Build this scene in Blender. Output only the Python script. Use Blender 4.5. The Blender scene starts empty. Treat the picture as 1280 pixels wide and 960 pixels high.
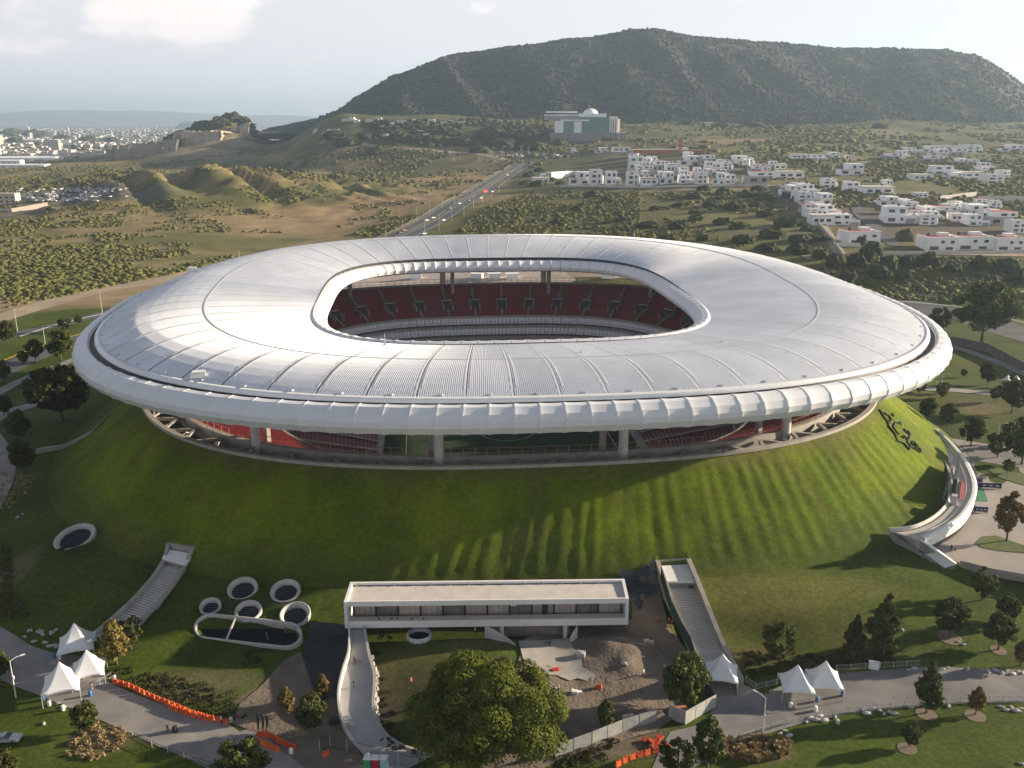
import bpy, math, random
import numpy as np
from mathutils import Vector, Matrix, noise
from mathutils.geometry import delaunay_2d_cdt
R = random.Random(7)
rad = math.radians
S = bpy.context.scene
COL = S.collection
# ------------------------------------------------------------------ camera, sky, sun, exposure
CAMZ, F, PITCH = 98.0, 1150.0, 16.0
cam = bpy.data.cameras.new('camera'); camo = bpy.data.objects.new('camera', cam); COL.objects.link(camo)
camo.location = (0, 0, CAMZ); camo.rotation_euler = (rad(90 - PITCH), 0, 0)
cam.sensor_width = 36; cam.lens = 36 * F / 1280; cam.clip_start = 1; cam.clip_end = 80000
S.camera = camo
SUN_EL, SUN_AZ = 13.5, 15.0          # azimuth measured from +X towards +Y
w = bpy.data.worlds.new('World'); S.world = w; w.use_nodes = True
nt = w.node_tree; nt.nodes.clear()
def N(t, ty, **k):
    n = t.nodes.new(ty)
    for a, b in k.items(): setattr(n, a, b)
    return n
out = N(nt, 'ShaderNodeOutputWorld'); bg = N(nt, 'ShaderNodeBackground')
sky = N(nt, 'ShaderNodeTexSky', sky_type='NISHITA', sun_disc=False, sun_elevation=rad(SUN_EL), sun_rotation=rad(90 - SUN_AZ), air_density=1.0, dust_density=2.2, ozone_density=1.5, altitude=1500)
bg.inputs[1].default_value = 0.034
# clouds: soft cumulus banks low over the plain, everywhere round the horizon
tc = N(nt, 'ShaderNodeTexCoord')
mp = N(nt, 'ShaderNodeMapping'); mp.inputs['Location'].default_value = (0.35, 0.0, 0.1); mp.inputs['Scale'].default_value = (1.0, 1.0, 2.6)
cn = N(nt, 'ShaderNodeTexNoise'); cn.inputs['Scale'].default_value = 5.5; cn.inputs['Detail'].default_value = 9; cn.inputs['Roughness'].default_value = 0.55
cr = N(nt, 'ShaderNodeMapRange', interpolation_type='SMOOTHSTEP'); cr.inputs[1].default_value = 0.50; cr.inputs[2].default_value = 0.60
sep = N(nt, 'ShaderNodeSeparateXYZ')
L_ = nt.links.new
# veil: the whole sky is milky; cloud masses stand left of the hill
vd = N(nt, 'ShaderNodeVectorMath', operation='DISTANCE'); vd.inputs[1].default_value = (-0.37, 0.91, 0.125)
vs = N(nt, 'ShaderNodeVectorMath', operation='MULTIPLY'); vs.inputs[1].default_value = (1, 1, 3.0)
vs2 = N(nt, 'ShaderNodeVectorMath', operation='MULTIPLY'); vs2.inputs[0].default_value = (-0.31, 0.93, 0.088); vs2.inputs[1].default_value = (1, 1, 3.0)
vd2 = N(nt, 'ShaderNodeVectorMath', operation='DISTANCE')
mr = N(nt, 'ShaderNodeMapRange', interpolation_type='SMOOTHSTEP'); mr.inputs[1].default_value = 0.26; mr.inputs[2].default_value = 0.04
L_ = nt.links.new
L_(tc.outputs['Generated'], vs.inputs[0]); L_(vs.outputs[0], vd2.inputs[0]); L_(vs2.outputs[0], vd2.inputs[1]); L_(vd2.outputs['Value'], mr.inputs[0])
L_(tc.outputs['Generated'], mp.inputs[0]); L_(mp.outputs[0], cn.inputs[0])
ad = N(nt, 'ShaderNodeMath', operation='MULTIPLY_ADD'); ad.inputs[1].default_value = 0.19; L_(mr.outputs[0], ad.inputs[0])
sb = N(nt, 'ShaderNodeMath', operation='SUBTRACT'); sb.inputs[1].default_value = 0.09; L_(cn.outputs[0], sb.inputs[0]); L_(sb.outputs[0], ad.inputs[2])
L_(ad.outputs[0], cr.inputs[0])
mx = N(nt, 'ShaderNodeMix', data_type='RGBA'); mx.inputs['B'].default_value = (16.5, 14.4, 13.2, 1)
cm = N(nt, 'ShaderNodeMath', operation='MULTIPLY'); cm.inputs[1].default_value = 0.55; L_(cr.outputs[0], cm.inputs[0])
veil = N(nt, 'ShaderNodeMix', data_type='RGBA'); L_(tc.outputs['Generated'], sep.inputs[0]); vf = N(nt, 'ShaderNodeMapRange', interpolation_type='SMOOTHSTEP'); vf.inputs[1].default_value = 0.16; vf.inputs[2].default_value = 0.55; vf.inputs[3].default_value = 0.93; vf.inputs[4].default_value = 0.10; L_(sep.outputs['Z'], vf.inputs[0]); L_(vf.outputs[0], veil.inputs['Factor']); veil.inputs['B'].default_value = (10.6, 10.5, 10.9, 1)
L_(sky.outputs[0], veil.inputs['A']); L_(veil.outputs['Result'], mx.inputs['A']); L_(cm.outputs[0], mx.inputs['Factor'])
L_(mx.outputs['Result'], bg.inputs[0]); L_(bg.outputs[0], out.inputs[0])
sl = bpy.data.lights.new('sun', 'SUN'); sl.energy = 5.0; sl.angle = rad(0.8); sl.color = (1.0, 0.83, 0.62)
so = bpy.data.objects.new('sun', sl); COL.objects.link(so)
sd = Vector((math.cos(rad(SUN_EL)) * math.cos(rad(SUN_AZ)), math.cos(rad(SUN_EL)) * math.sin(rad(SUN_AZ)), math.sin(rad(SUN_EL))))
so.rotation_euler = sd.to_track_quat('Z', 'Y').to_euler(); so.location = sd * 500
S.view_settings.view_transform = 'Standard'; S.view_settings.look = 'None'; S.view_settings.exposure = 1.4; S.view_settings.gamma = 1
S.cycles.volume_bounces = 0; S.cycles.max_bounces = 5; S.cycles.transparent_max_bounces = 8
# ------------------------------------------------------------------ helpers
cp, sp = math.cos(rad(PITCH)), math.sin(rad(PITCH))
def ray(px, py):
    u, v = (px - 640) / F, (480 - py) / F
    return (u, cp + v * sp, -sp + v * cp)
def P(px, py, z=0.0):
    d = ray(px, py); k = (z - CAMZ) / d[2]
    return Vector((d[0] * k, d[1] * k, z))
def PD(px, py, y):
    d = ray(px, py); k = y / d[1]
    return Vector((d[0] * k, y, CAMZ + d[2] * k))
def ss(a, b, x):
    t = (x - a) / (b - a); t = 0 if t < 0 else 1 if t > 1 else t
    return t * t * (3 - 2 * t)
def lerp(a, b, t): return a + (b - a) * t
CY = 297.0
ROT = 0.10          # the whole stadium stands turned by this much
CR, SR = math.cos(ROT), math.sin(ROT)
BCX, BCY, BN = -1.7, 297.6, 2.57
BA, BB, BZ = 110.4, 103.0, 22.6       # crest of the grass berm
def run_(c, s): return 20 + 7 * abs(c)
def ringp(t, k=1.0):
    c, s = math.cos(t), math.sin(t); q = k * (abs(c / BA) ** BN + abs(s / BB) ** BN) ** (-1 / BN); return (BCX + q * (c * CR - s * SR), BCY + q * (c * SR + s * CR))
def ring_d(x, y):
    dx, dy = x - BCX, y - BCY; r = math.hypot(dx, dy) or 1
    rho = (abs((dx * CR + dy * SR) / BA) ** BN + abs((dy * CR - dx * SR) / BB) ** BN) ** (1 / BN)
    return r - r / rho if rho > 1e-6 else -100, dx / r, dy / r
def apron(d, c, s, x, y):
    ru = run_(c, s)
    Lw = 13 + 34 * ss(30, 85, abs(x))
    z = 4 * (1 - ss(0, Lw, d - ru))
    return z
PROF = [(0, 0), (450, 1), (560, 18), (900, 38), (1300, 55), (2000, 90), (2600, 104), (4000, 60), (9000, 0)]
def prof(y):
    for (a, b), (c, d) in zip(PROF, PROF[1:]):
        if y < c:
            return lerp(b, d, (y - a) / (c - a))
    return 0
NZ = noise.noise
def fbm(x, y, s, o=3, seed=0.0):
    v = 0; a = 1; f = 1 / s
    for i in range(o):
        v += a * NZ(Vector((x * f + seed, y * f - seed, seed * 1.7))); a *= .5; f *= 2.1
    return v
CUTS = []      # (polygon in x,y , depth) carved out of the ground for stairs and pits
def inpoly(x, y, poly):
    c = False; j = len(poly) - 1
    for i in range(len(poly)):
        xi, yi = poly[i]; xj, yj = poly[j]
        if (yi > y) != (yj > y) and x < (xj - xi) * (y - yi) / (yj - yi) + xi: c = not c
        j = i
    return c
def far_T(x, y):
    t = x / max(y, 200)
    r = ss(-.30, .36, t) * (1 - ss(1400, 2000, y)) + ss(-.27, -.17, t) * ss(1400, 2000, y)
    z = prof(y) * r
    k = ss(420, 900, y)
    z += k * (3.0 + 6 * ss(900, 2000, y)) * fbm(x, y, 260, 3, 3.1) * (1 - .8 * ss(2600, 5000, y))
    # green ravined ridge left of the highway
    g = math.exp(-((x + 390) / 175) ** 2 - ((y - 1200) / 190) ** 2) * 44 + math.exp(-((x + 560) / 200) ** 2 - ((y - 1500) / 200) ** 2) * 20
    if g > .5:
        rv = 1 - abs(NZ(Vector(((x + .55 * y) / 36, (y - .2 * x) / 260, 2.2)))) * 1.7
        g *= (.60 + .44 * rv); g += min(1, g / 8) * 4.0 * fbm(x, y * .8, 22, 3, 17)
    z += g
    # knoll above the quarry
    z += math.exp(-((x + 690) / 260) ** 2 - ((y - 2170) / 230) ** 2) * 40
    z += math.exp(-((x + 668) / 58) ** 2 - ((y - 2330) / 110) ** 2) * 50 + math.exp(-((x + 765) / 120) ** 2 - ((y - 2360) / 120) ** 2) * 58 + math.exp(-((x + 625) / 110) ** 2 - ((y - 2180) / 110) ** 2) * 26
    z += math.exp(-((x + 330) / 260) ** 2 - ((y - 1950) / 170) ** 2) * 26
    return z
def base_T(x, y):
    if y > 560 or abs(x) > 420: 
        z = far_T(x, y)
        if y < 700: z *= ss(430, 560, max(y, abs(x) + 100))
        return z + .4 * fbm(x, y, 30, 2, 1)
    d, c, s = ring_d(x, y)
    z = apron(max(d, 0), c, s, x, y)
    pl = 4 * ss(108, 120, x) * ss(206, 222, y) * (1 - ss(300, 360, y))
    z = max(z, pl)
    # mound beside the curved ramp, under the great tree
    z += 2.6 * math.exp(-((x + 8) / 15) ** 2 - ((y - 146) / 12) ** 2)
    # heap of earth on the building site
    hx, hy = HEAP
    z += 2.6 * math.exp(-((x - hx) / 7.0) ** 2 - ((y - hy) / 6.5) ** 2) * (1 + .25 * fbm(x, y, 3, 2, 5))
    if d > 0: z += .25 * fbm(x, y, 22, 3, 2) * ss(20, 45, d)
    if y > 430: z = lerp(z, far_T(x, y), ss(430, 560, y))
    return z
HEAP = tuple(P(772, 818, 1)[:2])
def T(x, y):
    z = base_T(x, y)
    return z
def berm_z(x, y):
    d, c, s = ring_d(x, y)
    if d < 0 or d > run_(c, s): return None
    q = d / run_(c, s)
    return 4 + (BZ - 4) * (1 - q) ** (1.04 + .26 * ss(.1, .8, -c))
def TB(x, y):
    b = berm_z(x, y)
    return b if b is not None else T(x, y)
def G(px, py, dz=0.0):
    """the place on the ground seen at that pixel of the photograph"""
    d = ray(px, py); k = 90.0; pk = k
    while k < 30000:
        x, y, z = d[0] * k, d[1] * k, CAMZ + d[2] * k
        if z <= TB(x, y):
            a, b = pk, k
            for _ in range(18):
                m = (a + b) / 2
                if CAMZ + d[2] * m <= TB(d[0] * m, d[1] * m): b = m
                else: a = m
            x, y = d[0] * b, d[1] * b
            return Vector((x, y, TB(x, y) + dz))
        pk = k; k += max(1.2, k * .008)
    return P(px, min(py, 30000), 0) if d[2] < -.005 else Vector((d[0] * 9000, d[1] * 9000, 0))
def pxm(v):          # pixels of the 1280-wide photograph per metre at a place
    return F / (v[1] * cp + (CAMZ - v[2]) * sp)
# ---- mesh building
class MB:
    def __init__(s): s.v = []; s.f = []; s.m = []
    def add(s, vs, fs, m=0):
        o = len(s.v); s.v += [tuple(v) for v in vs]; s.f += [tuple(i + o for i in f) for f in fs]; s.m += [m] * len(fs)
    def box(s, c, d, rz=0, m=0, taper=1.0):
        x, y, z = d[0] / 2, d[1] / 2, d[2] / 2; vs = []
        for sz in (-1, 1):
            k = taper if sz > 0 else 1
            for sx, sy in ((-1, -1), (1, -1), (1, 1), (-1, 1)):
                a, b = sx * x * k, sy * y * k
                vs.append((c[0] + a * math.cos(rz) - b * math.sin(rz), c[1] + a * math.sin(rz) + b * math.cos(rz), c[2] + sz * z))
        s.add(vs, [(3, 2, 1, 0), (4, 5, 6, 7), (0, 1, 5, 4), (1, 2, 6, 5), (2, 3, 7, 6), (3, 0, 4, 7)], m)
    def beam(s, a, b, w_, h_=None, m=0):
        a, b = Vector(a), Vector(b); h_ = h_ or w_; d = (b - a).normalized()
        up = Vector((0, 0, 1)) if abs(d.z) < .95 else Vector((1, 0, 0))
        r = d.cross(up).normalized(); u = r.cross(d)
        vs = [p + r * (sx * w_ / 2) + u * (sy * h_ / 2) for p in (a, b) for sx, sy in ((-1, -1), (1, -1), (1, 1), (-1, 1))]
        s.add(vs, [(0, 1, 2, 3), (7, 6, 5, 4), (0, 4, 5, 1), (1, 5, 6, 2), (2, 6, 7, 3), (3, 7, 4, 0)], m)
    def tube(s, pts, rs, n=8, m=0, caps=True):
        pts = [Vector(p) for p in pts]; vs = []
        for i, p in enumerate(pts):
            d = (pts[min(i + 1, len(pts) - 1)] - pts[max(i - 1, 0)]).normalized()
            up = Vector((0, 0, 1)) if abs(d.z) < .9 else Vector((1, 0, 0))
            r = d.cross(up).normalized(); u = r.cross(d); q = rs[i] if isinstance(rs, (list, tuple)) else rs
            vs += [p + r * (q * math.cos(2 * math.pi * k / n)) + u * (q * math.sin(2 * math.pi * k / n)) for k in range(n)]
        fs = [(i * n + k, i * n + (k + 1) % n, (i + 1) * n + (k + 1) % n, (i + 1) * n + k) for i in range(len(pts) - 1) for k in range(n)]
        if caps: fs += [tuple(range(n - 1, -1, -1)), tuple((len(pts) - 1) * n + k for k in range(n))]
        s.add(vs, fs, m)
    def prism(s, poly, z0, z1, m=0):
        n = len(poly); vs = [(p[0], p[1], z0) for p in poly] + [(p[0], p[1], z1) for p in poly]
        s.add(vs, [tuple(range(n - 1, -1, -1)), tuple(range(n, 2 * n))] + [(i, (i + 1) % n, n + (i + 1) % n, n + i) for i in range(n)], m)
    def grid(s, rows, m=0, closed=False):
        nr, nc = len(rows), len(rows[0]); vs = [p for r in rows for p in r]
        s.add(vs, [(i * nc + j, i * nc + (j + 1) % nc, (i + 1) * nc + (j + 1) % nc, (i + 1) * nc + j) for i in range(nr - 1) for j in range(nc if closed else nc - 1)], m)
    def mesh(s, name, mats, smooth=False):
        me = bpy.data.meshes.new(name); me.from_pydata(s.v, [], s.f)
        for k in (mats if isinstance(mats, (list, tuple)) else [mats]): me.materials.append(k)
        if any(s.m): me.polygons.foreach_set('material_index', s.m)
        if smooth: me.polygons.foreach_set('use_smooth', [True] * len(s.f))
        me.update(); return me
    def obj(s, name, mats, parent=None, smooth=False): return link(name, s.mesh(name, mats, smooth), parent)
def link(name, data, parent=None, loc=None):
    o = bpy.data.objects.new(name, data); COL.objects.link(o)
    if parent: o.parent = parent
    if loc is not None: o.location = loc
    return o
def tag(o, label=None, cat=None, group=None, kind=None):
    if label: o['label'] = label
    if cat: o['category'] = cat
    if group: o['group'] = group
    if kind: o['kind'] = kind
    return o
def thing(name, label, cat, loc=(0, 0, 0), rz=0, group=None):
    o = link(name, None, None, loc); o.rotation_euler = (0, 0, rz); o.empty_display_size = .5
    return tag(o, label, cat, group)
def copy_tree(o, parent=None):
    c = o.copy(); COL.objects.link(c); c.parent = parent
    for ch in list(KIDS(o)): copy_tree(ch, c)
    return c
_k = {}
def KIDS(o): return [c for c in o.children]
def icos(sub):
    import bmesh
    b = bmesh.new(); bmesh.ops.create_icosphere(b, subdivisions=sub, radius=1)
    v = np.array([q.co[:] for q in b.verts]); f = np.array([[q.index for q in p.verts] for p in b.faces]); b.free(); return v, f
def np_mesh(name, v, f, mats, smooth=False, matidx=None):
    me = bpy.data.meshes.new(name); n = f.shape[1]
    me.vertices.add(len(v)); me.vertices.foreach_set('co', v.astype(np.float32).ravel())
    me.loops.add(f.size); me.loops.foreach_set('vertex_index', f.astype(np.int32).ravel())
    me.polygons.add(len(f)); me.polygons.foreach_set('loop_start', np.arange(0, f.size, n, dtype=np.int32))
    for k in (mats if isinstance(mats, (list, tuple)) else [mats]): me.materials.append(k)
    if matidx is not None: me.polygons.foreach_set('material_index', matidx.astype(np.int32))
    me.polygons.foreach_set('use_smooth', np.full(len(f), smooth)); me.update(calc_edges=True); me.validate(); return me
# ---- materials
MC = {}
def mat(name, col, rough=.7, var=.25, scale=1.0, bump=0, bscale=None, metal=0, coord='pos', col2=None, spec=.5, emit=None, trans=0, rnd=0, detail=5):
    if name in MC: return MC[name]
    m = bpy.data.materials.new(name); m.use_nodes = True; t = m.node_tree; b = t.nodes['Principled BSDF']; MC[name] = m
    b.inputs['Roughness'].default_value = rough; b.inputs['Metallic'].default_value = metal; b.inputs['Specular IOR Level'].default_value = .12 if trans > .04 and 'tent' not in name else spec
    geo = N(t, 'ShaderNodeNewGeometry') if coord == 'pos' else N(t, 'ShaderNodeTexCoord')
    co = geo.outputs['Position'] if coord == 'pos' else geo.outputs['Object']
    nz = N(t, 'ShaderNodeTexNoise'); nz.inputs['Scale'].default_value = scale; nz.inputs['Detail'].default_value = detail; nz.inputs['Roughness'].default_value = .6
    t.links.new(co, nz.inputs['Vector'])
    mr = N(t, 'ShaderNodeMapRange'); mr.inputs[1].default_value = .3; mr.inputs[2].default_value = .7
    t.links.new(nz.outputs[0], mr.inputs[0])
    mx = N(t, 'ShaderNodeMix', data_type='RGBA')
    c2 = col2 or tuple(c * (1 - var) for c in col)
    c1 = col if col2 else tuple(min(1, c * (1 + var * .6)) for c in col)
    mx.inputs['A'].default_value = (*c2, 1); mx.inputs['B'].default_value = (*c1, 1)
    t.links.new(mr.outputs[0], mx.inputs['Factor']); last = mx.outputs['Result']
    if rnd:
        oi = N(t, 'ShaderNodeObjectInfo'); hs = N(t, 'ShaderNodeHueSaturation')
        r1 = N(t, 'ShaderNodeMapRange'); r1.inputs[3].default_value = 1 - rnd; r1.inputs[4].default_value = 1 + rnd
        t.links.new(oi.outputs['Random'], r1.inputs[0]); t.links.new(r1.outputs[0], hs.inputs['Value'])
        r2 = N(t, 'ShaderNodeMapRange'); r2.inputs[3].default_value = .5 - rnd * .06; r2.inputs[4].default_value = .5 + rnd * .05
        t.links.new(oi.outputs['Random'], r2.inputs[0]); t.links.new(r2.outputs[0], hs.inputs['Hue'])
        t.links.new(last, hs.inputs['Color']); last = hs.outputs[0]
    t.links.new(last, b.inputs['Base Color'])
    if bump:
        bn = N(t, 'ShaderNodeTexNoise'); bn.inputs['Scale'].default_value = bscale or scale * 3; bn.inputs['Detail'].default_value = 6
        t.links.new(co, bn.inputs['Vector']); bp = N(t, 'ShaderNodeBump'); bp.inputs['Strength'].default_value = min(1, bump); bp.inputs['Distance'].default_value = max(.05, bump * .3)
        t.links.new(bn.outputs[0], bp.inputs['Height']); t.links.new(bp.outputs[0], b.inputs['Normal'])
    if trans:
        tr = N(t, 'ShaderNodeBsdfTranslucent'); t.links.new(last, tr.inputs[0]); ms = N(t, 'ShaderNodeMixShader'); ms.inputs[0].default_value = trans
        t.links.new(b.outputs[0], ms.inputs[1]); t.links.new(tr.outputs[0], ms.inputs[2]); t.links.new(ms.outputs[0], t.nodes['Material Output'].inputs[0])
    return m
M_ROOF = mat('roof_membrane', (.72, .745, .80), .62, .10, .09, spec=.3, rnd=.035)
M_TUBE = mat('white_cladding', (.74, .75, .78), .5, .06, .25, spec=.5, rnd=.02)
M_SEAM = mat('seam_metal', (.78, .79, .80), .35, .05, .5)
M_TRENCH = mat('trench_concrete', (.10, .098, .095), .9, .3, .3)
M_DARK = mat('dark_steel', (.03, .032, .036), .6, .3, 1)
M_CONC = mat('concrete', (.34, .315, .285), .85, .22, .35, bump=.2, bscale=4)
M_CONCD = mat('grey_concrete', (.25, .24, .235), .85, .3, .3, bump=.2, bscale=4)
M_WHITE = mat('white_paint', (.80, .79, .77), .6, .08, .4)
M_WCONC = mat('pale_concrete', (.60, .56, .52), .75, .14, .35, bump=.1, bscale=5)
M_GLASS = mat('dark_glass', (.035, .045, .05), .12, .2, 1, spec=.8)
M_RED = mat('red_seat', (.20, .012, .018), .6, .25, .8)
M_GRAYSEAT = mat('grey_seat', (.74, .75, .77), .5, .12, 2)
M_TARP = mat('black_tarp', (.035, .038, .045), .45, .4, .6, bump=.5, bscale=1.5)
M_DIRT = mat('building_site_earth', (.23, .18, .135), .95, .4, .16, bump=.8, bscale=1.6, col2=(.10, .08, .065))
M_PAVE = mat('paving', (.30, .275, .25), .85, .3, .16, bump=.1, bscale=5, col2=(.17, .165, .165))
M_ROAD = mat('asphalt', (.085, .085, .09), .85, .35, .12, bump=.1)
M_YEL = mat('yellow_paint', (.65, .45, .05), .7, .2, 1)
M_ORANGE = mat('orange_plastic', (.72, .13, .04), .5, .2, .8, rnd=.12)
M_TENT = mat('tent_fabric', (.82, .83, .85), .55, .05, .8, trans=.12)
M_STEEL = mat('galvanised_steel', (.55, .56, .57), .45, .15, 3, metal=.4)
M_TRUNK = mat('bark', (.13, .10, .075), .9, .35, 3, bump=.4)
M_LEAF = mat('dark_foliage', (.085, .100, .026), .8, .5, 1.2, coord='obj', trans=.18, rnd=.22)
M_LEAFY = mat('yellow_foliage', (.20, .15, .05), .65, .45, 1.2, coord='obj', trans=.2, rnd=.15)
M_LEAFB = mat('bright_foliage', (.095, .118, .014), .8, .6, .4, coord='obj', trans=.15)
M_SCRUB = mat('scrub_foliage', (.150, .140, .045), .85, .6, .035, coord='pos', trans=.05, col2=(.080, .088, .026))
M_SCRUBD = mat('dark_scrub_foliage', (.055, .062, .026), .9, .5, .05, coord='pos', trans=.05)
M_TUFT = mat('dry_tuft', (.36, .27, .14), .9, .3, 2, trans=.15, rnd=.2)
M_ROCK = mat('pale_stone', (.42, .41, .39), .85, .2, 2, bump=.3, rnd=.1)
M_BLUE = mat('blue_plastic', (.05, .16, .36), .5, .2, 2)
M_NAVY = mat('navy_banner', (.02, .025, .10), .6, .1, 2)
M_GREENNET = mat('green_netting', (.012, .04, .038), .8, .4, 1.2, bump=.3)
M_FENCEG = mat('grey_hoarding', (.34, .35, .33), .8, .2, .8)
M_BRICKRED = mat('terracotta', (.45, .14, .07), .85, .25, .3)
M_CREAM = mat('cream_render', (.55, .47, .38), .8, .12, .2)
M_HWHITE = mat('white_render', (.86, .86, .87), .7, .07, .15, rnd=.04)
M_HGREY = mat('grey_render', (.40, .39, .38), .8, .15, .2)
M_GREENGLASS = mat('green_glass', (.07, .19, .17), .18, .2, .05, spec=.7)
M_REDROOF = mat('red_roof_tile', (.40, .10, .09), .85, .25, .3)
M_CAR = mat('car_paint', (.55, .56, .58), .3, .05, 1, rnd=.75)
M_REDCAR = mat('red_paint', (.6, .05, .03), .35, .05, 1)
M_TYRE = mat('tyre_rubber', (.02, .02, .02), .8, .1, 3)
M_PINK = mat('faded_rust', (.42, .20, .13), .8, .3, 1)
# ground sheet: colour attribute times noise
def ground_mat(name, use_attr=True, base=(.1, .14, .02), dark=.55, bump=.6):
    m = bpy.data.materials.new(name); m.use_nodes = True; t = m.node_tree; b = t.nodes['Principled BSDF']; b.inputs['Roughness'].default_value = .95; b.inputs['Specular IOR Level'].default_value = .15
    g = N(t, 'ShaderNodeNewGeometry'); l = t.links.new
    def nz(s, d=6, r=.6, st=None):
        n = N(t, 'ShaderNodeTexNoise'); n.inputs['Scale'].default_value = s; n.inputs['Detail'].default_value = d; n.inputs['Roughness'].default_value = r
        l(g.outputs['Position'], n.inputs['Vector']); return n.outputs[0]
    def mrng(o, a, b_, c, d):
        n = N(t, 'ShaderNodeMapRange'); n.inputs[1].default_value = a; n.inputs[2].default_value = b_; n.inputs[3].default_value = c; n.inputs[4].default_value = d; l(o, n.inputs[0]); return n.outputs[0]
    f1 = mrng(nz(.9, 8, .7), .3, .7, dark, 1.35); f2 = mrng(nz(.06), .3, .7, .75, 1.25)
    mm = N(t, 'ShaderNodeMath', operation='MULTIPLY'); l(f1, mm.inputs[0]); l(f2, mm.inputs[1])
    vm = N(t, 'ShaderNodeVectorMath', operation='SCALE'); l(mm.outputs[0], vm.inputs['Scale'])
    if use_attr:
        a = N(t, 'ShaderNodeAttribute', attribute_name='Col'); l(a.outputs['Color'], vm.inputs[0])
    else:
        mx = N(t, 'ShaderNodeMix', data_type='RGBA'); mx.inputs['A'].default_value = (*base, 1); mx.inputs['B'].default_value = (base[0] * 1.5, base[1] * 1.05, base[2] * 1.3, 1)
        l(mrng(nz(.035, 5), .4, .65, 0, 1), mx.inputs['Factor']); l(mx.outputs['Result'], vm.inputs[0])
    l(vm.outputs[0], b.inputs['Base Color'])
    bp = N(t, 'ShaderNodeBump'); bp.inputs['Strength'].default_value = bump; bp.inputs['Distance'].default_value = .25; l(nz(1.6, 8, .75), bp.inputs['Height']); l(bp.outputs[0], b.inputs['Normal'])
    return m
M_GROUND = ground_mat('ground_cover')
M_BERM = ground_mat('berm_grass', True, dark=.7, bump=.5)
# ------------------------------------------------------------------ ground sheet
def poly_px(pts): return [tuple(G(*p)[:2]) for p in pts]
def axis(segs):
    r = [segs[0][0]]
    for a, b, st in segs:
        n = max(1, int(round((b - a) / st))); r += [a + (b - a) * i / n for i in range(1, n + 1)]
    return r
def geo(a, b, st0, k):
    r = []; x = a; s_ = st0
    while x < b: s_ *= k; x += s_; r.append(x)
    return r
xs = axis([(0, 125, 1.25), (125, 200, 3), (200, 1750, 12)]); xs = xs + geo(1750, 26000, 20, 1.35)
xs = [-a for a in reversed(xs[1:])] + xs
ys = [-2500, -1200, -500, -200, -50, 40, 90] + axis([(105, 215, 1.25), (215, 460, 3.5), (460, 2700, 9)]) + geo(2700, 27000, 14, 1.18)
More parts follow.
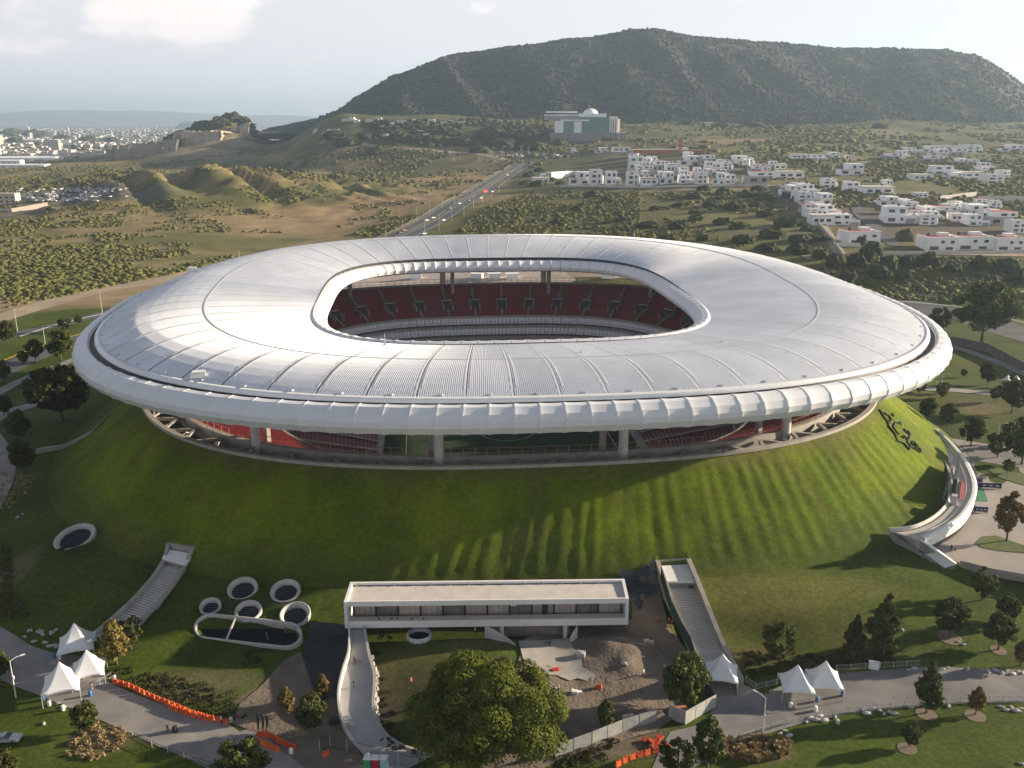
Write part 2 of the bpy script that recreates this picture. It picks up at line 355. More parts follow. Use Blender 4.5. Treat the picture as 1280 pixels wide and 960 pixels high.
# footprints carved out of the ground (stairs, pit, light wells)
STAIR_R = dict(top=P(842, 703, 6.2), bot=P(888, 822, 0.3))
def lerpv(a, b, t): return a + (b - a) * t
TAN = (.30, .235, .11); GRN = (.125, .125, .040); LAWN = (.060, .088, .009); DRYL = (.125, .115, .03)
def px_ell(px, py, rx, ry, col, k=1.0, soft=.5):
    c = G(px, py); a = G(px + rx, py); b = G(px, py - ry); d = G(px, py + ry)
    return (c.x, c.y, abs(a.x - c.x), abs(b.y - d.y) / 2, col, k, soft)
PATCH = [px_ell(400, 272, 110, 16, (.32, .225, .115)), px_ell(345, 285, 60, 14, (.32, .225, .115), .7), px_ell(500, 250, 70, 9, (.34, .22, .115), .8), px_ell(560, 222, 45, 8, (.33, .21, .11), .7),
         px_ell(250, 190, 60, 5, (.34, .27, .20), .8), px_ell(310, 180, 80, 5, (.34, .27, .20), .7), px_ell(200, 185, 60, 4, (.34, .28, .22), .8), px_ell(430, 190, 60, 4, (.34, .24, .15), .7),
         px_ell(470, 205, 60, 6, (.26, .18, .09), .7), px_ell(150, 240, 60, 9, (.16, .14, .12), .9), px_ell(60, 245, 70, 10, (.15, .135, .12), .9), px_ell(230, 330, 80, 5, TAN, .6),
         px_ell(60, 375, 140, 9, (.33, .24, .15)), px_ell(180, 355, 90, 7, (.34, .25, .15)), px_ell(900, 262, 90, 16, (.17, .16, .06), .9), px_ell(850, 235, 70, 4, (.28, .19, .10), .6), px_ell(940, 290, 60, 10, (.15, .14, .06), .8),
         px_ell(60, 330, 50, 6, TAN, .6), px_ell(1000, 185, 90, 6, (.20, .19, .07), .8), px_ell(1100, 165, 60, 6, (.17, .16, .06), .7), px_ell(930, 176, 120, 3, (.36, .24, .13), .6), px_ell(1210, 262, 120, 28, (.17, .15, .08), .6),
         px_ell(1010, 230, 60, 20, (.16, .15, .08), .5), px_ell(1040, 262, 60, 24, (.13, .10, .08), .9), px_ell(1200, 285, 110, 22, (.14, .11, .085), .8), px_ell(850, 218, 110, 12, (.12, .10, .085), .9), px_ell(1090, 215, 70, 8, (.14, .10, .07), .7), px_ell(1220, 215, 80, 12, (.10, .09, .05), .8), px_ell(1150, 212, 60, 6, (.17, .14, .08), .7), px_ell(1240, 500, 60, 20, (.12, .115, .04), .5), px_ell(1225, 510, 25, 9, (.2, .15, .09), .6),
         px_ell(950, 740, 100, 30, (.155, .145, .035), .75), px_ell(1080, 735, 60, 14, (.14, .135, .035), .6), px_ell(310, 760, 60, 18, (.05, .05, .03), .5), px_ell(250, 850, 70, 14, (.12, .11, .06), .9), px_ell(230, 870, 60, 8, (.10, .085, .05), .8),
         px_ell(470, 870, 30, 60, (.085, .065, .045), .9), px_ell(520, 830, 50, 24, (.105, .10, .03), .8), px_ell(620, 880, 90, 60, (.07, .06, .04), .9), px_ell(740, 925, 90, 22, (.19, .15, .11), .9), px_ell(600, 800, 40, 12, (.12, .09, .055), .8),
         px_ell(130, 925, 40, 16, (.19, .15, .085), .9), px_ell(60, 940, 50, 22, (.10, .115, .03), .5), px_ell(950, 820, 45, 14, (.10, .085, .04), .9), px_ell(1040, 826, 40, 8, (.08, .07, .04), .9), px_ell(945, 942, 42, 14, (.16, .11, .07), .95, .15),
         px_ell(1265, 860, 15, 30, LAWN, .2), px_ell(15, 720, 18, 38, (.13, .11, .06), .95, .2), px_ell(15, 600, 30, 12, (.16, .13, .08), .9), px_ell(835, 935, 40, 12, (.12, .10, .06), .8), px_ell(320, 880, 30, 20, (.2, .16, .12), .8)]
def gcol(x, y):
    if y < 520 and abs(x) < 260:
        k = .5 + .5 * fbm(x, y, 35, 3, 8); c = [lerp(LAWN[i], DRYL[i], max(0, min(1, (k - .55) * 1.8))) for i in range(3)]
    else:
        n1 = fbm(x, y, 140, 4, 4); n2 = fbm(x, y * .6, 45, 3, 6); t = x / max(y, 100)
        k = ss(-.15, .5, n1 + .7 * n2 + (.06 if t < 0 else -.25) - .5 * ss(1500, 2100, y) * ss(-.3, -.2, t)); c = [lerp(GRN[i], TAN[i] * .85, k) for i in range(3)]
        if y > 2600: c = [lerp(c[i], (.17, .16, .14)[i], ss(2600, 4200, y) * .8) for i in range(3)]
    if y > 1000 and x > -.16 * y: kk = ss(1000, 1500, y) * .55 * (.7 + .6 * fbm(x, y, 90, 3, 19)); kk = max(0, min(.8, kk)); c = [lerp(a_, b_, kk) for a_, b_ in zip(c, (.030, .038, .018))]
    j = .35 * fbm(x, y, 14 if y < 500 else 60, 3, 9)
    for cx, cy, rx, ry, col, kk, soft in PATCH:
        dx = (x - cx) / rx; dy = (y - cy) / ry
        if abs(dx) > 1.7 or abs(dy) > 1.7: continue
        q = math.hypot(dx, dy) + j; f = kk * (1 - ss(1 - soft, 1 + soft, q))
        if f > 0: c = [lerp(c[i], col[i], f) for i in range(3)]
    return c
def build_ground():
    vs = []; cs = []
    cuts = [(min(p[0] for p in c), max(p[0] for p in c), min(p[1] for p in c), max(p[1] for p in c), c, dp) for c, dp in CUTS]
    for y in ys:
        for x in xs:
            z = T(x, y)
            if abs(x) < 150 and 150 < y < 460:
                d, c, s = ring_d(x, y)
                if d < run_(c, s) - 2: z -= 3.0 * ss(2, 6, run_(c, s) - d)
                if d < 4: z = -12
            for a, b, c0, d0, c, dp in cuts:
                if a < x < b and c0 < y < d0 and inpoly(x, y, c): z -= dp
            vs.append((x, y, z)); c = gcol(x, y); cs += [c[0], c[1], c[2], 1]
    nx = len(xs); n = len(ys)
    i, j = np.meshgrid(np.arange(n - 1), np.arange(nx - 1), indexing='ij'); a = (i * nx + j).ravel()
    f = np.stack([a, a + 1, a + nx + 1, a + nx], 1)
    me = np_mesh('ground', np.array(vs), f, M_GROUND, True)
    at = me.color_attributes.new('Col', 'FLOAT_COLOR', 'POINT'); at.data.foreach_set('color', np.array(cs, dtype=np.float32))
    tag(link('ground', me), kind='structure')
# ---- draped sheets
def drape(name, pts, m, off=.07, step=3.0, th=0, zf=None, px=True, jit=0):
    """a thin sheet with a crisp outline that follows the ground"""
    poly = poly_px(pts) if px else [tuple(p[:2]) for p in pts]
    b = []
    for i in range(len(poly)):
        p, q = Vector(poly[i]), Vector(poly[(i + 1) % len(poly)]); n = max(1, int((q - p).length / step))
        b += [p + (q - p) * k / n for k in range(n)]
    x0, x1 = min(p.x for p in b), max(p.x for p in b); y0, y1 = min(p.y for p in b), max(p.y for p in b)
    bb = [tuple(p) for p in b]; inner = []
    y = y0
    while y < y1:
        x = x0
        while x < x1:
            if inpoly(x, y, bb): inner.append(Vector((x + R.uniform(-.2, .2) * step, y + R.uniform(-.2, .2) * step)))
            x += step
        y += step
    n = len(b)
    r = delaunay_2d_cdt(b + inner, [(i, (i + 1) % n) for i in range(n)], [], 1, 1e-4)
    zf = zf or (lambda x, y: TB(x, y))
    mb = MB(); V = [(v.x, v.y, zf(v.x, v.y) + off + (jit * max(0, .55 + fbm(v.x, v.y, 2.2, 2, 4)) if jit else 0)) for v in r[0]]
    fs = []
    for t in r[2]:
        a, b_, c = (V[i] for i in t[:3])
        if (b_[0] - a[0]) * (c[1] - a[1]) - (b_[1] - a[1]) * (c[0] - a[0]) < 0: t = tuple(reversed(t))
        cx, cy = (sum(V[i][0] for i in t) / 3, sum(V[i][1] for i in t) / 3)
        if inpoly(cx, cy, bb): fs.append(tuple(t))
    mb.add(V, fs); o = mb.obj(name, m, None, True)
    return o
def smooth_line(pts, n=6):
    pts = [Vector(p) for p in pts]; o = []
    for i in range(len(pts) - 1):
        p0, p1, p2, p3 = pts[max(i - 1, 0)], pts[i], pts[i + 1], pts[min(i + 2, len(pts) - 1)]
        for k in range(n):
            t = k / n; o.append(.5 * ((2 * p1) + (p2 - p0) * t + (2 * p0 - 5 * p1 + 4 * p2 - p3) * t * t + (3 * p1 - p0 - 3 * p2 + p3) * t ** 3))
    return o + [pts[-1]]
def ribbon(name, pts, wid, m, off=.08, px=True, n=6, cross=2, maxlen=6, zf=None):
    w3 = [G(*p) for p in pts] if px else [Vector(p) for p in pts]
    ln = smooth_line([(p.x, p.y, 0) for p in w3], n); rows = []
    for i, p in enumerate(ln):
        d = ln[min(i + 1, len(ln) - 1)] - ln[max(i - 1, 0)]; d.z = 0; d.normalize(); nn = Vector((-d.y, d.x, 0))
        wd = wid if not callable(wid) else wid(i / (len(ln) - 1))
        row = []
        for k in range(cross + 1):
            q = p + nn * wd * (k / cross - .5); row.append((q.x, q.y, (zf or TB)(q.x, q.y) + off))
        rows.append(row)
    mb = MB(); mb.grid(rows)
    mb.f = [tuple(reversed(f)) for f in mb.f]
    return mb.obj(name, m, None, True)
# ---- surroundings: roads and pavements
def roads():
    def st(o): tag(o, kind='structure')
    st(drape('parking_lot', [(395, 335), (560, 333), (690, 334), (720, 350), (700, 362), (395, 365)], M_LOT, .15, 6)); st(ribbon('dirt_track', [(690, 345), (740, 342), (800, 345), (860, 352)], 14, M_DIRTY, .15))
    # highway climbing away behind the stadium
    hw = [(440, 322), (500, 296), (560, 264), (610, 234), (640, 214), (655, 205)]
    st(ribbon('highway', hw, 30, M_ROAD, .35, cross=6)); 
    c = [G(*p) for p in hw]
    def offs(k):
        r = []
        for i, p in enumerate(c):
            d = (c[min(i + 1, len(c) - 1)] - c[max(i - 1, 0)]); d.z = 0; d.normalize(); r.append(p + Vector((-d.y, d.x, 0)) * k)
        return r
    st(ribbon('road_median', offs(1), 3.2, M_GROUND_DRY, .5, px=False))
    for k, nm in ((14.2, 'lane_line'), (-14.2, 'lane_line'), (3.6, 'lane_line'), (-2.2, 'lane_line')):
        st(ribbon(nm, offs(k), .55, M_WHITE, .55, px=False, cross=1))
    st(ribbon('road_verge', offs(20), 6, M_DIRTY, .25, px=False)); st(ribbon('dirt_track', [(655, 207), (690, 196), (760, 193), (830, 186)], 16, M_ROAD, .4, cross=4))
    st(ribbon('dirt_track', [(655, 206), (620, 197), (560, 190), (480, 184), (400, 178)], 14, M_DIRTY, .4, cross=4))
    # street round the left side
    st(ribbon('street', [(-90, 455), (-20, 427), (40, 414), (130, 392), (200, 372)], 10, M_ROAD, .12, cross=4))
    st(ribbon('street', [(-60, 505), (0, 466), (60, 438), (130, 414), (200, 395)], 13, M_ROAD, .12, cross=4))
    st(ribbon('kerb', [(-90, 494), (0, 453), (40, 437), (100, 418), (150, 404)], .9, M_YEL, .28, cross=1))
    st(ribbon('kerb', [(25, 421), (80, 404), (150, 388)], 1.6, M_WCONC, .25, cross=1))
    st(ribbon('pavement', [(-60, 530), (0, 490), (40, 470), (80, 455), (110, 440)], 5, M_PAVE, .15, cross=2))
    st(ribbon('dirt_road', [(-120, 440), (0, 398), (60, 380), (130, 362), (210, 348), (260, 335)], 16, M_DIRTY, .15, cross=4))
    st(ribbon('pavement', [(-60, 560), (0, 520), (60, 500), (115, 478), (160, 465)], 8, M_PAVE, .15, cross=3))
    st(ribbon('pavement', [(-30, 660), (-8, 620), (2, 590), (-5, 560), (-30, 530)], 7, M_PAVE, .15, cross=3))
    # roads on the right
    st(ribbon('street', [(1080, 380), (1150, 385), (1220, 400), (1300, 425), (1400, 450)], 24, M_ROAD, .12, cross=4))
    st(ribbon('lane_line', [(1100, 376), (1150, 379), (1220, 388), (1300, 408), (1400, 430)], .9, M_WCONC, .2, cross=1))
    st(ribbon('pavement', [(1170, 428), (1200, 436), (1240, 450), (1300, 475)], 5, M_PAVE, .15))
    st(ribbon('pavement', [(1120, 480), (1180, 487), (1240, 492), (1320, 497)], 8, M_PAVE, .15, cross=3))
    st(ribbon('field_road', [(1005, 322), (1100, 318), (1200, 318), (1330, 320)], 8, M_DIRTY, .3, cross=2))
    st(ribbon('estate_street', [(690, 233), (780, 235), (900, 234), (960, 232), (985, 240), (1010, 262), (1030, 285), (1050, 318)], 7, M_DIRTY, .35, cross=2))
    st(ribbon('estate_street', [(1040, 236), (1066, 252), (1075, 268), (1100, 290), (1120, 308)], 9, M_ROAD, .35, cross=2))
    # foreground paving
    st(drape('plaza', [(-30, 770), (0, 783), (40, 808), (72, 818), (120, 822), (138, 855), (200, 880), (285, 905), (300, 915), (340, 900), (380, 905), (400, 935), (410, 962), (262, 962), (180, 925), (120, 898), (60, 874), (0, 850), (-30, 840)], M_PAVE, .07))
    st(drape('path', [(868, 842), (930, 856), (955, 868), (1000, 846), (1060, 841), (1150, 834), (1300, 838), (1300, 878), (1200, 880), (1130, 885), (1060, 893), (1000, 905), (950, 920), (900, 938), (850, 972), (810, 972), (826, 935), (838, 915), (880, 905), (895, 880), (885, 860)], M_PAVED, .07))
    st(drape('bare_earth', [(300, 880), (330, 855), (352, 828), (375, 815), (392, 850), (430, 862), (436, 900), (452, 945), (470, 980), (400, 975), (330, 920), (290, 905)], M_DIRT, .08, 1.5, jit=.08))
    st(drape('bare_earth', [(640, 860), (656, 800), (712, 783), (790, 776), (790, 760), (783, 735), (818, 706), (834, 780), (866, 826), (872, 868), (836, 905), (820, 915), (700, 950), (640, 985), (600, 960)], M_DIRT, .09, 1.3, jit=.3))
    st(drape('concrete_floor', [(648, 803), (712, 800), (716, 812), (726, 820), (728, 836), (745, 846), (740, 855), (722, 850), (712, 853), (695, 846), (668, 846), (655, 830)], M_CONC, .4, 1.5))
    tag(drape('ground_sheeting', [(388, 778), (434, 782), (436, 806), (432, 842), (425, 876), (412, 870), (402, 880), (388, 852), (378, 820)], M_TARP, .16, 1.2, jit=.25), 'dark plastic sheeting spread on the ground left of the curved ramp', 'sheeting')
    tag(drape('tarpaulin', [(773, 712), (800, 716), (818, 699), (822, 742), (806, 750), (800, 765), (790, 752)], M_TARP, .25, .5, zf=lambda x, y: TB(x, y) + .45 * abs(fbm(x * 1.3, y * .35, 1.6, 3, 7))), 'crumpled black tarpaulin hanging down the bank right of the terrace building', 'tarpaulin')
M_LOT = mat('pale_lot_paving', (.50, .42, .36), .9, .3, .08, col2=(.34, .28, .24))
M_DIRTY = mat('dry_dirt', (.34, .26, .18), .95, .3, .05)
M_PAVED = mat('grey_paving', (.24, .225, .21), .88, .3, .13, bump=.1, bscale=5, col2=(.12, .12, .125))
M_GROUND_DRY = mat('dry_grass', (.16, .14, .06), .95, .4, .1)
# ------------------------------------------------------------------ mountain, knoll cliff, far ranges, berm
RIDGE = [(330, 160), (400, 147), (420, 139), (440, 124), (470, 108), (500, 94), (540, 79), (570, 70), (600, 67), (640, 61), (690, 55), (740, 48), (790, 40), (820, 39), (870, 50), (930, 53), (980, 57), (1040, 62), (1100, 63), (1140, 64), (1190, 66), (1225, 73), (1250, 88), (1280, 107), (1330, 125), (1400, 140), (1500, 150)]
def ridge_z(px, y=2750):
    for (a, b), (c, d) in zip(RIDGE, RIDGE[1:]):
        if px <= c: return PD(px, lerp(b, d, max(0, (px - a) / (c - a))), y).z
    return 95
M_MOUNT = mat('mountain_woodland', (.017, .023, .015), .95, .5, .012, bump=1, bscale=.08, col2=(.011, .016, .012), detail=9)
def hill_point(px, q):
    """q 0 at the foot, 1 on the crest, 2 behind"""
    y = lerp(2080, 2750, q); x = (px - 640) / F * 2750 * .938 * lerp(.80, 1, min(q, 1.0))
    base = 88 if px > 400 else 70; top = ridge_z(px) 
    k = q if q < 1 else 2 - q
    sh = 1 - (1 - k) ** 1.35
    z = lerp(base, top, sh)
    g = (1 - abs(NZ(Vector((x / 170 + y / 900, y / 700, 5)))) * 2.2) * 20 * math.sin(math.pi * min(max(k, 0), 1)) ** .8
    z += g * min(1, (top - base) / 150) + 7 * fbm(x, y, 60, 3, 3) * min(1, k * 3) * (1 - .7 * ss(.8, 1, k))
    return x, y, z - (12 if k <= 0 else 0)
def mountain():
    pxs = [330 + i * 2.2 for i in range(int(1170 / 2.2))]; qs = [i / 70 for i in range(0, 71)] + [1.05, 1.15, 1.3, 1.5, 1.75, 2.0]
    mb = MB(); mb.grid([[hill_point(p, q) for p in pxs] for q in qs]); mb.f = [f for f in mb.f]
    tag(mb.obj('mountain', M_MOUNT, None, True), kind='structure')
    # trees covering it, one mass
    bv, bf = icos(1); bv1, bf1 = bv, bf
    V = []; n = 0; rr = np.random.RandomState(3); N_ = 11500
    for i in range(N_):
        q = 1.0 - abs(rr.normal(0, .035)) if i < 1800 else rr.uniform(.02, 1.02)
        px = rr.uniform(400, 1400)
        x, y, z = hill_point(px, q)
        if NZ(Vector((x / 90, y / 90, 9))) < -.45 and i >= 1800: continue
        s = rr.uniform(3, 5.8) * (1.3 if rr.rand() < .08 else 1); 
        if top_low(px): s *= .7
        V.append(bv * np.array([s, s, s * rr.uniform(.7, 1.1)]) * rr.uniform(.75, 1.25, (len(bv), 1)) + np.array([x, y, z + s * .3])); n += 1
    V = np.concatenate(V); Fc = np.concatenate([bf + k * len(bv) for k in range(n)])
    tag(link('mountain_woodland', np_mesh('mountain_woodland', V, Fc, M_MOUNTT, True)), 'dark dry woodland covering the long mountain', 'woodland', kind='stuff')
    # faint range on the horizon
    mb = MB(); top = []; bot = []
    for i in range(121):
        x = -26000 + i * 430; h = 260 + 260 * fbm(x, 0, 7000, 4, 3) ; top.append((x * .95, 23500, max(60, h))); bot.append((x * .95, 21500 - 400 * NZ(Vector((x / 1500, 0, 1))), -30))
    mid = [(a[0], (a[1] + b[1]) / 2 + 300 * NZ(Vector((a[0] / 900, 5, 1))), a[2] * .55) for a, b in zip(top, bot)]
    mb.grid([bot, mid, top, [(a[0], 25500, -30) for a in top]]); tag(mb.obj('far_mountains', M_MOUNT, None, True), kind='structure')
def top_low(px): return px < 440
M_MOUNTT = mat('mountain_tree_foliage', (.024, .030, .018), .95, .5, .006, col2=(.008, .013, .010))
M_CLIFF = mat('quarry_rock', (.52, .42, .31), .95, .3, .03, bump=1, bscale=.15, col2=(.33, .26, .19))
def quarry():
    # cut rock faces below the knoll
    for nm, line, seed in (('quarry_cliff', [(215, 167, 186), (225, 163, 184), (250, 164, 180), (272, 163, 176), (280, 166, 173)], 1), ('quarry_cliff', [(272, 165, 174), (284, 163, 172), (294, 159, 169), (303, 154, 166), (312, 153, 164)], 2)):
        mb = MB(); rows = []; nn = 40
        pts = smooth_line([(p[0], p[1], p[2]) for p in line], 10)
        yy = 2120 if seed == 1 else 2200
        for j in range(9):
            q = j / 8; row = []
            for i, p in enumerate(pts):
                v = PD(p.x, lerp(p.z, p.y, q), yy); n_ = 9 * (1 - abs(NZ(Vector((v.x / 11, q * 1.2, seed)))) * 2)
                row.append((v.x, yy + q * 16 - n_ , v.z + (2.5 * NZ(Vector((v.x / 9, 3, seed))) if j == 8 else 0)))
            rows.append(row)
        rows[0] = [(p[0], p[1], min(p[2], T(p[0], p[1])) - 6) for p in rows[0]]; rows.append([(p[0], p[1] + 60, max(p[2] - 6, T(p[0], p[1] + 60) - 1)) for p in rows[-1]])
        mb.grid(rows); o = mb.obj(nm, M_CLIFF, None, False); tag(o, kind='structure')
    mb = MB(); rows = []
    for j in range(6):
        q = j / 5; rows.append([(PD(px, 176, 2050).x, 2050 + 22 * q + 7 * NZ(Vector((px / 4, q, 3))), PD(px, 187 - q * (4 + (px - 130) * .10), 2050).z) for px in range(130, 221, 2)])
    rows[0] = [(p[0], p[1], min(p[2], T(p[0], p[1])) - 6) for p in rows[0]]; rows.append([(a[0], a[1] + 90, max(a[2] - 1, T(a[0], a[1] + 90) - 1)) for a in rows[-1]])
    mb.grid(rows); tag(mb.obj('quarry_bank', mat('quarry_bank_rock', (.30, .25, .20), .95, .3, .04), None, False), kind='structure')
def berm():
    rows = []; NT = 2400; K = 30
    for j in range(K + 1):
        row = []
        for i in range(NT):
            th = 2 * math.pi * i / NT; x0, y0 = ringp(th); x0 -= BCX; y0 -= BCY; r0 = math.hypot(x0, y0); cc, sn = x0 / r0, y0 / r0; s = sn
            ru = run_(cc, sn); q = j / K * 1.06; d = q * ru
            r = r0 + d; x, y = BCX + r * cc, BCY + r * sn
            if q <= 1: z = berm_z(x, y) or lerp(BZ, 4, min(1, q))
            else: z = 4 - .15 - (q - 1) * 12
            amp = .46 * ss(.03, .15, q) * (1 - ss(.82, .97, q)) * ss(-.2, -.6, sn)
            u = th * 112 + 6 * q
            z += .78 * amp * (.26 * math.sin(u * 1.75 + 2.2 * NZ(Vector((u / 9, q, 2)))) * (.5 + .9 * abs(NZ(Vector((u / 14, q * 1.5, 8))))) + .3 * NZ(Vector((u / 2.2, q * .8, 1))) + .3 * NZ(Vector((u / 6.5, q * 1.1, 4)))) + .14 * NZ(Vector((x / 3.5, y / 3.5, z / 4))) * ss(0, .1, q) * (1 - ss(.95, 1, q))
            for cc_, dp in CUTS:
                if abs(x - cc_[0][0]) < 60 and abs(y - cc_[0][1]) < 60 and inpoly(x, y, cc_): z -= dp
            row.append((x, y, z))
        rows.append(row)
    mb = MB(); mb.grid(rows, closed=True); mb.f = [tuple(reversed(f)) for f in mb.f]
    ob = mb.obj('grass_berm', M_BERM, None, True); tag(ob, kind='structure'); cs = []
    for j in range(K + 1):
        for i in range(NT):
            x, y, z = rows[j][i]; q = j / K * 1.06; a = gcol(x, y); k = 1 - ss(.5, 1.0, q + .05 * fbm(x, y, 9, 2, 7)); top = ss(.14, .02, q) if False else 1 - ss(.02, .16, q + .04 * fbm(x, y, 6, 2, 3))
            m = .5 + .5 * fbm(x, y, 18, 3, 12); c = [lerp(u, v, m) for u, v in zip((.056, .094, .004), (.155, .195, .004))]; c = [lerp(u, v, .40 * ss(.15, .6, fbm(x, y, 11, 4, 23))) for u, v in zip(c, (.105, .095, .022))]; c = [lerp(u, v, .5 * top) for u, v in zip(c, (.12, .10, .04))]; c = [lerp(u, v, k) for u, v in zip(a, c)]; cs += c + [1]
    at = ob.data.color_attributes.new('Col', 'FLOAT_COLOR', 'POINT'); at.data.foreach_set('color', np.array(cs, dtype=np.float32))
# ------------------------------------------------------------------ stadium
OA, OB, IA, IB = 123.5, 108.0, 58.5, 69.4
OCY, ON, ICX, ICY, IN_ = 293.2, 2.49, -3.0, 297.8, 3.5
def spow(v, e): return math.copysign(abs(v) ** e, v)
def outer(th, k=0.0):
    c, s = math.cos(th), math.sin(th); r = (abs(c / (OA + k)) ** ON + abs(s / (OB + k)) ** ON) ** (-1 / ON); x, y = r * c * (1 + .039 * s), r * s; return (x * CR - y * SR, OCY + x * SR + y * CR)
def inner(th, k=0.0):
    c, s = math.cos(th), math.sin(th); r = (abs(c / (IA + k)) ** IN_ + abs(s / (IB + k)) ** IN_) ** (-1 / IN_); x, y = r * c, r * s; return (ICX + x * CR - y * SR, ICY + x * SR + y * CR)
def roof_pt(th, s, dz=0.0):
    o = outer(th); i = inner(th); sn = math.sin(th)
    zi, zo, zc = 44.0 + .8 * sn, 41.1, 47.3 + (4.6 if sn > 0 else 2.2) * sn; sc = .60
    if s <= sc: z = lerp(zi, zc, 1 - (1 - s / sc) ** 1.45)
    else: z = zc - (zc - zo) * ((s - sc) / (1 - sc)) ** 2.2
    return (lerp(i[0], o[0], s), lerp(i[1], o[1], s), z + dz)
def stadium():
    TZ = -1.5      # the rounded edge hangs from the rim
    st = thing('stadium', 'round football stadium with a pale ring roof rising out of the grass berm', 'stadium', (0, CY, 0))
    off = Vector((0, -CY, 0))
    def part(mb, name, m, parent=st, smooth=False, kind=None):
        mb.v = [(v[0], v[1] - CY, v[2]) for v in mb.v]; o = mb.obj(name, m, parent, smooth)
        if kind: o['kind'] = kind
        return o
    SEC = 64; NR = 23
    # ribbed roof panels, two rings
    for k in range(SEC):
        t0, t1 = 2 * math.pi * k / SEC, 2 * math.pi * (k + 1) / SEC
        for (s0, s1, ns) in ((.014, .52, 7), (.525, .985, 8)):
            rows = []
            for j in range(ns + 1):
                s = lerp(s0, s1, j / ns); row = []
                for r in range(NR):
                    for fr, h in ((.0, 0), (.36, 0), (.48, .14), (.88, .14)):
                        row.append(roof_pt(lerp(t0, t1, .004 + .992 * (r + fr) / NR), s, h))
                rows.append(row)
            mb = MB(); mb.grid(rows); mb.f = [tuple(reversed(f)) for f in mb.f]; part(mb, 'roof_panel', M_ROOF)
    # raised seam cappings between sectors (double strip)
    for k in range(SEC):
        th = 2 * math.pi * k / SEC
        for dth, sa, sb in ((-.0035, .04, .98), (.0075, .28 + .25 * ((k * 37) % 7) / 7, .9)):
            mb = MB(); w_ = .0016; 
            rows = [[roof_pt(th + dth - w_, lerp(sa, sb, j / 12), .1), roof_pt(th + dth - w_, lerp(sa, sb, j / 12), .18), roof_pt(th + dth + w_, lerp(sa, sb, j / 12), .18), roof_pt(th + dth + w_, lerp(sa, sb, j / 12), .1)] for j in range(13)]
            mb.grid(rows); part(mb, 'seam_cap', M_SEAM)
    def ringband(name, m, f_list, n=256, smooth=True, kind=None, a0=0, a1=2 * math.pi):
        full = a1 - a0 > 6.28; ths = [a0 + (a1 - a0) * i / n for i in range(n + (0 if full else 1))]
        mb = MB(); mb.grid([[f(t) for t in ths] for f in f_list], closed=full); return part(mb, name, m, st, smooth, kind)
    # concentric walkway seam, gutters
    ringband('ring_gutter', M_STEEL, [lambda t: roof_pt(t, .516, .03), lambda t: roof_pt(t, .519, .2), lambda t: roof_pt(t, .527, .2), lambda t: roof_pt(t, .53, .03)])
    ringband('gutter', M_DARK, [lambda t: roof_pt(t, .985, .15), lambda t: roof_pt(t, .99, -1.0), lambda t: (*outer(t, .8), 39.9), lambda t: (*outer(t, 1.1), 40.8)])
    ringband('edge_flashing', M_SEAM, [lambda t: roof_pt(t, .972, .12), lambda t: roof_pt(t, .974, .4), lambda t: roof_pt(t, .99, .3), lambda t: roof_pt(t, .992, -.4)])
    ringband('inner_gutter', M_DARK, [lambda t: roof_pt(t, .016, .1), lambda t: roof_pt(t, .008, -.4), lambda t: roof_pt(t, .0, -.5)])
    ringband('soffit', M_CONCD, [lambda t: (*outer(t, 0), 35.2), lambda t: (*outer(t, -14), 37.2), lambda t: (*inner(t, 8), 39.5), lambda t: (*inner(t, 1), 40.6)])
    # outer rounded edge, one cushion per segment
    NSEG = 128
    cs = [(-.2, 39.0 + 3.1), (.6, 42.75), (2.0, 42.6), (3.5, 41.6), (4.15, 40.4), (4.1, 39.4), (3.0, 38.1), (.8, 37.5), (-2.5, 37.9)]
    def edge(th, q, bul):
        a, z = cs[q]; a += 1.0; z = 42.75 - (42.75 - z) * 1.27 + TZ
        k = 0 if q in (0, 8) else bul
        cx = 2.4; cz = 39.2 + TZ; dx, dz = a - cx, z - cz; r = math.hypot(dx, dz) or 1
        return (*outer(th, a - k * dx / r * .9), z - k * dz / r * .6)
    for k in range(NSEG):
        t0, t1 = 2 * math.pi * k / NSEG, 2 * math.pi * (k + 1) / NSEG; g = (t1 - t0) * .012
        mb = MB(); mb.grid([[edge(lerp(t0 + g, t1 - g, i / 8), q, .17 * (1 - abs(2 * i / 8 - 1) ** 2.5)) for i in range(9)] for q in range(9)])
        part(mb, 'edge_panel', M_TUBE)
        mb = MB(); w_ = (t1 - t0) * .028
        mb.grid([[edge(t0 - w_, q, 0), edge(t0 - w_, q, -.10), edge(t0 + w_, q, -.10), edge(t0 + w_, q, 0)] for q in range(9)]); part(mb, 'edge_rib', M_SEAM)
    # inner rounded lip
    NI = 104
    ci = [(1.2, 43.7), (.2, 44.2), (-1.5, 43.9), (-3.0, 42.9), (-3.6, 41.7), (-3.2, 40.5), (-1.8, 39.8), (1.2, 40.4)]
    # even spacing along the rounded rectangle
    fine = [inner(2 * math.pi * i / 4000) for i in range(4001)]; acc = [0]
    for a, b in zip(fine, fine[1:]): acc.append(acc[-1] + math.hypot(b[0] - a[0], b[1] - a[1]))
    def th_at(u):
        L = (u % 1.0) * acc[-1]; lo, hi = 0, 4000
        while hi - lo > 1:
            m = (lo + hi) // 2
            if acc[m] <= L: lo = m
            else: hi = m
        return 2 * math.pi * (lo + (L - acc[lo]) / (acc[hi] - acc[lo])) / 4000
    def lip(u, q, bul):
        th = th_at(u); a, z = ci[q]; k = 0 if q in (0, 7) else bul; e = .0005
        p = inner(th); p2 = inner(th_at(u + e)); tx, ty = p2[0] - p[0], p2[1] - p[1]; l = math.hypot(tx, ty) or 1; nx, ny = ty / l, -tx / l
        a += k * .6
        return (p[0] + nx * a, p[1] + ny * a, z - k * .25)
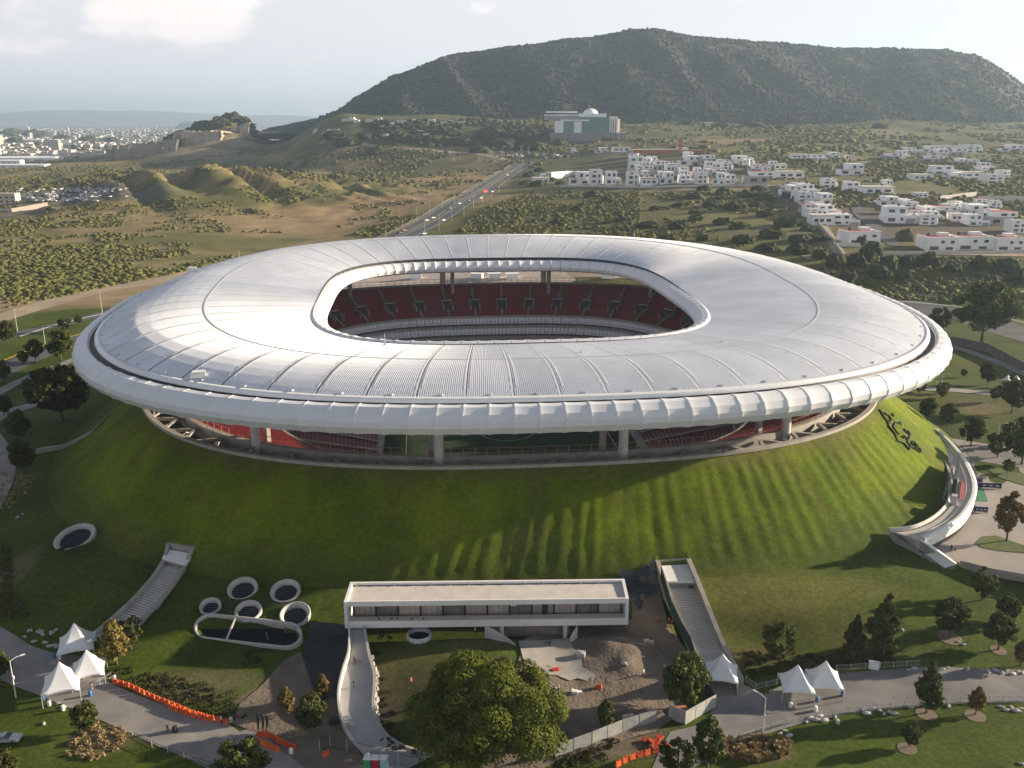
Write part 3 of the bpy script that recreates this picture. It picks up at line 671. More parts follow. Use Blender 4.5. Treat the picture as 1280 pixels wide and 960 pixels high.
    for k in range(NI):
        u0, u1 = k / NI, (k + 1) / NI; g = (u1 - u0) * .015
        mb = MB(); mb.grid([[lip(lerp(u0 + g, u1 - g, i / 6), q, .45 * (1 - abs(2 * i / 6 - 1) ** 2.5)) for i in range(7)] for q in range(8)]); mb.f = [tuple(reversed(f)) for f in mb.f]
        part(mb, 'lip_panel', M_TUBE)
    # ---- kerb ring on the berm, trench, bowl parapet
    def el(t, r, z): return (*ringp(t, r), z)
    def lift(t): return 3.4 * ss(-.3, .5, math.sin(t))
    def rimz(t): return 22.6 + 8.0 * ss(-.2, .8, math.sin(t))
    ringband('kerb_ring', M_CONC, [lambda t: el(t, 1.004, 22.6), lambda t: el(t, 1.003, 23.35), lambda t: el(t, .992, 23.35), lambda t: el(t, .990, 20.5)], smooth=False)
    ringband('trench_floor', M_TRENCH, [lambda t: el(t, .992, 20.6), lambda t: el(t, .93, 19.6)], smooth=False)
    ringband('parapet', M_CONC, [lambda t: el(t, .932, 19.4), lambda t: el(t, .930, rimz(t) + .2), lambda t: el(t, .918, rimz(t) + .2), lambda t: el(t, .916, rimz(t) - 3)], smooth=False)
    for k in range(60):
        t0 = 2 * math.pi * (k + .25) / 60
        for sgn in (-1, 1):
            a = Vector(el(t0, .937, rimz(t0) - .7)); b = Vector(el(t0 + sgn * .042, .989, 21.6)); mb = MB(); mb.beam(a, b, .9, .8); part(mb, 'brace', M_CONC)
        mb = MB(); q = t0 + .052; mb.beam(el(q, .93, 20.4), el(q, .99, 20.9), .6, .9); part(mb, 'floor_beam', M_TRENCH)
        if k % 2 == 0:
            mb = MB(); q = t0 + .03; mb.tube([el(q, .982, 21), el(q, .982, 22.6)], .14, 6); mb.tube([el(q, .982, 22.6), el(q, .975, 22.95), el(q, .968, 22.6)], .14, 6); part(mb, 'vent_pipe', M_STEEL)
    # railing
    mb = MB()
    for k in range(220):
        t = 2 * math.pi * k / 220; mb.beam(el(t, .925, rimz(t)), el(t, .925, rimz(t) + 2.1), .14)
    part(mb, 'railing_post', M_PINK, kind='stuff')
    for dz in (.9, 2.1): ringband('rail', M_PINK, [lambda t: el(t, .925, rimz(t) + dz - .06), lambda t: el(t, .9256, rimz(t) + dz + .06), lambda t: el(t, .9244, rimz(t) + dz + .06)], smooth=False)
    # columns
    for k in range(14):
        t = rad(-79.0) + 2 * math.pi * k / 14
        x, y, z = el(t, .93, 0); d = Vector((-math.sin(t), math.cos(t), 0))
        mb = MB(); p = Vector((x, y, 19)); mb.tube([p - d * .0, p + Vector((0, 0, 20.4))], 1.15, 20); part(mb, 'column', M_WCONC, smooth=False)
        q = Vector((*inner(t, 11), 0)); q = Vector(el(t, .88, 0)) - d * 3.0; mb = MB(); mb.box((q.x, q.y, 29.5), (1.1, 1.5, 19.5), t); part(mb, 'pier', M_CONC)
    # ---- bowl
    def bowl(t, r):     # r 1 rim .. 0 pitch side
        c, s = math.cos(t), math.sin(t); o = ringp(t, .915); q = (abs(c / 43) ** 4 + abs(s / 58) ** 4) ** -.25
        i = (BCX + q * (c * CR - s * SR), CY + q * (c * SR + s * CR))
        return lerp(i[0], o[0], r), lerp(i[1], o[1], r)
    def tier(nm, r0, r1, z0, z1, rows, seatm, n=300, lift=True):
        fl = []; mi = []
        for j in range(rows):
            ra, rb = lerp(r0, r1, j / rows), lerp(r0, r1, (j + 1) / rows)
            za = lambda t, j=j: lerp(z0(t), z1(t), j / rows); zb = lambda t, j=j: lerp(z0(t), z1(t), (j + 1) / rows)
            fl += [lambda t, r=ra, z=za: (*bowl(t, r), z(t)), lambda t, r=lerp(ra, rb, .45), z=za: (*bowl(t, r), z(t)), lambda t, r=lerp(ra, rb, .55), z=za, zz=zb: (*bowl(t, r), z(t) + .62), lambda t, r=lerp(ra, rb, .95), z=za: (*bowl(t, r), z(t) + .66)]
            mi += [1, 0, 0, 1]
        ths = [2 * math.pi * i / n for i in range(n)]; mb = MB(); mb.grid([[f(t) for t in ths] for f in fl], closed=True)
        mb.m = [mi[(i // n)] for i in range(len(mb.f))]; mb.f = [tuple(reversed(f)) for f in mb.f]
        return part(mb, nm, [seatm, M_CONCD])
    up0 = lambda t: 15.4 + .6 * math.sin(t) + lift(t); up1 = lambda t: rimz(t) - .6
    u_r = lambda d: 1 - d / 22.0
    tier('upper_tier', .58, .995, up0, up1, 22, M_RED)
    # aisles and vomitories in the upper tier
    vomit = MB()
    for k in range(46):
        t = rad(90) + 2 * math.pi * (k + .5) / 46
        if math.sin(t) < -.25: continue
        def up(r, dz=0): return Vector((*bowl(t, r), lerp(up0(t), up1(t), (r - .58) / .415) + dz))
        a, b = up(.58), up(.995); mb = MB(); mb.beam(a + Vector((0, 0, .8)), up(.995, .8), 1.1, .3); part(mb, 'aisle', M_CONCD)
        c = up(.70); t += ROT; rr = t
        fr = MB(); ax = Vector((-math.sin(t), math.cos(t), 0)); inw = Vector((-math.cos(t), -math.sin(t), 0))
        for sg in (-1, 1): fr.beam(c + ax * sg * 1.9 + inw * 3 + Vector((0, 0, .4)), c + ax * sg * 1.9 - inw * 2.5 + Vector((0, 0, 2.5)), .45, 1.9)
        fr.beam(c + ax * -2.1 - inw * .6 + Vector((0, 0, 3.3)), c + ax * 2.1 - inw * .6 + Vector((0, 0, 3.3)), 1.4, .5); v = part(fr, 'vomitory', M_CONC)
        op = MB(); op.box(c + inw * .6 + Vector((0, 0, 1.55)), (1.6, 3.0, 2.7), rr); part(op, 'opening', M_DARK, v)
    # fascia, suites with pale seats, lower tier
    def zf(k): return lambda t: k + .5 * math.sin(t)
    def band(nm, m, l): return ringband(nm, m, [(lambda t, r=r, z=z: (*bowl(t, r), z + .5 * math.sin(t) + lift(t))) for r, z in l], smooth=False)
    band('balcony_front', M_CONC, [(.585, 15.9), (.57, 15.9), (.565, 14.6), (.60, 14.5)])
    band('suite_back', M_DARK, [(.585, 14.6), (.585, 12.4)]); band('suite_floor', M_CONCD, [(.585, 12.4), (.535, 11.4)])
    band('balcony_front', M_CONC, [(.537, 12.0), (.525, 12.0), (.52, 10.2), (.55, 10.1)])
    band('suite_back', M_DARK, [(.545, 10.2), (.545, 8.3)]); band('suite_floor', M_CONCD, [(.545, 8.3), (.49, 7.4)]); band('balcony_front', M_CONC, [(.49, 7.9), (.475, 7.9), (.475, 6.0)])
    def suite_mesh():
        s = MB()
        for dx in (-1.15, 0, 1.15):
            s.box((dx, -.2, .45), (1.0, .9, .5)); s.box((dx, .35, 1.05), (1.0, .35, 1.2))
        return s.mesh('suite_seats', M_GRAYSEAT)
    sm = suite_mesh()
    for lvl, (r, z) in enumerate(((.552, 12.0), (.508, 7.9))):
        for k in range(74):
            t = rad(4 + 172 * (k + .5) / 74); x, y = bowl(t, r); o = link('suite_seats', sm, st, (x, y - CY, z + .55 + .5 * math.sin(t) + lift(t))); o.rotation_euler = (0, 0, t + ROT - math.pi / 2); o.scale = (1.35, 1.6, 1.5)
    tier('lower_tier', .0, .475, lambda t: -2.6, lambda t: 6.2 + lift(t), 22, M_RED, 220)
    for k in range(36):
        t = 2 * math.pi * (k + .5) / 36; mb = MB(); mb.beam((*bowl(t, 0), -1.9), (*bowl(t, .475), 6.9 + lift(t)), 1.2, .3); part(mb, 'aisle', M_GRAYSEAT if k % 9 == 4 else M_CONC)
    ringband('pitch_wall', M_CONC, [(lambda t, r=r, z=z: (*bowl(t, r), z)) for r, z in ((.0, -2.5), (-.02, -2.4), (-.03, -4))], smooth=False)
    # pitch
    mb = MB(); mb.box((BCX, CY, -4.6), (100, 130, 1), ROT); part(mb, 'pitch_surround', M_PITCH)
    mb = MB()
    def pr(x, y, z=-4.05): return (BCX + x * CR - y * SR, CY + x * SR + y * CR, z)
    def line(x0, y0, x1, y1): mb.beam(pr(x0, y0), pr(x1, y1), .13, .03)
    for x0, y0, x1, y1 in ((-34, -52.5, 34, -52.5), (-34, 52.5, 34, 52.5), (-34, -52.5, -34, 52.5), (34, -52.5, 34, 52.5), (-34, 0, 34, 0)): line(x0, y0, x1, y1)
    for s in (-1, 1):
        for a, b in ((20.1, 16.5), (9.1, 5.5)): line(-a, s * 52.5, -a, s * (52.5 - b)); line(a, s * 52.5, a, s * (52.5 - b)); line(-a, s * (52.5 - b), a, s * (52.5 - b))
    for k in range(36): a, b = k * math.pi / 18, (k + 1) * math.pi / 18; line(9.1 * math.cos(a), 9.1 * math.sin(a), 9.1 * math.cos(b), 9.1 * math.sin(b))
    part(mb, 'pitch_marking', M_WHITE)
    for s in (-1, 1):
        g = MB(); y = s * 52.5
        g.tube([pr(-3.66, y, -4), pr(-3.66, y, -1.5), pr(3.66, y, -1.5), pr(3.66, y, -4)], .1, 6); part(g, 'goal', M_WHITE)
    # rooftop fittings
    for px, py in ((300, 312), (797, 297), (480, 430), (722, 440), (905, 432)):
        best = min(((abs(q[0] - px) + abs(q[1] - py), th, s) for th in [i * .03 for i in range(210)] for s in (.1, .25, .4, .515, .65, .8, .95) for q in [proj(roof_pt(th, s))]), key=lambda a: a[0])
        a = Vector(roof_pt(best[1], best[2])); mb = MB(); mb.tube([a, a + Vector((0, 0, 3.2))], [.12, .05], 6); mb.box(a + Vector((0, 0, .2)), (.6, .6, .5)); part(mb, 'lightning_rod', M_STEEL)
    for px, py in ((250, 472), (240, 331)):
        best = min(((abs(q[0] - px) + abs(q[1] - py), th, s) for th in [i * .01 for i in range(628)] for s in [.5 + .02 * j for j in range(25)] for q in [proj(roof_pt(th, s))]), key=lambda a: a[0])
        a = Vector(roof_pt(best[1], best[2])); mb = MB(); mb.box(a + Vector((0, 0, .7)), (3.2, 1.6, 1.2), .3); mb.box(a + Vector((.2, 0, 1.4)), (2.8, 1.9, .25), .3); part(mb, 'roof_hatch', M_SEAM)
    # hexagonal inspection lids in a row near the front edge
    for k in range(SEC):
        th = 2 * math.pi * (k + .5) / SEC; a = Vector(roof_pt(th, .955, .2)); mb = MB(); mb.box(a, (.7, .7, .35), th); part(mb, 'lid', M_STEEL)
    return st
M_PITCH = mat('pitch_grass', (.012, .036, .006), .9, .3, .25)
def proj(p):
    y, z = p[1], p[2] - CAMZ; dep = y * cp - z * sp; up = y * sp + z * cp
    return (640 + F * p[0] / dep, 480 - F * up / dep)
def emblem():
    """club crest drawn in dark hedge lines on the right flank of the berm"""
    def q(x, y): return (1080 + x / 4.8, 440 + y / 4.8)
    L1 = [[(88, 350), (100, 360), (118, 395), (145, 430), (150, 455), (185, 495), (200, 540), (240, 555), (270, 590), (280, 575), (340, 605), (345, 600), (320, 570), (300, 545), (290, 540), (292, 560), (310, 575), (325, 580)],
          [(118, 370), (150, 390), (165, 415), (155, 430), (140, 430)], [(170, 375), (178, 390)], [(215, 425), (222, 440), (190, 425), (175, 460), (205, 495), (212, 500)], [(190, 455), (175, 462)],
          [(240, 470), (262, 480), (278, 500), (270, 530), (262, 552)], [(235, 505), (260, 530), (262, 550)], [(240, 468), (245, 480), (265, 495)], [(222, 510), (240, 525)], [(265, 555), (280, 575)]]
    e = thing('hedge_emblem', 'club crest outlined in dark hedge lines on the sunlit right flank of the grass berm', 'emblem', tuple(G(*q(220, 490))))
    o = e.location
    for l in L1:
        pts = [G(*q(*p)) - o for p in l]; mb = MB(); mb.tube([p + Vector((0, 0, .30)) for p in pts], .25, 6); mb.obj('hedge_line', M_LEAFDK, e)
M_LEAFDK = mat('dark_hedge', (.022, .035, .01), .9, .4, 1.5, bump=.5)
# ------------------------------------------------------------------ vegetation prototypes
def leaves(pts, nrm, size, rr, flat=.5):
    """one small quad per point"""
    n = len(pts); a = rr.normal(size=(n, 3)); nn = nrm + rr.normal(size=(n, 3)) * flat; nn /= np.linalg.norm(nn, axis=1)[:, None]
    t = np.cross(nn, a); t /= np.linalg.norm(t, axis=1)[:, None]; b = np.cross(nn, t); s = (size * rr.uniform(.6, 1.35, n))[:, None]
    v = np.stack([pts - t * s - b * s * .6, pts + t * s - b * s * .6, pts + t * s * .8 + b * s * .7, pts - t * s * .8 + b * s * .7], 1).reshape(-1, 3)
    return v, np.arange(4 * n).reshape(-1, 4)
def crown(rr, h0, h1, w_, nc, nl, size, shape='round', cr=.3, off=(0, 0)):
    P_, Nn = [], []; c0 = np.array([off[0], off[1], (h0 + h1) / 2]); hh = (h1 - h0) / 2
    for i in range(nc):
        d = rr.normal(size=3); d /= np.linalg.norm(d); q = rr.uniform(.35, .92) ** .6; z = d[2] * q
        if shape == 'cone': ww = w_ * (1.02 - (z + 1) / 2) ** .75 * 1.05
        elif shape == 'column': ww = w_ * (1 - abs(z) ** 3)
        else: ww = w_
        c = c0 + np.array([d[0] * q * ww, d[1] * q * ww, z * hh]); r = cr * w_ * rr.uniform(.55, 1.15)
        if shape == 'cone': r *= 1.15 - .6 * (z + 1) / 2
        dd = rr.normal(size=(nl, 3)); dd /= np.linalg.norm(dd, axis=1)[:, None]
        P_.append(c + dd * r * rr.uniform(.55, 1.05, (nl, 1)) * np.array([1, 1, .8])); Nn.append(dd)
    return leaves(np.concatenate(P_), np.concatenate(Nn), size, rr)
def tree_meshes(name, seed, shape, h, w_, bare, nc, nl, size, leafm, tr=.16, cr=.3):
    rr = np.random.RandomState(seed); v, f = crown(rr, bare, h, w_, nc, nl, size, shape, cr)
    mc = np_mesh('crown', v, f, leafm)
    mb = MB(); mb.tube([(0, 0, -.3), (.05, .02, bare * .6), (.0, .08, bare + (h - bare) * .35), (.05, 0, h * .85)], [tr * 1.35, tr, tr * .7, tr * .2], 8)
    for k in range(6):
        a = k * 1.05 + seed; z = bare * .8 + (h - bare) * .09 * k; l = w_ * (.75 if shape == 'round' else .5)
        mb.tube([(0, 0, z), (math.cos(a) * l * .5, math.sin(a) * l * .5, z + l * .35), (math.cos(a) * l, math.sin(a) * l, z + l * .55)], [tr * .55, tr * .35, tr * .12], 5)
    return (mb.mesh('trunk', M_TRUNK, True), mc, h)
TREES = {}
def init_trees():
    T_ = TREES
    T_['round'] = [tree_meshes('t', s, 'round', 8, 3.0, 1.7, 50, 90, .2, M_LEAF, cr=.34) for s in (1, 2, 3)]
    T_['cone'] = [tree_meshes('t', s, 'cone', 10, 2.9, 1.2, 70, 90, .2, M_LEAF, cr=.32) for s in (4, 5)]
    T_['column'] = [tree_meshes('t', s, 'column', 9, 1.9, .9, 52, 85, .19, M_LEAF, cr=.4) for s in (6, 7)]
    T_['ragged'] = [tree_meshes('t', s, 'round', 8, 3.0, 1.0, 40, 75, .2, M_LEAF, cr=.3) for s in (8, 9)]
    T_['spread'] = [tree_meshes('t', s, 'round', 9, 4.6, 2.2, 76, 90, .24, M_LEAF, .24, .27) for s in (10, 11)]
    T_['yellow'] = [tree_meshes('t', s, 'cone', 8, 2.6, 1.2, 48, 80, .19, M_LEAFY, cr=.32) for s in (12, 13)]
    T_['autumn'] = [tree_meshes('t', s, 'column', 9, 2.3, 2.4, 46, 75, .19, M_LEAFO, cr=.32) for s in (14,)]
M_LEAFO = mat('russet_foliage', (.17, .11, .03), .65, .5, 1.1, coord='obj', trans=.2)
def place_tree(kind, px, py, hpx, label, group=None, i=0, ws=1.0, name='tree'):
    tr, cr_, h = TREES[kind][i % len(TREES[kind])]; g = G(px, py); k = pxm(g)
    dep = math.atan2(CAMZ - g.z, math.hypot(g.x, g.y)); hm = hpx / k / math.cos(dep); s = hm / h
    t = thing(name, label, 'tree', tuple(g), R.uniform(0, 6.28), group); t.scale = (s * ws, s * ws, s)
    link('trunk', tr, t); link('crown', cr_, t); return t
def trees():
    g1 = 'young trees on the lawns in front of the stadium'
    for a in (('ragged', 971, 823, 46, 'ragged dark tree behind the twin white tents on the right lawn'), ('cone', 1067, 823, 52, 'shorter of the two conical trees standing close together on the right lawn'),
              ('cone', 1103, 820, 74, 'taller conical tree, right of its shorter neighbour at the lawn edge'), ('round', 1187, 797, 47, 'round-crowned tree in a bare soil ring alone on the right lawn'),
              ('round', 1248, 812, 44, 'round tree at far right of the lawn, nearest the road of its cluster'), ('round', 1257, 779, 36, 'round tree on the right lawn just behind another round tree near the photo edge'),
              ('ragged', 1228, 750, 40, 'dark tree half under the edge of the raised plaza on the right'), ('cone', 1158, 891, 60, 'broad conical tree in a soil ring beside the curving road at lower right'),
              ('yellow', 1219, 893, 36, 'small yellowish-green tree in a large bare soil ring at lower right'), ('round', 1138, 933, 26, 'smallest tree, alone on the lower right lawn in a soil ring'),
              ('yellow', 1276, 832, 34, 'yellowish tree cut by the right edge of the photo above the road'), ('column', 884, 962, 64, 'tall narrow pointed tree at the bottom, beside the road junction'),
              ('round', 853, 884, 60, 'dense dark tree inside the corner of the grey site hoarding'), ('column', 757, 914, 38, 'narrow tree standing on the bare building site behind the hoarding'),
              ('ragged', 847, 975, 48, 'bushy tree at the bottom edge left of the narrow pointed tree'), ('yellow', 146, 830, 58, 'yellow-leaved tree at the foot of the left stairway'),
              ('ragged', 164, 812, 40, 'half-yellow tree close behind the yellow-leaved one by the left stairs'), ('round', 108, 914, 34, 'round green tree in front of the white tents at lower left'),
              ('yellow', 404, 874, 32, 'small golden tree on the dark sheeting left of the curved ramp'), ('yellow', 359, 892, 34, 'small yellow-green tree on bare earth near the light wells'),
              ('round', 389, 914, 40, 'round dark green tree on bare earth left of the curved ramp'), ('spread', 303, 990, 52, 'wide dark tree crown cut by the bottom edge left of centre'),
              ('round', 0, 850, 34, 'green tree cut by the left edge beside the white lamp post'), ('round', 5, 978, 40, 'dark tree in the bottom left corner')):
        place_tree(*a, i=R.randint(0, 5))
    for a in (('spread', 78, 527, 68, 'largest dark tree left of the stadium, above the low curved wall'), ('round', 10, 430, 30, 'dark tree by the street at the left edge'),
              ('round', 45, 452, 28, 'medium tree on the pavement left of the stadium, left of a bigger one'), ('round', 77, 452, 40, 'dark tree beside the street, nearest the left rim of the roof'),
              ('round', 99, 406, 12, 'small bush-like tree on the street median near the roof edge'), ('ragged', 82, 415, 20, 'small tree on the street median, left of a smaller one'),
              ('round', 4, 478, 28, 'dark tree cut by the left edge below the street'), ('round', 24, 552, 40, 'upper tree of the dark row along the left path'),
              ('round', 30, 590, 40, 'lower tree of the dark row along the left path, nearest the reed bed'), ('ragged', 30, 456, 20, 'small thin sapling beside the left pavement'),
              ('round', 5, 520, 26, 'dark tree on the left edge beside the footpath'), ('ragged', 55, 480, 14, 'little shrubby tree below the left pavement')):
        place_tree(*a, i=R.randint(0, 5))
    for a in (('ragged', 1174, 418, 38, 'brownish tree beside the road just right of the roof edge'), ('spread', 1227, 428, 72, 'tallest spreading tree beside the main road right of the stadium'),
              ('round', 1234, 481, 28, 'round tree in the park below the retaining wall'), ('round', 1264, 516, 44, 'big dark tree beside the distant white tents at the right edge'),
              ('round', 1213, 557, 36, 'mid-sized tree on the park lawn beside the plaza road'), ('round', 1159, 526, 28, 'slim park tree right of the berm, nearest the roof'),
              ('round', 1184, 533, 28, 'slim park tree second from the berm'), ('ragged', 1181, 492, 16, 'small tree beside the park path, nearest the roof rim'),
              ('ragged', 1176, 498, 20, 'little tree on the verge of the park path'), ('ragged', 1150, 492, 18, 'small tree half hidden behind the roof edge'),
              ('ragged', 1204, 472, 12, 'tiny tree on the park mound'), ('round', 1244, 502, 18, 'small tree along the park path left of the distant tents'),
              ('ragged', 1247, 572, 36, 'brown thin tree beside the plaza road on the right'), ('ragged', 1259, 592, 20, 'small dark tree on the first plaza island'),
              ('round', 1277, 580, 58, 'dark tree cut by the right edge above the plaza'), ('autumn', 1257, 682, 66, 'russet tree with pale trunk on the teardrop plaza island'), ('ragged', 1262, 556, 30, 'bare brownish tree near the right edge of the park')):
        place_tree(*a, i=R.randint(0, 5))
    # the great tree
    g = G(612, 935); t = thing('great_tree', 'huge broad evergreen tree with billowing crown beside the building site', 'tree', tuple(g))
    rr = np.random.RandomState(5); vs, fs, o = [], [], 0
    for i in range(95):
        d = rr.normal(size=3); d[2] = abs(d[2]) * .9 - .12; d /= np.linalg.norm(d); q = rr.uniform(.72, .95) if i < 80 else rr.uniform(.3, .7)
        c = np.array([d[0] * 13.0 * q, d[1] * 11.5 * q, 4.5 + d[2] * 9.5 * q]); r = rr.uniform(1.7, 3.3)
        nl = int(95 * r * r); dd = rr.normal(size=(nl, 3)); dd /= np.linalg.norm(dd, axis=1)[:, None]; dd[:, 2] = np.where(dd[:, 2] < -.3, -dd[:, 2], dd[:, 2])
        v, f = leaves(c + dd * r * (.84 + .2 * rr.rand(nl, 1)) * np.array([1, 1, .95]), dd, .17, rr, .3); vs.append(v); fs.append(f + o); o += len(v)
    link('crown', np_mesh('crown', np.concatenate(vs), np.concatenate(fs), M_LEAFB), t)
    mb = MB(); mb.tube([(0, 0, -1), (0, 0, 2), (.4, 0, 5)], [1.3, .9, .6], 12)
    for k in range(9): a = k * .7; mb.tube([(0, 0, 1.5), (math.cos(a) * 4, math.sin(a) * 4, 5), (math.cos(a) * 9, math.sin(a) * 8, 8)], [.5, .3, .1], 6)
    mb.obj('trunk', M_TRUNK, t)
def shrub_mesh(seed, m, n=260, size=.16):
    rr = np.random.RandomState(seed); v, f = crown(rr, -.1, 1.0, .95, 9, n // 9, size, 'round', .5); return np_mesh('shrub', v, f, m)
def place(name, me, p, s, label, cat, group=None, rz=None):
    o = link(name, me, None, tuple(p)); o.scale = s if isinstance(s, tuple) else (s, s, s); o.rotation_euler = (0, 0, R.uniform(0, 6.28) if rz is None else rz); return tag(o, label, cat, group)
def tuft_mesh():
    rr = np.random.RandomState(4); v = []
    for i in range(90):
        a = rr.uniform(0, 6.28); l = rr.uniform(.3, .8); b = np.array([rr.normal() * .06, rr.normal() * .06, 0]); e = b + np.array([math.cos(a) * l * .5, math.sin(a) * l * .5, rr.uniform(.5, 1.0)]); m_ = b * .4 + e * .6 + np.array([0, 0, .12]); w_ = np.array([-math.sin(a), math.cos(a), 0]) * .05
        v += [b - w_, b + w_, m_ + w_, m_ - w_, m_ - w_, m_ + w_, e + w_ * .3, e - w_ * .3]
    return np_mesh('grass_tuft', np.array(v), np.arange(len(v)).reshape(-1, 4), M_TUFT)
def blob_field(name, pts, sub, m, label, cat):
    bv, bf = icos(sub); rr = np.random.RandomState(11); n = len(pts); A = np.array([p[:3] for p in pts]); s = np.array([p[3] for p in pts])
    V = bv[None] * rr.uniform(.6, 1.3, (n, len(bv), 1)) * (s[:, None, None] * np.array([1, 1, .62])) + A[:, None, :]
    Fc = bf[None] + (np.arange(n) * len(bv))[:, None, None]
    return tag(link(name, np_mesh(name, V.reshape(-1, 3), Fc.reshape(-1, 3), m, True)), label, cat, kind='stuff')
CLEAR = []
def near_road(px, py):
    pts = [(430, 330), (500, 296), (560, 264), (610, 234), (655, 205)]
    for a, b in zip(pts, pts[1:]):
        if b[1] <= py <= a[1]:
            x = lerp(a[0], b[0], (py - a[1]) / (b[1] - a[1])); return abs(px - x) < 24 - (300 - py) * .10
    return False
def rowed(spots, per, fmt):
    '''spots sorted into rows from the back, each named by its place in its row'''
    sp_ = sorted(spots, key=lambda q: q[1]); rows = [sorted(sp_[i:i + per]) for i in range(0, len(sp_), per)]
    return [(q, fmt % (ORD[j], ORD[i])) for i, r in enumerate(rows) for j, q in enumerate(r)]
def vegetation():
    # scrub over the far fields
    rr = random.Random(21); big, small, dark = [], [], []
    polys = [([(-40, 205), (130, 200), (300, 190), (430, 165), (640, 175), (650, 205), (560, 262), (500, 292), (420, 305), (330, 310), (250, 335), (130, 360), (-40, 395)], 14000, 0),
             ([(665, 240), (960, 240), (1010, 280), (1040, 325), (900, 330), (720, 300), (560, 300), (600, 262)], 4200, 1), ([(1040, 320), (1400, 325), (1400, 385), (1200, 380), (1100, 372), (1020, 345)], 1100, 2),
             ([(640, 150), (1400, 150), (1400, 330), (1100, 300), (1000, 235), (830, 180), (640, 215)], 8500, 3), ([(440, 152), (600, 150), (690, 158), (700, 182), (640, 188), (560, 186), (480, 176)], 900, 4)]
    for poly, n, kd in polys:
        c = 0; tries = 0; x0, x1 = min(p[0] for p in poly), max(p[0] for p in poly); ya, yb = (395, 2300) if kd in (0,) else (600, 1500) if kd == 1 else (440, 800) if kd == 2 else (700, 2600) if kd == 3 else (1100, 2700)
        while c < n and tries < n * 9:
            tries += 1; y = ya * (yb / ya) ** rr.random(); x = (rr.uniform(x0, x1) - 640) / F * y * 1.02; z = T(x, y); px, py = proj((x, y, z))
            if not inpoly(px, py, poly) or near_road(px, py): continue
            v = fbm(x, y, 130, 3, 14) + .7 * fbm(x, y, 40, 2, 15)
            thr = (-.02, -.15, -.35, .0, -.3)[kd]
            if px > 290 and px < 470 and py > 252 and kd == 0: thr = .35
            if kd == 0 and py < 255: thr = .10
            if kd == 0 and px > 130 and px < 330 and 196 < py < 252: thr = .3
            if kd == 3 and 198 < py < 300 and px > 720: thr = -.35
            if kd == 1: thr = .2 if px > 800 else -.6
            if v < thr + rr.uniform(-.25, .25): continue
            s = rr.uniform(.8, 2.2) * (1 + .5 * (y > 1200)) * (1.5 if kd == 3 and y > 1300 else 1) * (1.6 if rr.random() < .12 else 1)
            if kd == 4: s = rr.uniform(4, 9)
            if kd == 3 and py > 198 and py < 300 and px > 720: s = rr.uniform(1.5, 3.8)
            (big if y < 900 else dark if kd == 4 else small).append((x, y, z + s * .12, s)); c += 1
    blob_field('dark_scrub', dark, 1, M_SCRUBD, 'dark wooded rise below the mountain, left of the museum', 'woodland')
    blob_field('scrub', big, 1, M_SCRUB, 'green scrub spread over the fields behind the stadium', 'scrub'); blob_field('distant_scrub', small, 1, M_SCRUB, 'small scrub dotting the distant slopes', 'scrub')
    # countable round bushes on the field right of the highway and the tree belts
    bm_ = [leaf_blob(s) for s in (1, 2, 3)]
    n = 0
    for px, py, w_ in ((1000, 262, 34), (870, 250, 0),):
        pass
    spots = [(742, 246, 22), (760, 252, 18), (820, 262, 16), (850, 258, 20), (868, 266, 14), (722, 262, 16), (868, 248, 24), (905, 242, 22), (935, 246, 26), (960, 250, 26), (985, 246, 18), (890, 258, 24), (920, 262, 30), (945, 258, 18), (1000, 250, 20), (870, 275, 20),
             (905, 280, 26), (925, 285, 24), (958, 270, 26), (985, 282, 34), (1010, 288, 20), (930, 302, 30), (965, 296, 34), (1000, 302, 30), (1015, 300, 22), (850, 285, 26), (835, 300, 24), (960, 313, 30), (1000, 315, 34), (880, 300, 20), (812, 284, 26), (780, 276, 20), (700, 280, 24), (900, 250, 18), (880, 238, 20), (948, 238, 20), (1030, 300, 16)]
    for (px, py, w_), lab in rowed(spots, 9, 'round dark field bush, %s from left in the %s row below the estate'):
        g = G(px, py); s = w_ / pxm(g) / 2; place('bush', bm_[n % 3], g, (s * 1.1, s, s * .62), lab, 'bush', 'round bushes on the field right of the highway'); n += 1
    for (px, py, w_), lab in rowed(((1070, 330, 24), (1085, 322, 20), (1045, 332, 26), (1025, 322, 20), (1110, 335, 26), (1135, 332, 22), (1098, 345, 24), (1160, 330, 26), (1190, 340, 22), (1225, 335, 26), (1260, 338, 28), (1130, 350, 22), (1075, 305, 16), (1130, 300, 22), (1090, 318, 26), (1270, 352, 24), (1240, 356, 20), (1060, 350, 22)), 9, 'dark tree belt clump near the estate, %s from left, %s row from behind'):
        if w_ == 0: continue
        g = G(px, py); s = w_ / pxm(g) / 2; place('bush', bm_[n % 3], g, (s * 1.1, s, s * 1.15), lab, 'bush', 'dark tree clumps in front of the estate'); n += 1
    for (px, py, w_), lab in rowed(((290, 148, 24), (302, 152, 22), (275, 155, 26), (255, 158, 24), (235, 160, 24), (470, 190, 24), (435, 180, 30), (560, 168, 30), (610, 172, 34), (650, 176, 30), (580, 180, 24), (690, 170, 24), (520, 175, 26), (15, 170, 30), (45, 172, 30), (80, 176, 24), (110, 178, 24), (140, 178, 20), (420, 172, 30), (20, 180, 24),
                       (540, 176, 22), (500, 172, 22), (630, 182, 30), (600, 190, 24), (670, 186, 28), (700, 180, 20), (455, 172, 22), (900, 160, 22), (940, 158, 24), (860, 156, 22), (1010, 155, 20), (1060, 152, 22), (980, 160, 20), (1100, 160, 20), (675, 214, 16), (662, 220, 18), (690, 226, 14), (672, 232, 20), (700, 230, 12), (655, 230, 12)), 11, 'dark distant thicket, %s from left in the %s band below the horizon'):
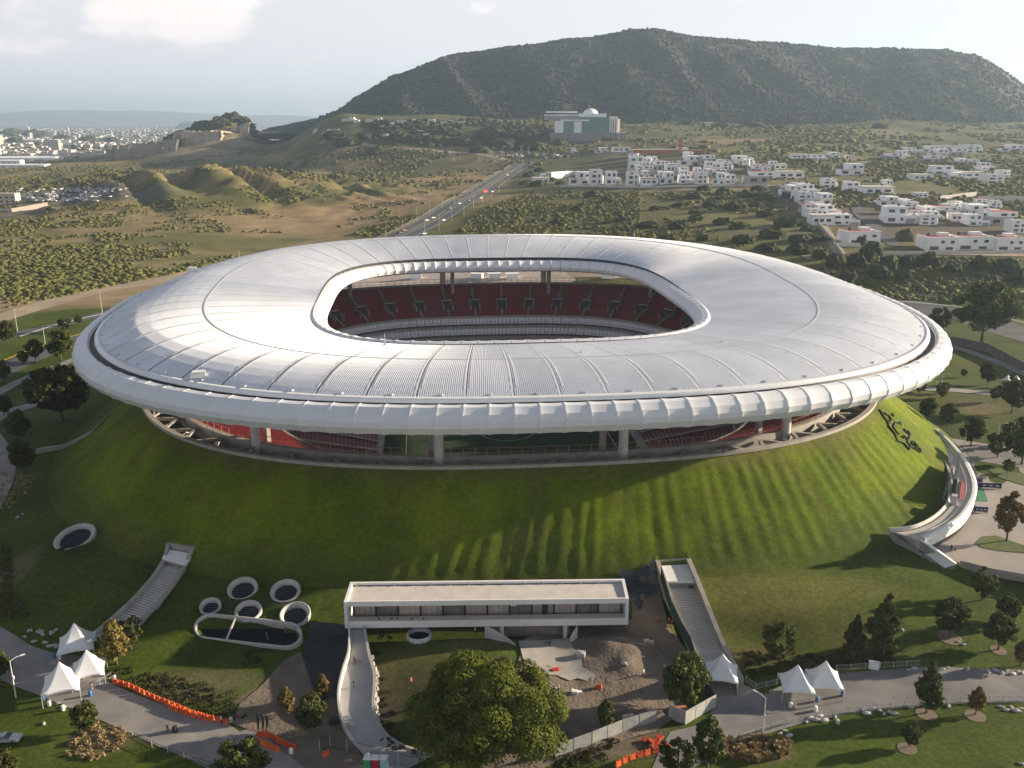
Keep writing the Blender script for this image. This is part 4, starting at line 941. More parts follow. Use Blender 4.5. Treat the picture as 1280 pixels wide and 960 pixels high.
        g = G(px, py); s = w_ / pxm(g) / 2; place('thicket', bm_[n % 3], g, (s * 1.2, s, s * .6), lab, 'thicket', 'dark thickets on the distant slopes'); n += 1
    # reeds, tufts, flower bed
    tm = tuft_mesh()
    for i in range(95):
        a = R.uniform(0, 6.28); q = R.random() ** .5; px, py = 942 + 46 * q * math.cos(a), 938 + 15 * q * math.sin(a); s = R.uniform(.9, 1.5); place('grass_tuft', tm, G(px, py), (s * 1.15, s * 1.15, s), 'pale dry ornamental grass tuft in the planted bed by the road junction', 'grass tuft', 'ornamental grass tufts in the bed at the road junction')
    def scatter(name, poly, n, s0, s1, m, label, seed, sub=1):
        r2 = random.Random(seed); x0, x1 = min(p[0] for p in poly), max(p[0] for p in poly); y0, y1 = min(p[1] for p in poly), max(p[1] for p in poly); P_, Nn = [], []
        q = np.random.RandomState(seed); k = 0
        while k < n:
            px, py = r2.uniform(x0, x1), r2.uniform(y0, y1)
            if not inpoly(px, py, poly): continue
            k += 1; g = G(px, py); s = r2.uniform(s0, s1); d = q.normal(size=(34, 3)); d[:, 2] = abs(d[:, 2]); d /= np.linalg.norm(d, axis=1)[:, None]; P_.append(np.array(g[:]) + d * s * np.array([1, 1, .9]) * q.uniform(.5, 1, (34, 1))); Nn.append(d)
        v, f = leaves(np.concatenate(P_), np.concatenate(Nn), .13, q, .6); tag(link(name, np_mesh(name, v, f, m)), label, 'plants', kind='stuff')
    scatter('reed_bed', [(0, 682), (12, 682), (15, 735), (36, 770), (0, 778)], 120, .5, .9, M_REED, 'dense reed-like planting at the left edge below the berm', 1)
    scatter('reed_bed', [(0, 590), (45, 596), (30, 622), (0, 645)], 70, .5, .9, M_TUFT, 'dry golden planting strip beside the left path', 2)
    scatter('ground_cover', [(120, 835), (190, 835), (240, 850), (290, 870), (312, 895), (296, 905), (210, 880), (145, 855)], 110, .4, 1.0, M_SHRUBG, 'mixed low shrubs behind the orange barriers at the left', 3)
    scatter('ground_cover', [(90, 915), (120, 900), (150, 905), (160, 930), (120, 950), (85, 945)], 70, .3, .8, M_TUFT, 'dry low planting around the round tree at lower left', 4)
    scatter('ground_cover', [(930, 815), (1010, 815), (1100, 812), (1130, 822), (1060, 835), (1010, 836), (980, 845), (935, 850)], 150, .4, .9, M_SHRUBG, 'brown and green low planting behind the twin tents', 5)
    scatter('ground_cover', [(440, 790), (500, 786), (480, 850), (500, 920), (540, 950), (480, 935), (466, 900)], 90, .3, .7, M_SHRUBG, 'sparse low planting on the mound beside the curved ramp', 6)
    scatter('ground_cover', [(690, 945), (740, 925), (780, 920), (760, 950), (700, 965)], 60, .4, .9, M_SHRUBG, 'dark green low hedges in front of the grey hoarding', 7)
    scatter('ground_cover', [(300, 815), (330, 812), (328, 835), (305, 835)], 16, .3, .7, M_SHRUBG, 'low dark shrub patch on the lawn below the slot-shaped pit', 8)
    scatter('white_flowers', [(1108, 352), (1180, 356), (1210, 366), (1200, 374), (1120, 370)], 240, .6, 1.3, M_FLOWER, 'belt of pale flowering shrubs right of the stadium roof', 9)
M_REED = mat('reed_leaf', (.12, .11, .045), .9, .4, 1, trans=.15)
M_SHRUBG = mat('shrub_leaf', (.085, .08, .03), .9, .6, .6, trans=.15, col2=(.03, .035, .012))
M_FLOWER = mat('pale_flower', (.45, .45, .42), .9, .5, .8, trans=.15, col2=(.12, .13, .08))
def leaf_blob(seed):
    bv, bf = icos(4 if False else 3); rr = np.random.RandomState(seed); v = bv.copy()
    for i in range(len(v)):
        p = Vector(v[i]); k = 1 + .28 * NZ(p * 2.2 + Vector((seed, 0, 0))) + .22 * NZ(p * 5.5 + Vector((0, seed, 0))) + rr.uniform(-.07, .07); v[i] *= k
    v[:, 2] = np.maximum(v[:, 2], -.15); return np_mesh('bush', v, bf, M_SCRUBD, False)
# ------------------------------------------------------------------ houses and far buildings
def house_proto(kind):
    """unit house: 1 m wide along x, 1 deep, 1 high; returns list of (name, mesh) """
    P_ = []
    def bx(name, m, *boxes):
        for c, d in boxes: mb = MB(); mb.box(c, d); P_.append((name, mb.mesh(name, m)))
    def wins(l, y=-.5):
        for x, z, w_, h_ in l:
            mb = MB(); mb.box((x, y - .004, z), (w_ * .8, .03, h_ * .8)); P_.append(('window', mb.mesh('window', M_GLASS)))
    if kind == 0:
        bx('wall', M_HWHITE, ((0, 0, .25), (1, 1, .5))); bx('upper_floor', M_HWHITE, ((-.12, .08, .735), (.7, .8, .46))); bx('parapet', M_HWHITE, ((-.12, -.3, .98), (.74, .03, .06)), ((-.12, .5, .98), (.74, .03, .06))); bx('garage_door', M_HGREY, ((.3, -.505, .18), (.3, .03, .3)))
        wins([(-.3, .25, .28, .26), (.02, .28, .1, .22)]); wins([(-.28, .74, .24, .22), (.05, .74, .2, .3)], -.32); bx('terrace_floor', M_HGREY, ((.36, 0, .505), (.24, .9, .02)))
    elif kind == 1:
        bx('wall', M_HWHITE, ((0, .05, .24), (.96, .9, .48))); bx('upper_floor', M_HWHITE, ((.15, 0, .72), (.62, 1, .48))); bx('balcony', M_WCONC, ((-.33, -.4, .5), (.3, .2, .05)))
        wins([(-.3, .26, .3, .3), (.22, .22, .3, .24)], -.4); wins([(.05, .72, .16, .3), (.33, .72, .16, .2)]); bx('stair_tower', M_HWHITE, ((-.1, .3, .86), (.2, .3, .28)))
    elif kind == 2:
        bx('wall', M_HWHITE, ((0, 0, .4), (1, 1, .8))); bx('roof_parapet', M_HWHITE, ((0, -.48, .83), (1, .04, .08)), ((-.48, 0, .83), (.04, .92, .08)), ((.48, 0, .83), (.04, .92, .08))); bx('roof_terrace', M_REDROOF, ((0, .05, .815), (.9, .86, .02))); bx('roof_room', M_HWHITE, ((.25, .3, .92), (.3, .3, .2)))
        wins([(-.25, .2, .34, .26), (.22, .18, .26, .2), (.3, .58, .14, .2), (.0, .58, .12, .2)]); bx('side_wall', M_HWHITE, ((-.47, -.53, .4), (.05, .06, .8)))
    elif kind == 3:
        bx('wall', M_HWHITE, ((0, 0, .5), (.8, 1, 1))); bx('side_wing', M_HWHITE, ((.42, .1, .3), (.2, .7, .6))); wins([(-.15, .25, .3, .2), (.2, .25, .14, .3), (-.15, .6, .3, .2), (.2, .62, .16, .22), (-.1, .88, .2, .12)]); bx('roof_slab', M_HGREY, ((0, 0, 1.01), (.7, .9, .03)))
    elif kind == 4:
        bx('wall', M_HWHITE, ((0, 0, .42), (1, .9, .84))); bx('roof_slab', M_WCONC, ((0, -.03, .88), (1.06, 1, .08))); wins([(-.32, .45, .22, .34), (-.05, .45, .22, .34), (.28, .45, .26, .34)], -.45); bx('terrace_floor', M_WCONC, ((0, -.6, .03), (1.1, .4, .06)))
    elif kind == 5:
        bx('wall', M_HGREY, ((-.1, 0, .3), (.8, .9, .6))); bx('upper_floor', M_HWHITE, ((.1, .02, .78), (.8, .9, .36))); wins([(-.25, .3, .3, .3), (.12, .3, .16, .36)], -.45); wins([(.0, .78, .26, .2), (.32, .78, .14, .2)], -.43); bx('roof_terrace', M_REDROOF, ((.1, .05, .975), (.7, .7, .03)))
    tx, tz = ((.05, 1.0), (-.25, .52), (-.2, .86), (.15, 1.03), (.3, .94), (-.35, .64))[kind]; mb = MB(); mb.tube([(tx, .3, tz - .02), (tx, .3, tz + .12), (tx, .3, tz + .15)], [.045, .045, .02], 8); P_.append(('water_tank', mb.mesh('water_tank', M_DARK)))
    mb = MB(); mb.box((.2, .1, .5), (.02, .02, 1.25)); P_.append(('mast', mb.mesh('mast', M_STEEL))) if kind in (1, 3) else None
    return P_
HP = []
def put_house(px, py, wpx, hpx, k, label, cat='house', group=None, dfac=.9, rz=None, y=None, name=None):
    g = G(px, py); p = pxm(g); W, H_ = wpx / p, hpx / p * .95
    if H_ > W: H_ = W
    D = min(W * dfac, 17); kinds = ['white_house'] * 6; kinds[4] = 'pavilion' if False else 'white_house'
    t = thing(name or 'white_house', label, cat, (g.x, g.y + D * .45, g.z - .4), R.uniform(-.12, .12) if rz is None else rz, group); t.scale = (W, D, H_ + .4)
    for nm, me in HP[k]: link(nm, me, t)
    # plot wall/plinth under the house so it never floats on the slope
    mb = MB(); mb.box((0, 0, -.2), (1.04, 1.04, .42)); link('plinth', mb.mesh('plinth', M_WCONC), t); return t
FRONT = [(725, 231, 27, 17), (745, 231, 19, 19), (767, 231, 19, 17), (791, 232, 18, 18), (812, 232, 20, 11), (833, 230, 18, 16), (859, 229, 19, 10), (877, 230, 17, 15), (899, 231, 15, 16), (915, 230, 20, 12), (950, 229, 36, 15)]
SECOND = [(799, 212, 26, 17), (822, 214, 19, 14), (841, 217, 17, 14), (862, 207, 27, 13), (884, 206, 18, 13), (898, 211, 20, 9), (922, 205, 28, 11), (805, 222, 14, 9), (858, 220, 14, 8), (872, 217, 12, 8), (936, 207, 16, 10), (946, 216, 18, 9), (972, 212, 22, 8), (815, 203, 14, 8), (905, 220, 14, 8)]
RIGHTC = [(1000, 198, 20, 6, 4, 'long low white house below the mountain, left of a wider one'), (1025, 200, 20, 7, 0, 'wide low white house below the green slope'), (1041, 197, 19, 7, 1, 'white house joined uphill to the wide low one below the green slope'), (1063, 198, 10, 5, 4, 'tiny isolated white house right of the low pair'),
          (1065, 219, 30, 15, 1, 'tall white house with stepped round terraces alone above the left cluster'), (988, 223, 34, 10, 4, 'beige flat-roofed house beside the end of the front row'),
          (1117, 200, 25, 9, 5, 'grey-brown house on the upper slope, left of the upper row'), (1142, 191, 17, 7, 0, 'small white house at the left end of the top row'), (1163, 190, 20, 8, 1, 'second white house from the left in the top row'), (1187, 190, 27, 9, 4, 'long white house in the middle of the top row'), (1215, 191, 28, 10, 3, 'brightest white block at the right end of the top row'),
          (1167, 203, 28, 9, 5, 'grey house just below the middle of the top row'), (1266, 189, 28, 8, 1, 'white house cut by the right edge in the top row'), (1184, 218, 36, 11, 0, 'wide white house, left end of the second row on the right'), (1201, 205, 18, 7, 1, 'small pale house between the top and second rows'), (1217, 207, 15, 9, 5, 'small grey house behind the second row on the right'), (1235, 212, 18, 9, 0, 'pale house above the wide white one with several gables'),
          (1213, 222, 32, 8, 4, 'low white house joining the second row on the right'), (1243, 230, 27, 12, 3, 'tall white house at the right end of the second row'), (1153, 225, 25, 8, 4, 'low white house on its own between the clusters'),
          (990, 244, 26, 13, 1, 'white house at the top left corner of the stepped left cluster'), (1012, 243, 24, 13, 0, 'white house beside the top left corner of the left cluster'), (1037, 235, 21, 12, 3, 'white house standing behind the left cluster beside dark trees'), (1006, 253, 22, 13, 3, 'white stepped house on the wall side, second from the top'), (1028, 255, 26, 14, 1, 'white house in the middle of the left cluster beside the lane'),
          (1037, 268, 29, 12, 0, 'white house at the lane bend in the left cluster'), (1010, 266, 18, 11, 5, 'grey-fronted house by the boundary wall of the left cluster'), (1028, 281, 26, 14, 4, 'plain white house at the bottom of the left cluster beside the wall'), (1058, 281, 34, 13, 0, 'broad white house at the lower end of the left cluster'), (1078, 305, 42, 19, 2, 'white house with a red roof terrace standing alone at the lane mouth'),
          (1070, 240, 24, 13, 0, 'pale house behind the long white one right of the lane'), (1098, 243, 38, 11, 4, 'long white house right of the lane, upper end'), (1111, 257, 24, 12, 1, 'white house at the upper left of the middle block'), (1135, 259, 25, 10, 0, 'white house with dark roof line in the upper middle block'), (1127, 279, 38, 21, 0, 'large white three-level house at the left end of the middle block'),
          (1157, 269, 25, 11, 1, 'white house second from the left behind the middle block'), (1161, 281, 25, 13, 3, 'white house with a garage in the front of the middle block'), (1182, 267, 32, 11, 2, 'white house with a reddish roof in the middle block'), (1217, 269, 38, 14, 1, 'wide white house towards the right of the middle block'), (1201, 276, 22, 10, 4, 'low white house in front of the wide one in the middle block'),
          (1223, 282, 26, 14, 0, 'white house with a dark balcony in the middle block front'), (1253, 281, 36, 17, 5, 'grey and white house near the right end of the middle block'), (1272, 291, 22, 16, 3, 'white house cut by the right edge in front of the middle block'),
          (1177, 313, 40, 20, 2, 'left of the three white red-roofed houses nearest the camera at right'), (1217, 312, 46, 20, 2, 'middle of the three white red-roofed houses nearest the camera at right'), (1262, 313, 38, 19, 2, 'right of the three white red-roofed houses nearest the camera at right'), (1152, 247, 17, 7, 4, 'dark pavilion under a thin white roof on the open plot'),
          (718, 191, 8, 6, 0, 'tiny white hut left of the museum access road'), (752, 191, 16, 7, 1, 'small white building below the green glass museum'), (777, 190, 22, 7, 4, 'low white pavilion with flat roof left of the red building'), (676, 230, 20, 9, 4, 'low white gatehouse beside the highway end'), (886, 156, 9, 4, 4, 'lone white building high below the mountain')]
ORD = ['first', 'second', 'third', 'fourth', 'fifth', 'sixth', 'seventh', 'eighth', 'ninth', 'tenth', 'eleventh', 'twelfth', 'thirteenth', 'fourteenth', 'fifteenth', 'sixteenth', 'seventeenth', 'eighteenth', 'nineteenth', 'twentieth']
def houses():
    for k in range(6): HP.append(house_proto(k))
    ords = ['first', 'second', 'third', 'fourth', 'fifth', 'sixth', 'seventh', 'eighth', 'ninth', 'tenth', 'eleventh', 'twelfth', 'thirteenth', 'fourteenth', 'fifteenth']
    for i, (a, b, c, d) in enumerate(FRONT): put_house(a, b, c, d, (1, 3, 0, 3, 4, 1, 0, 3, 1, 0, 5)[i], 'white cubic house, %s from the left in the front row along the field' % ords[i], group='white houses of the estate')
    for i, (a, b, c, d) in enumerate(sorted(SECOND)): put_house(a, b, c, d, (0, 1, 3, 5, 4)[i % 5], 'white house behind the front row, %s from the left' % ords[i], group='white houses of the estate')
    for a, b, c, d, k, l in RIGHTC: put_house(a, b, c, d, k, l, group='white houses of the estate')
    rr = random.Random(8); ex = []
    for i in range(26): ex.append((rr.uniform(790, 975), rr.uniform(199, 228), rr.uniform(12, 20), rr.uniform(8, 13)))
    for j, (a, b, c, d) in enumerate(sorted(ex)): put_house(a, b, c, d, rr.choice((0, 1, 3, 5)), 'small white house squeezed deep inside the estate, number %s counting from its left end' % (ORD[j] if j < 20 else 'twenty-' + ORD[j - 20]), group='white houses of the estate', rz=rr.uniform(-.3, .3))
    for j, (a, b) in enumerate(((1000, 250), (1020, 262), (1018, 272), (1045, 274), (1000, 238), (1120, 268), (1145, 272), (1170, 274), (1195, 262), (1238, 272), (1245, 262), (1140, 262), (1225, 258), (1175, 196), (1200, 196), (1228, 218), (1196, 224), (1255, 222), (1130, 198), (1108, 236))): put_house(a, b, rr.uniform(14, 24), rr.uniform(8, 12), rr.choice((0, 1, 3, 5)), 'small gap-filling house in the right part of the estate, %s from the left' % ORD[sorted((1000, 1020, 1018, 1045, 1001, 1120, 1145, 1170, 1195, 1238, 1245, 1140, 1225, 1175, 1200, 1228, 1196, 1255, 1130, 1108)).index(a if (a, b) != (1000, 238) else 1001)], group='white houses of the estate', rz=rr.uniform(-.4, .4))
    # houses strung along the ridge left of the mountain foot and below it
    rr = random.Random(5)
    for i in range(26):
        px = 362 + i * 8.5 + rr.uniform(-3, 3); py = 150 + rr.uniform(-2, 4) + (3 if px > 450 else 0) + (rr.random() < .3) * 14; put_house(px, py, rr.uniform(6, 12), rr.uniform(3, 5), rr.choice((0, 1, 4, 3)), 'tiny white house on the ridge left of the mountain foot', group='tiny houses along the ridge')
    # white L-shaped clubhouse by the highway end
    t = thing('clubhouse', 'long white L-shaped building where the highway ends beside the estate', 'building', tuple(G(700, 222)), -.75); k = pxm(t.location)
    mb = MB(); mb.box((0, 0, 3.5), (10, 46, 7)); mb.obj('wall', M_CREAM, t); mb = MB(); mb.box((-9, -16, 2.5), (14, 12, 5)); mb.obj('side_wing', M_HWHITE, t); mb = MB(); mb.box((0, 0, 7.15), (10.6, 46.6, .3)); mb.box((5.6, -6, 4), (1.2, 36, 8.4)); mb.obj('roof_slab', M_HWHITE, t)
    for i in range(7): mb = MB(); mb.box((-5.05, -18 + i * 6, 3.6), (.2, 3.4, 2.2)); mb.obj('window', M_GLASS, t)
    # museum: green glass block, white dome
    g = PD(735, 168, 1720); t = thing('museum', 'large green glass museum with white dome and white end blocks below the mountain', 'museum', (g.x, g.y, T(g.x, g.y) - 1)); s = 1720 * cp / F * 1.05
    z0 = PD(735, 168, 1720).z - t.location.z
    def b(nm, m, x0, x1, ya, yb, y0, y1, parent=t):      # pixel columns and rows at that distance, metres deep
        mb = MB(); xa, xb = (x0 - 735) * s, (x1 - 735) * s; zt, zb = (168 - ya) * s + z0, (168 - yb) * s + z0
        mb.box(((xa + xb) / 2, (y0 + y1) / 2, (zt + zb) / 2), (xb - xa, y1 - y0, zt - zb)); return mb.obj(nm, m, parent)
    b('podium', M_CONCD, 690, 780, 166, 178, -8, 62); b('glass_block', M_GREENGLASS, 727, 760, 148.2, 166, 4, 60); b('glass_block', M_GREENGLASS, 705.5, 718, 153, 168, 0, 40); b('white_block', M_HWHITE, 696, 705.4, 152.5, 168.5, -1, 40)
    b('white_block', M_HWHITE, 718.1, 727, 153.5, 168.2, -3, 30); b('roof_slab', M_HWHITE, 703, 736, 151, 152.8, -4, 44); b('roof_block', M_HWHITE, 726, 757, 144, 148.1, 8, 56); b('rear_block', M_CONC, 684, 727, 146.5, 152, 41, 70); b('roof_slab', M_HWHITE, 684, 726, 145, 146.4, 40, 72); b('roof_slab', M_HWHITE, 686, 724, 141.2, 143, 46, 70); b('rear_block', M_CREAM, 760.2, 774, 150, 167, 14, 60)
    for i in range(4): b('fin', M_HWHITE, 760.5 + i * 2.7, 761.7 + i * 2.7, 147.5, 166, -1, 13)
    for i in range(8): b('mullion', M_DARK, 729 + i * 4, 729.25 + i * 4, 148.3, 166, 3.6, 3.95)
    for i in range(2): b('mullion', M_DARK, 727, 760, 154 + 6 * i, 154.25 + 6 * i, 3.5, 3.9)
    bv, bf = icos(3); r = 9.2 * s; v = bv[:, :] * np.array([r, r, r * .7]); v[:, 2] = np.maximum(v[:, 2], 0) + (168 - 144.5) * s + z0; v[:, 0] += (739 - 735) * s; v[:, 1] += 30; link('dome', np_mesh('dome', v, bf, M_HWHITE, True), t)
    g = G(671, 148); t = thing('white_tower_house', 'small white tower-like building left of the glass museum', 'building', tuple(g)); k = 1 / pxm(g)
    mb = MB(); mb.box((0, 0, 4 * k), (6 * k, 6 * k, 8 * k)); mb.box((-3 * k, -2 * k, 2 * k), (5 * k, 4 * k, 4 * k)); mb.obj('wall', M_HWHITE, t); mb = MB(); mb.box((1 * k, -3.03 * k, 6 * k), (2 * k, .1, 1.6 * k)); mb.obj('window', M_GLASS, t); mb = MB(); mb.beam((0, 0, 8 * k), (0, 0, 16 * k), .5); mb.obj('mast', M_STEEL, t)
    # terracotta hall with chimney
    g = G(828, 192); t = thing('terracotta_hall', 'long terracotta-red hall with pale roof above the estate', 'building', tuple(g), .16); k = 1 / pxm(g)
    mb = MB(); mb.box((-12 * k, 0, 2.4 * k), (46 * k, 18, 4.8 * k)); mb.obj('wall', M_BRICKRED, t); mb = MB(); mb.box((-10 * k, 3, 5.1 * k), (60 * k, 26, .5 * k)); mb.obj('roof', M_CREAM, t); mb = MB(); mb.box((26 * k, 2, 3.5 * k), (13 * k, 12, 7 * k)); mb.obj('rear_block', M_HWHITE, t)
    g = G(861, 192); t = thing('terracotta_building', 'terracotta building with tall square chimney above the estate', 'building', tuple(g)); k = 1 / pxm(g)
    mb = MB(); mb.box((2 * k, 0, 2.3 * k), (32 * k, 16, 4.6 * k)); mb.obj('wall', M_BRICKRED, t); mb = MB(); mb.box((-11 * k, 2, 9 * k), (3.6 * k, 3.6 * k, 18 * k)); mb.obj('chimney', M_BRICKRED, t)
    for i in range(6): mb = MB(); mb.box((-8 * k + i * 4 * k, -8.1, 2.4 * k), (1.4 * k, .3, 2 * k)); mb.obj('window', M_DARK, t)
    # boundary wall of the estate
    for nm, l, h_, lab in (('estate_wall', [(700, 234), (820, 235), (960, 233)], 2.6, 'long pale boundary wall along the front row of white houses'), ('estate_wall', [(972, 232), (1005, 262), (1040, 300), (1052, 318)], 2.6, 'dark sloping boundary wall between the field and the stepped left cluster'), ('estate_wall', [(1100, 318), (1180, 318), (1290, 316)], 2.4, 'low grey wall in front of the three red-roofed houses'), ('estate_wall', [(1042, 308), (1075, 309)], 3, 'white garden wall left of the lone red-roofed house'), ('estate_wall', [(1175, 250), (1220, 245)], 4, 'pale blank wall on the open plot behind the middle block'), ('estate_wall', [(1222, 252), (1290, 252)], 5, 'long white wall with openings at the right edge')):
        c = [G(*p) for p in l]; mb = MB(); n = 0
        for a, b_ in zip(c, c[1:]):
            for q in range(8):
                p, r_ = a.lerp(b_, q / 8), a.lerp(b_, (q + 1) / 8); p.z = T(p.x, p.y) + h_ / 2 - .4; r_.z = T(r_.x, r_.y) + h_ / 2 - .4; mb.beam(p, r_, .5, h_)
        tag(mb.obj(nm, M_WCONC if n == 0 else M_CONC), lab, 'wall')
def far_left():
    # warehouses at the left edge
    for px, py, wd, h_, dp, rz, lab in ((22, 203, 100, 6, 60, .04, 'long low white warehouse at the left edge'), (30, 210, 60, 4, 30, 0, 'second white shed in front of the long warehouse'), (8, 206, 40, 5, 20, .02, 'small white annex beside the long warehouse'), (40, 179, 30, 4, 30, 0, 'white roofed shed behind the dark trees at far left'), (75, 179, 26, 3, 20, 0, 'cream roofed shed right of the white one at far left')):
        g = G(px, py); k = 1 / pxm(g); t = thing('warehouse', lab, 'warehouse', tuple(g), rz); mb = MB(); mb.box((0, 0, h_ * k / 2), (wd * k, dp, h_ * k)); mb.obj('wall', M_HWHITE, t); mb = MB(); W = wd * k / 2 + 1; mb.add([(-W, -dp / 2 - 1, h_ * k), (W, -dp / 2 - 1, h_ * k), (W, 0, h_ * k * 1.3), (-W, 0, h_ * k * 1.3), (W, dp / 2 + 1, h_ * k), (-W, dp / 2 + 1, h_ * k)], [(0, 1, 2, 3), (3, 2, 4, 5), (1, 4, 2), (0, 3, 5)]); mb.obj('roof', M_CREAM if 'cream' in lab else M_HWHITE, t)
        for i in range(5): mb = MB(); mb.box(((i - 2) * wd * k / 6, -dp / 2 - .05, h_ * k * .5), (wd * k / 10, .3, h_ * k * .35)); mb.obj('window', M_HGREY, t)
    g = G(6, 256); k = 1 / pxm(g); t = thing('workshop', 'cream two-storey building beside the car park at the left edge', 'building', tuple(g), 0); mb = MB(); mb.box((0, 6, 7 * k), (28 * k, 12, 14 * k)); mb.obj('wall', M_CREAM, t)
    for i in range(6): mb = MB(); mb.box(((i % 3 - .5) * 7 * k, -.1, (4 + 5 * (i // 3)) * k), (2.4 * k, .3, 2 * k)); mb.obj('window', M_GLASS, t)
    c = [G(*p) for p in ((-20, 266), (15, 265), (60, 257))]; mb = MB()
    for a, b_ in zip(c, c[1:]): mb.beam(a + Vector((0, 0, 1.2)), b_ + Vector((0, 0, 1.2)), .6, 5)
    tag(mb.obj('boundary_wall', M_CREAM), 'cream boundary wall below the car park at left', 'wall')
    # cars in the pound, all of one kind
    cm_ = car_far()
    rr = random.Random(9); n = 0
    while n < 230:
        py = rr.uniform(236, 252); px = rr.uniform(12, 158 - (py - 236) * 3.4)
        if n > 200: px = rr.uniform(60, 160); 
        g = G(px, py); o = link('parked_car', cm_, None, (g.x, g.y, g.z + .05)); o.rotation_euler = (0, 0, rr.choice((0, 1.57, .3, 1.4)) + rr.uniform(-.2, .2)); o.scale = (1.3, 1.3, 1.3); tag(o, 'car standing in the crowded car pound at far left', 'car', 'cars in the crowded pound'); n += 1
    # city on the plain
    bmesh_ = []; V, Fc, mi = [], [], []; cube = np.array([[-.5, -.5, 0], [.5, -.5, 0], [.5, .5, 0], [-.5, .5, 0], [-.5, -.5, 1], [.5, -.5, 1], [.5, .5, 1], [-.5, .5, 1]]); cf = np.array([[4, 5, 6, 7], [0, 1, 5, 4], [1, 2, 6, 5], [2, 3, 7, 6], [3, 0, 4, 7]]); k = 0
    cb = MB(); cb.box((0, 0, .5), (1, 1, 1)); cbm = cb.mesh('city_block', M_CITY); cb2 = MB(); cb2.box((0, 0, .5), (1, 1, 1)); cb2.box((0, -.505, .55), (.8, .02, .12)); cb2.box((0, -.505, .8), (.8, .02, .1)); cbm2 = cb2.mesh('city_block', M_CITY)
    for i in range(3200):
        y = 2500 + 9000 * rr.random() ** 1.6; t = rr.uniform(-.75, -.16 if y > 2900 else -.36); x = t * y; sx, sy, h_ = rr.uniform(9, 34), rr.uniform(9, 26), rr.choice((4, 5, 7, 7, 10, 12)) * (3.2 if rr.random() < .012 else 1)
        z = T(x, y)
        if i < 150 and y < 6500:
            o = link('city_building', rr.choice((cbm2, cbm2, cbm)), None, (x, y, z - 1)); o.scale = (sx, sy, h_ + 1); o.rotation_euler = (0, 0, rr.uniform(-.3, .3)); tag(o, 'pale building of the distant city on the plain', 'building', 'buildings of the distant city'); continue
        a = rr.uniform(-.4, .4); c, s = math.cos(a), math.sin(a); v = cube * np.array([sx, sy, h_]); v = np.stack([v[:, 0] * c - v[:, 1] * s + x, v[:, 0] * s + v[:, 1] * c + y, v[:, 2] + z], 1); V.append(v); Fc.append(cf + k * 8); mi += [rr.choice((0, 1, 1, 2, 2))] * 5; k += 1
    tag(link('distant_city', np_mesh('distant_city', np.concatenate(V), np.concatenate(Fc), [M_CITYW, M_CITY, M_HGREY], False, np.array(mi))), 'low pale city reaching to the horizon on the plain', 'city', kind='stuff')
    # trees between the city blocks
    pts = []
    for i in range(2600):
        y = 2300 + 7000 * rr.random() ** 1.5; x = rr.uniform(-.75, -.2) * y; pts.append((x, y, T(x, y) + 2, rr.uniform(5, 13)))
    blob_field('city_trees', pts, 1, M_SCRUBD, 'dark trees between the buildings of the distant city', 'trees')
    pts = []
    for i in range(500):      # wood on the quarry knoll
        a = rr.uniform(0, 6.28); q = rr.random() ** .5; x, y = -690 + 150 * q * math.cos(a), 2335 + 120 * q * math.sin(a); pts.append((x, y, T(x, y) + 1, rr.uniform(4, 8)))
    blob_field('knoll_wood', pts, 1, M_SCRUBD, 'dark wood on the knoll above the quarry face', 'woodland')
M_CITYW = mat('pale_city_render', (.58, .55, .52), .85, .2, .02)
M_CITY = mat('city_render', (.50, .44, .40), .85, .2, .02)
def car_far():
    mb = MB(); mb.box((0, 0, .62), (4.3, 1.75, .6), 0, 0); mb.box((-.15, 0, 1.1), (2.4, 1.55, .5), 0, 1, .82); mb.box((-.15, 0, 1.37), (1.9, 1.25, .06), 0, 0)
    for x in (-1.3, 1.3):
        for y in (-.8, .8): mb.tube([(x, y - .12, .33), (x, y + .12, .33)], .33, 8, 2)
    return mb.mesh('parked_car', [M_CAR, M_GLASS, M_TYRE])
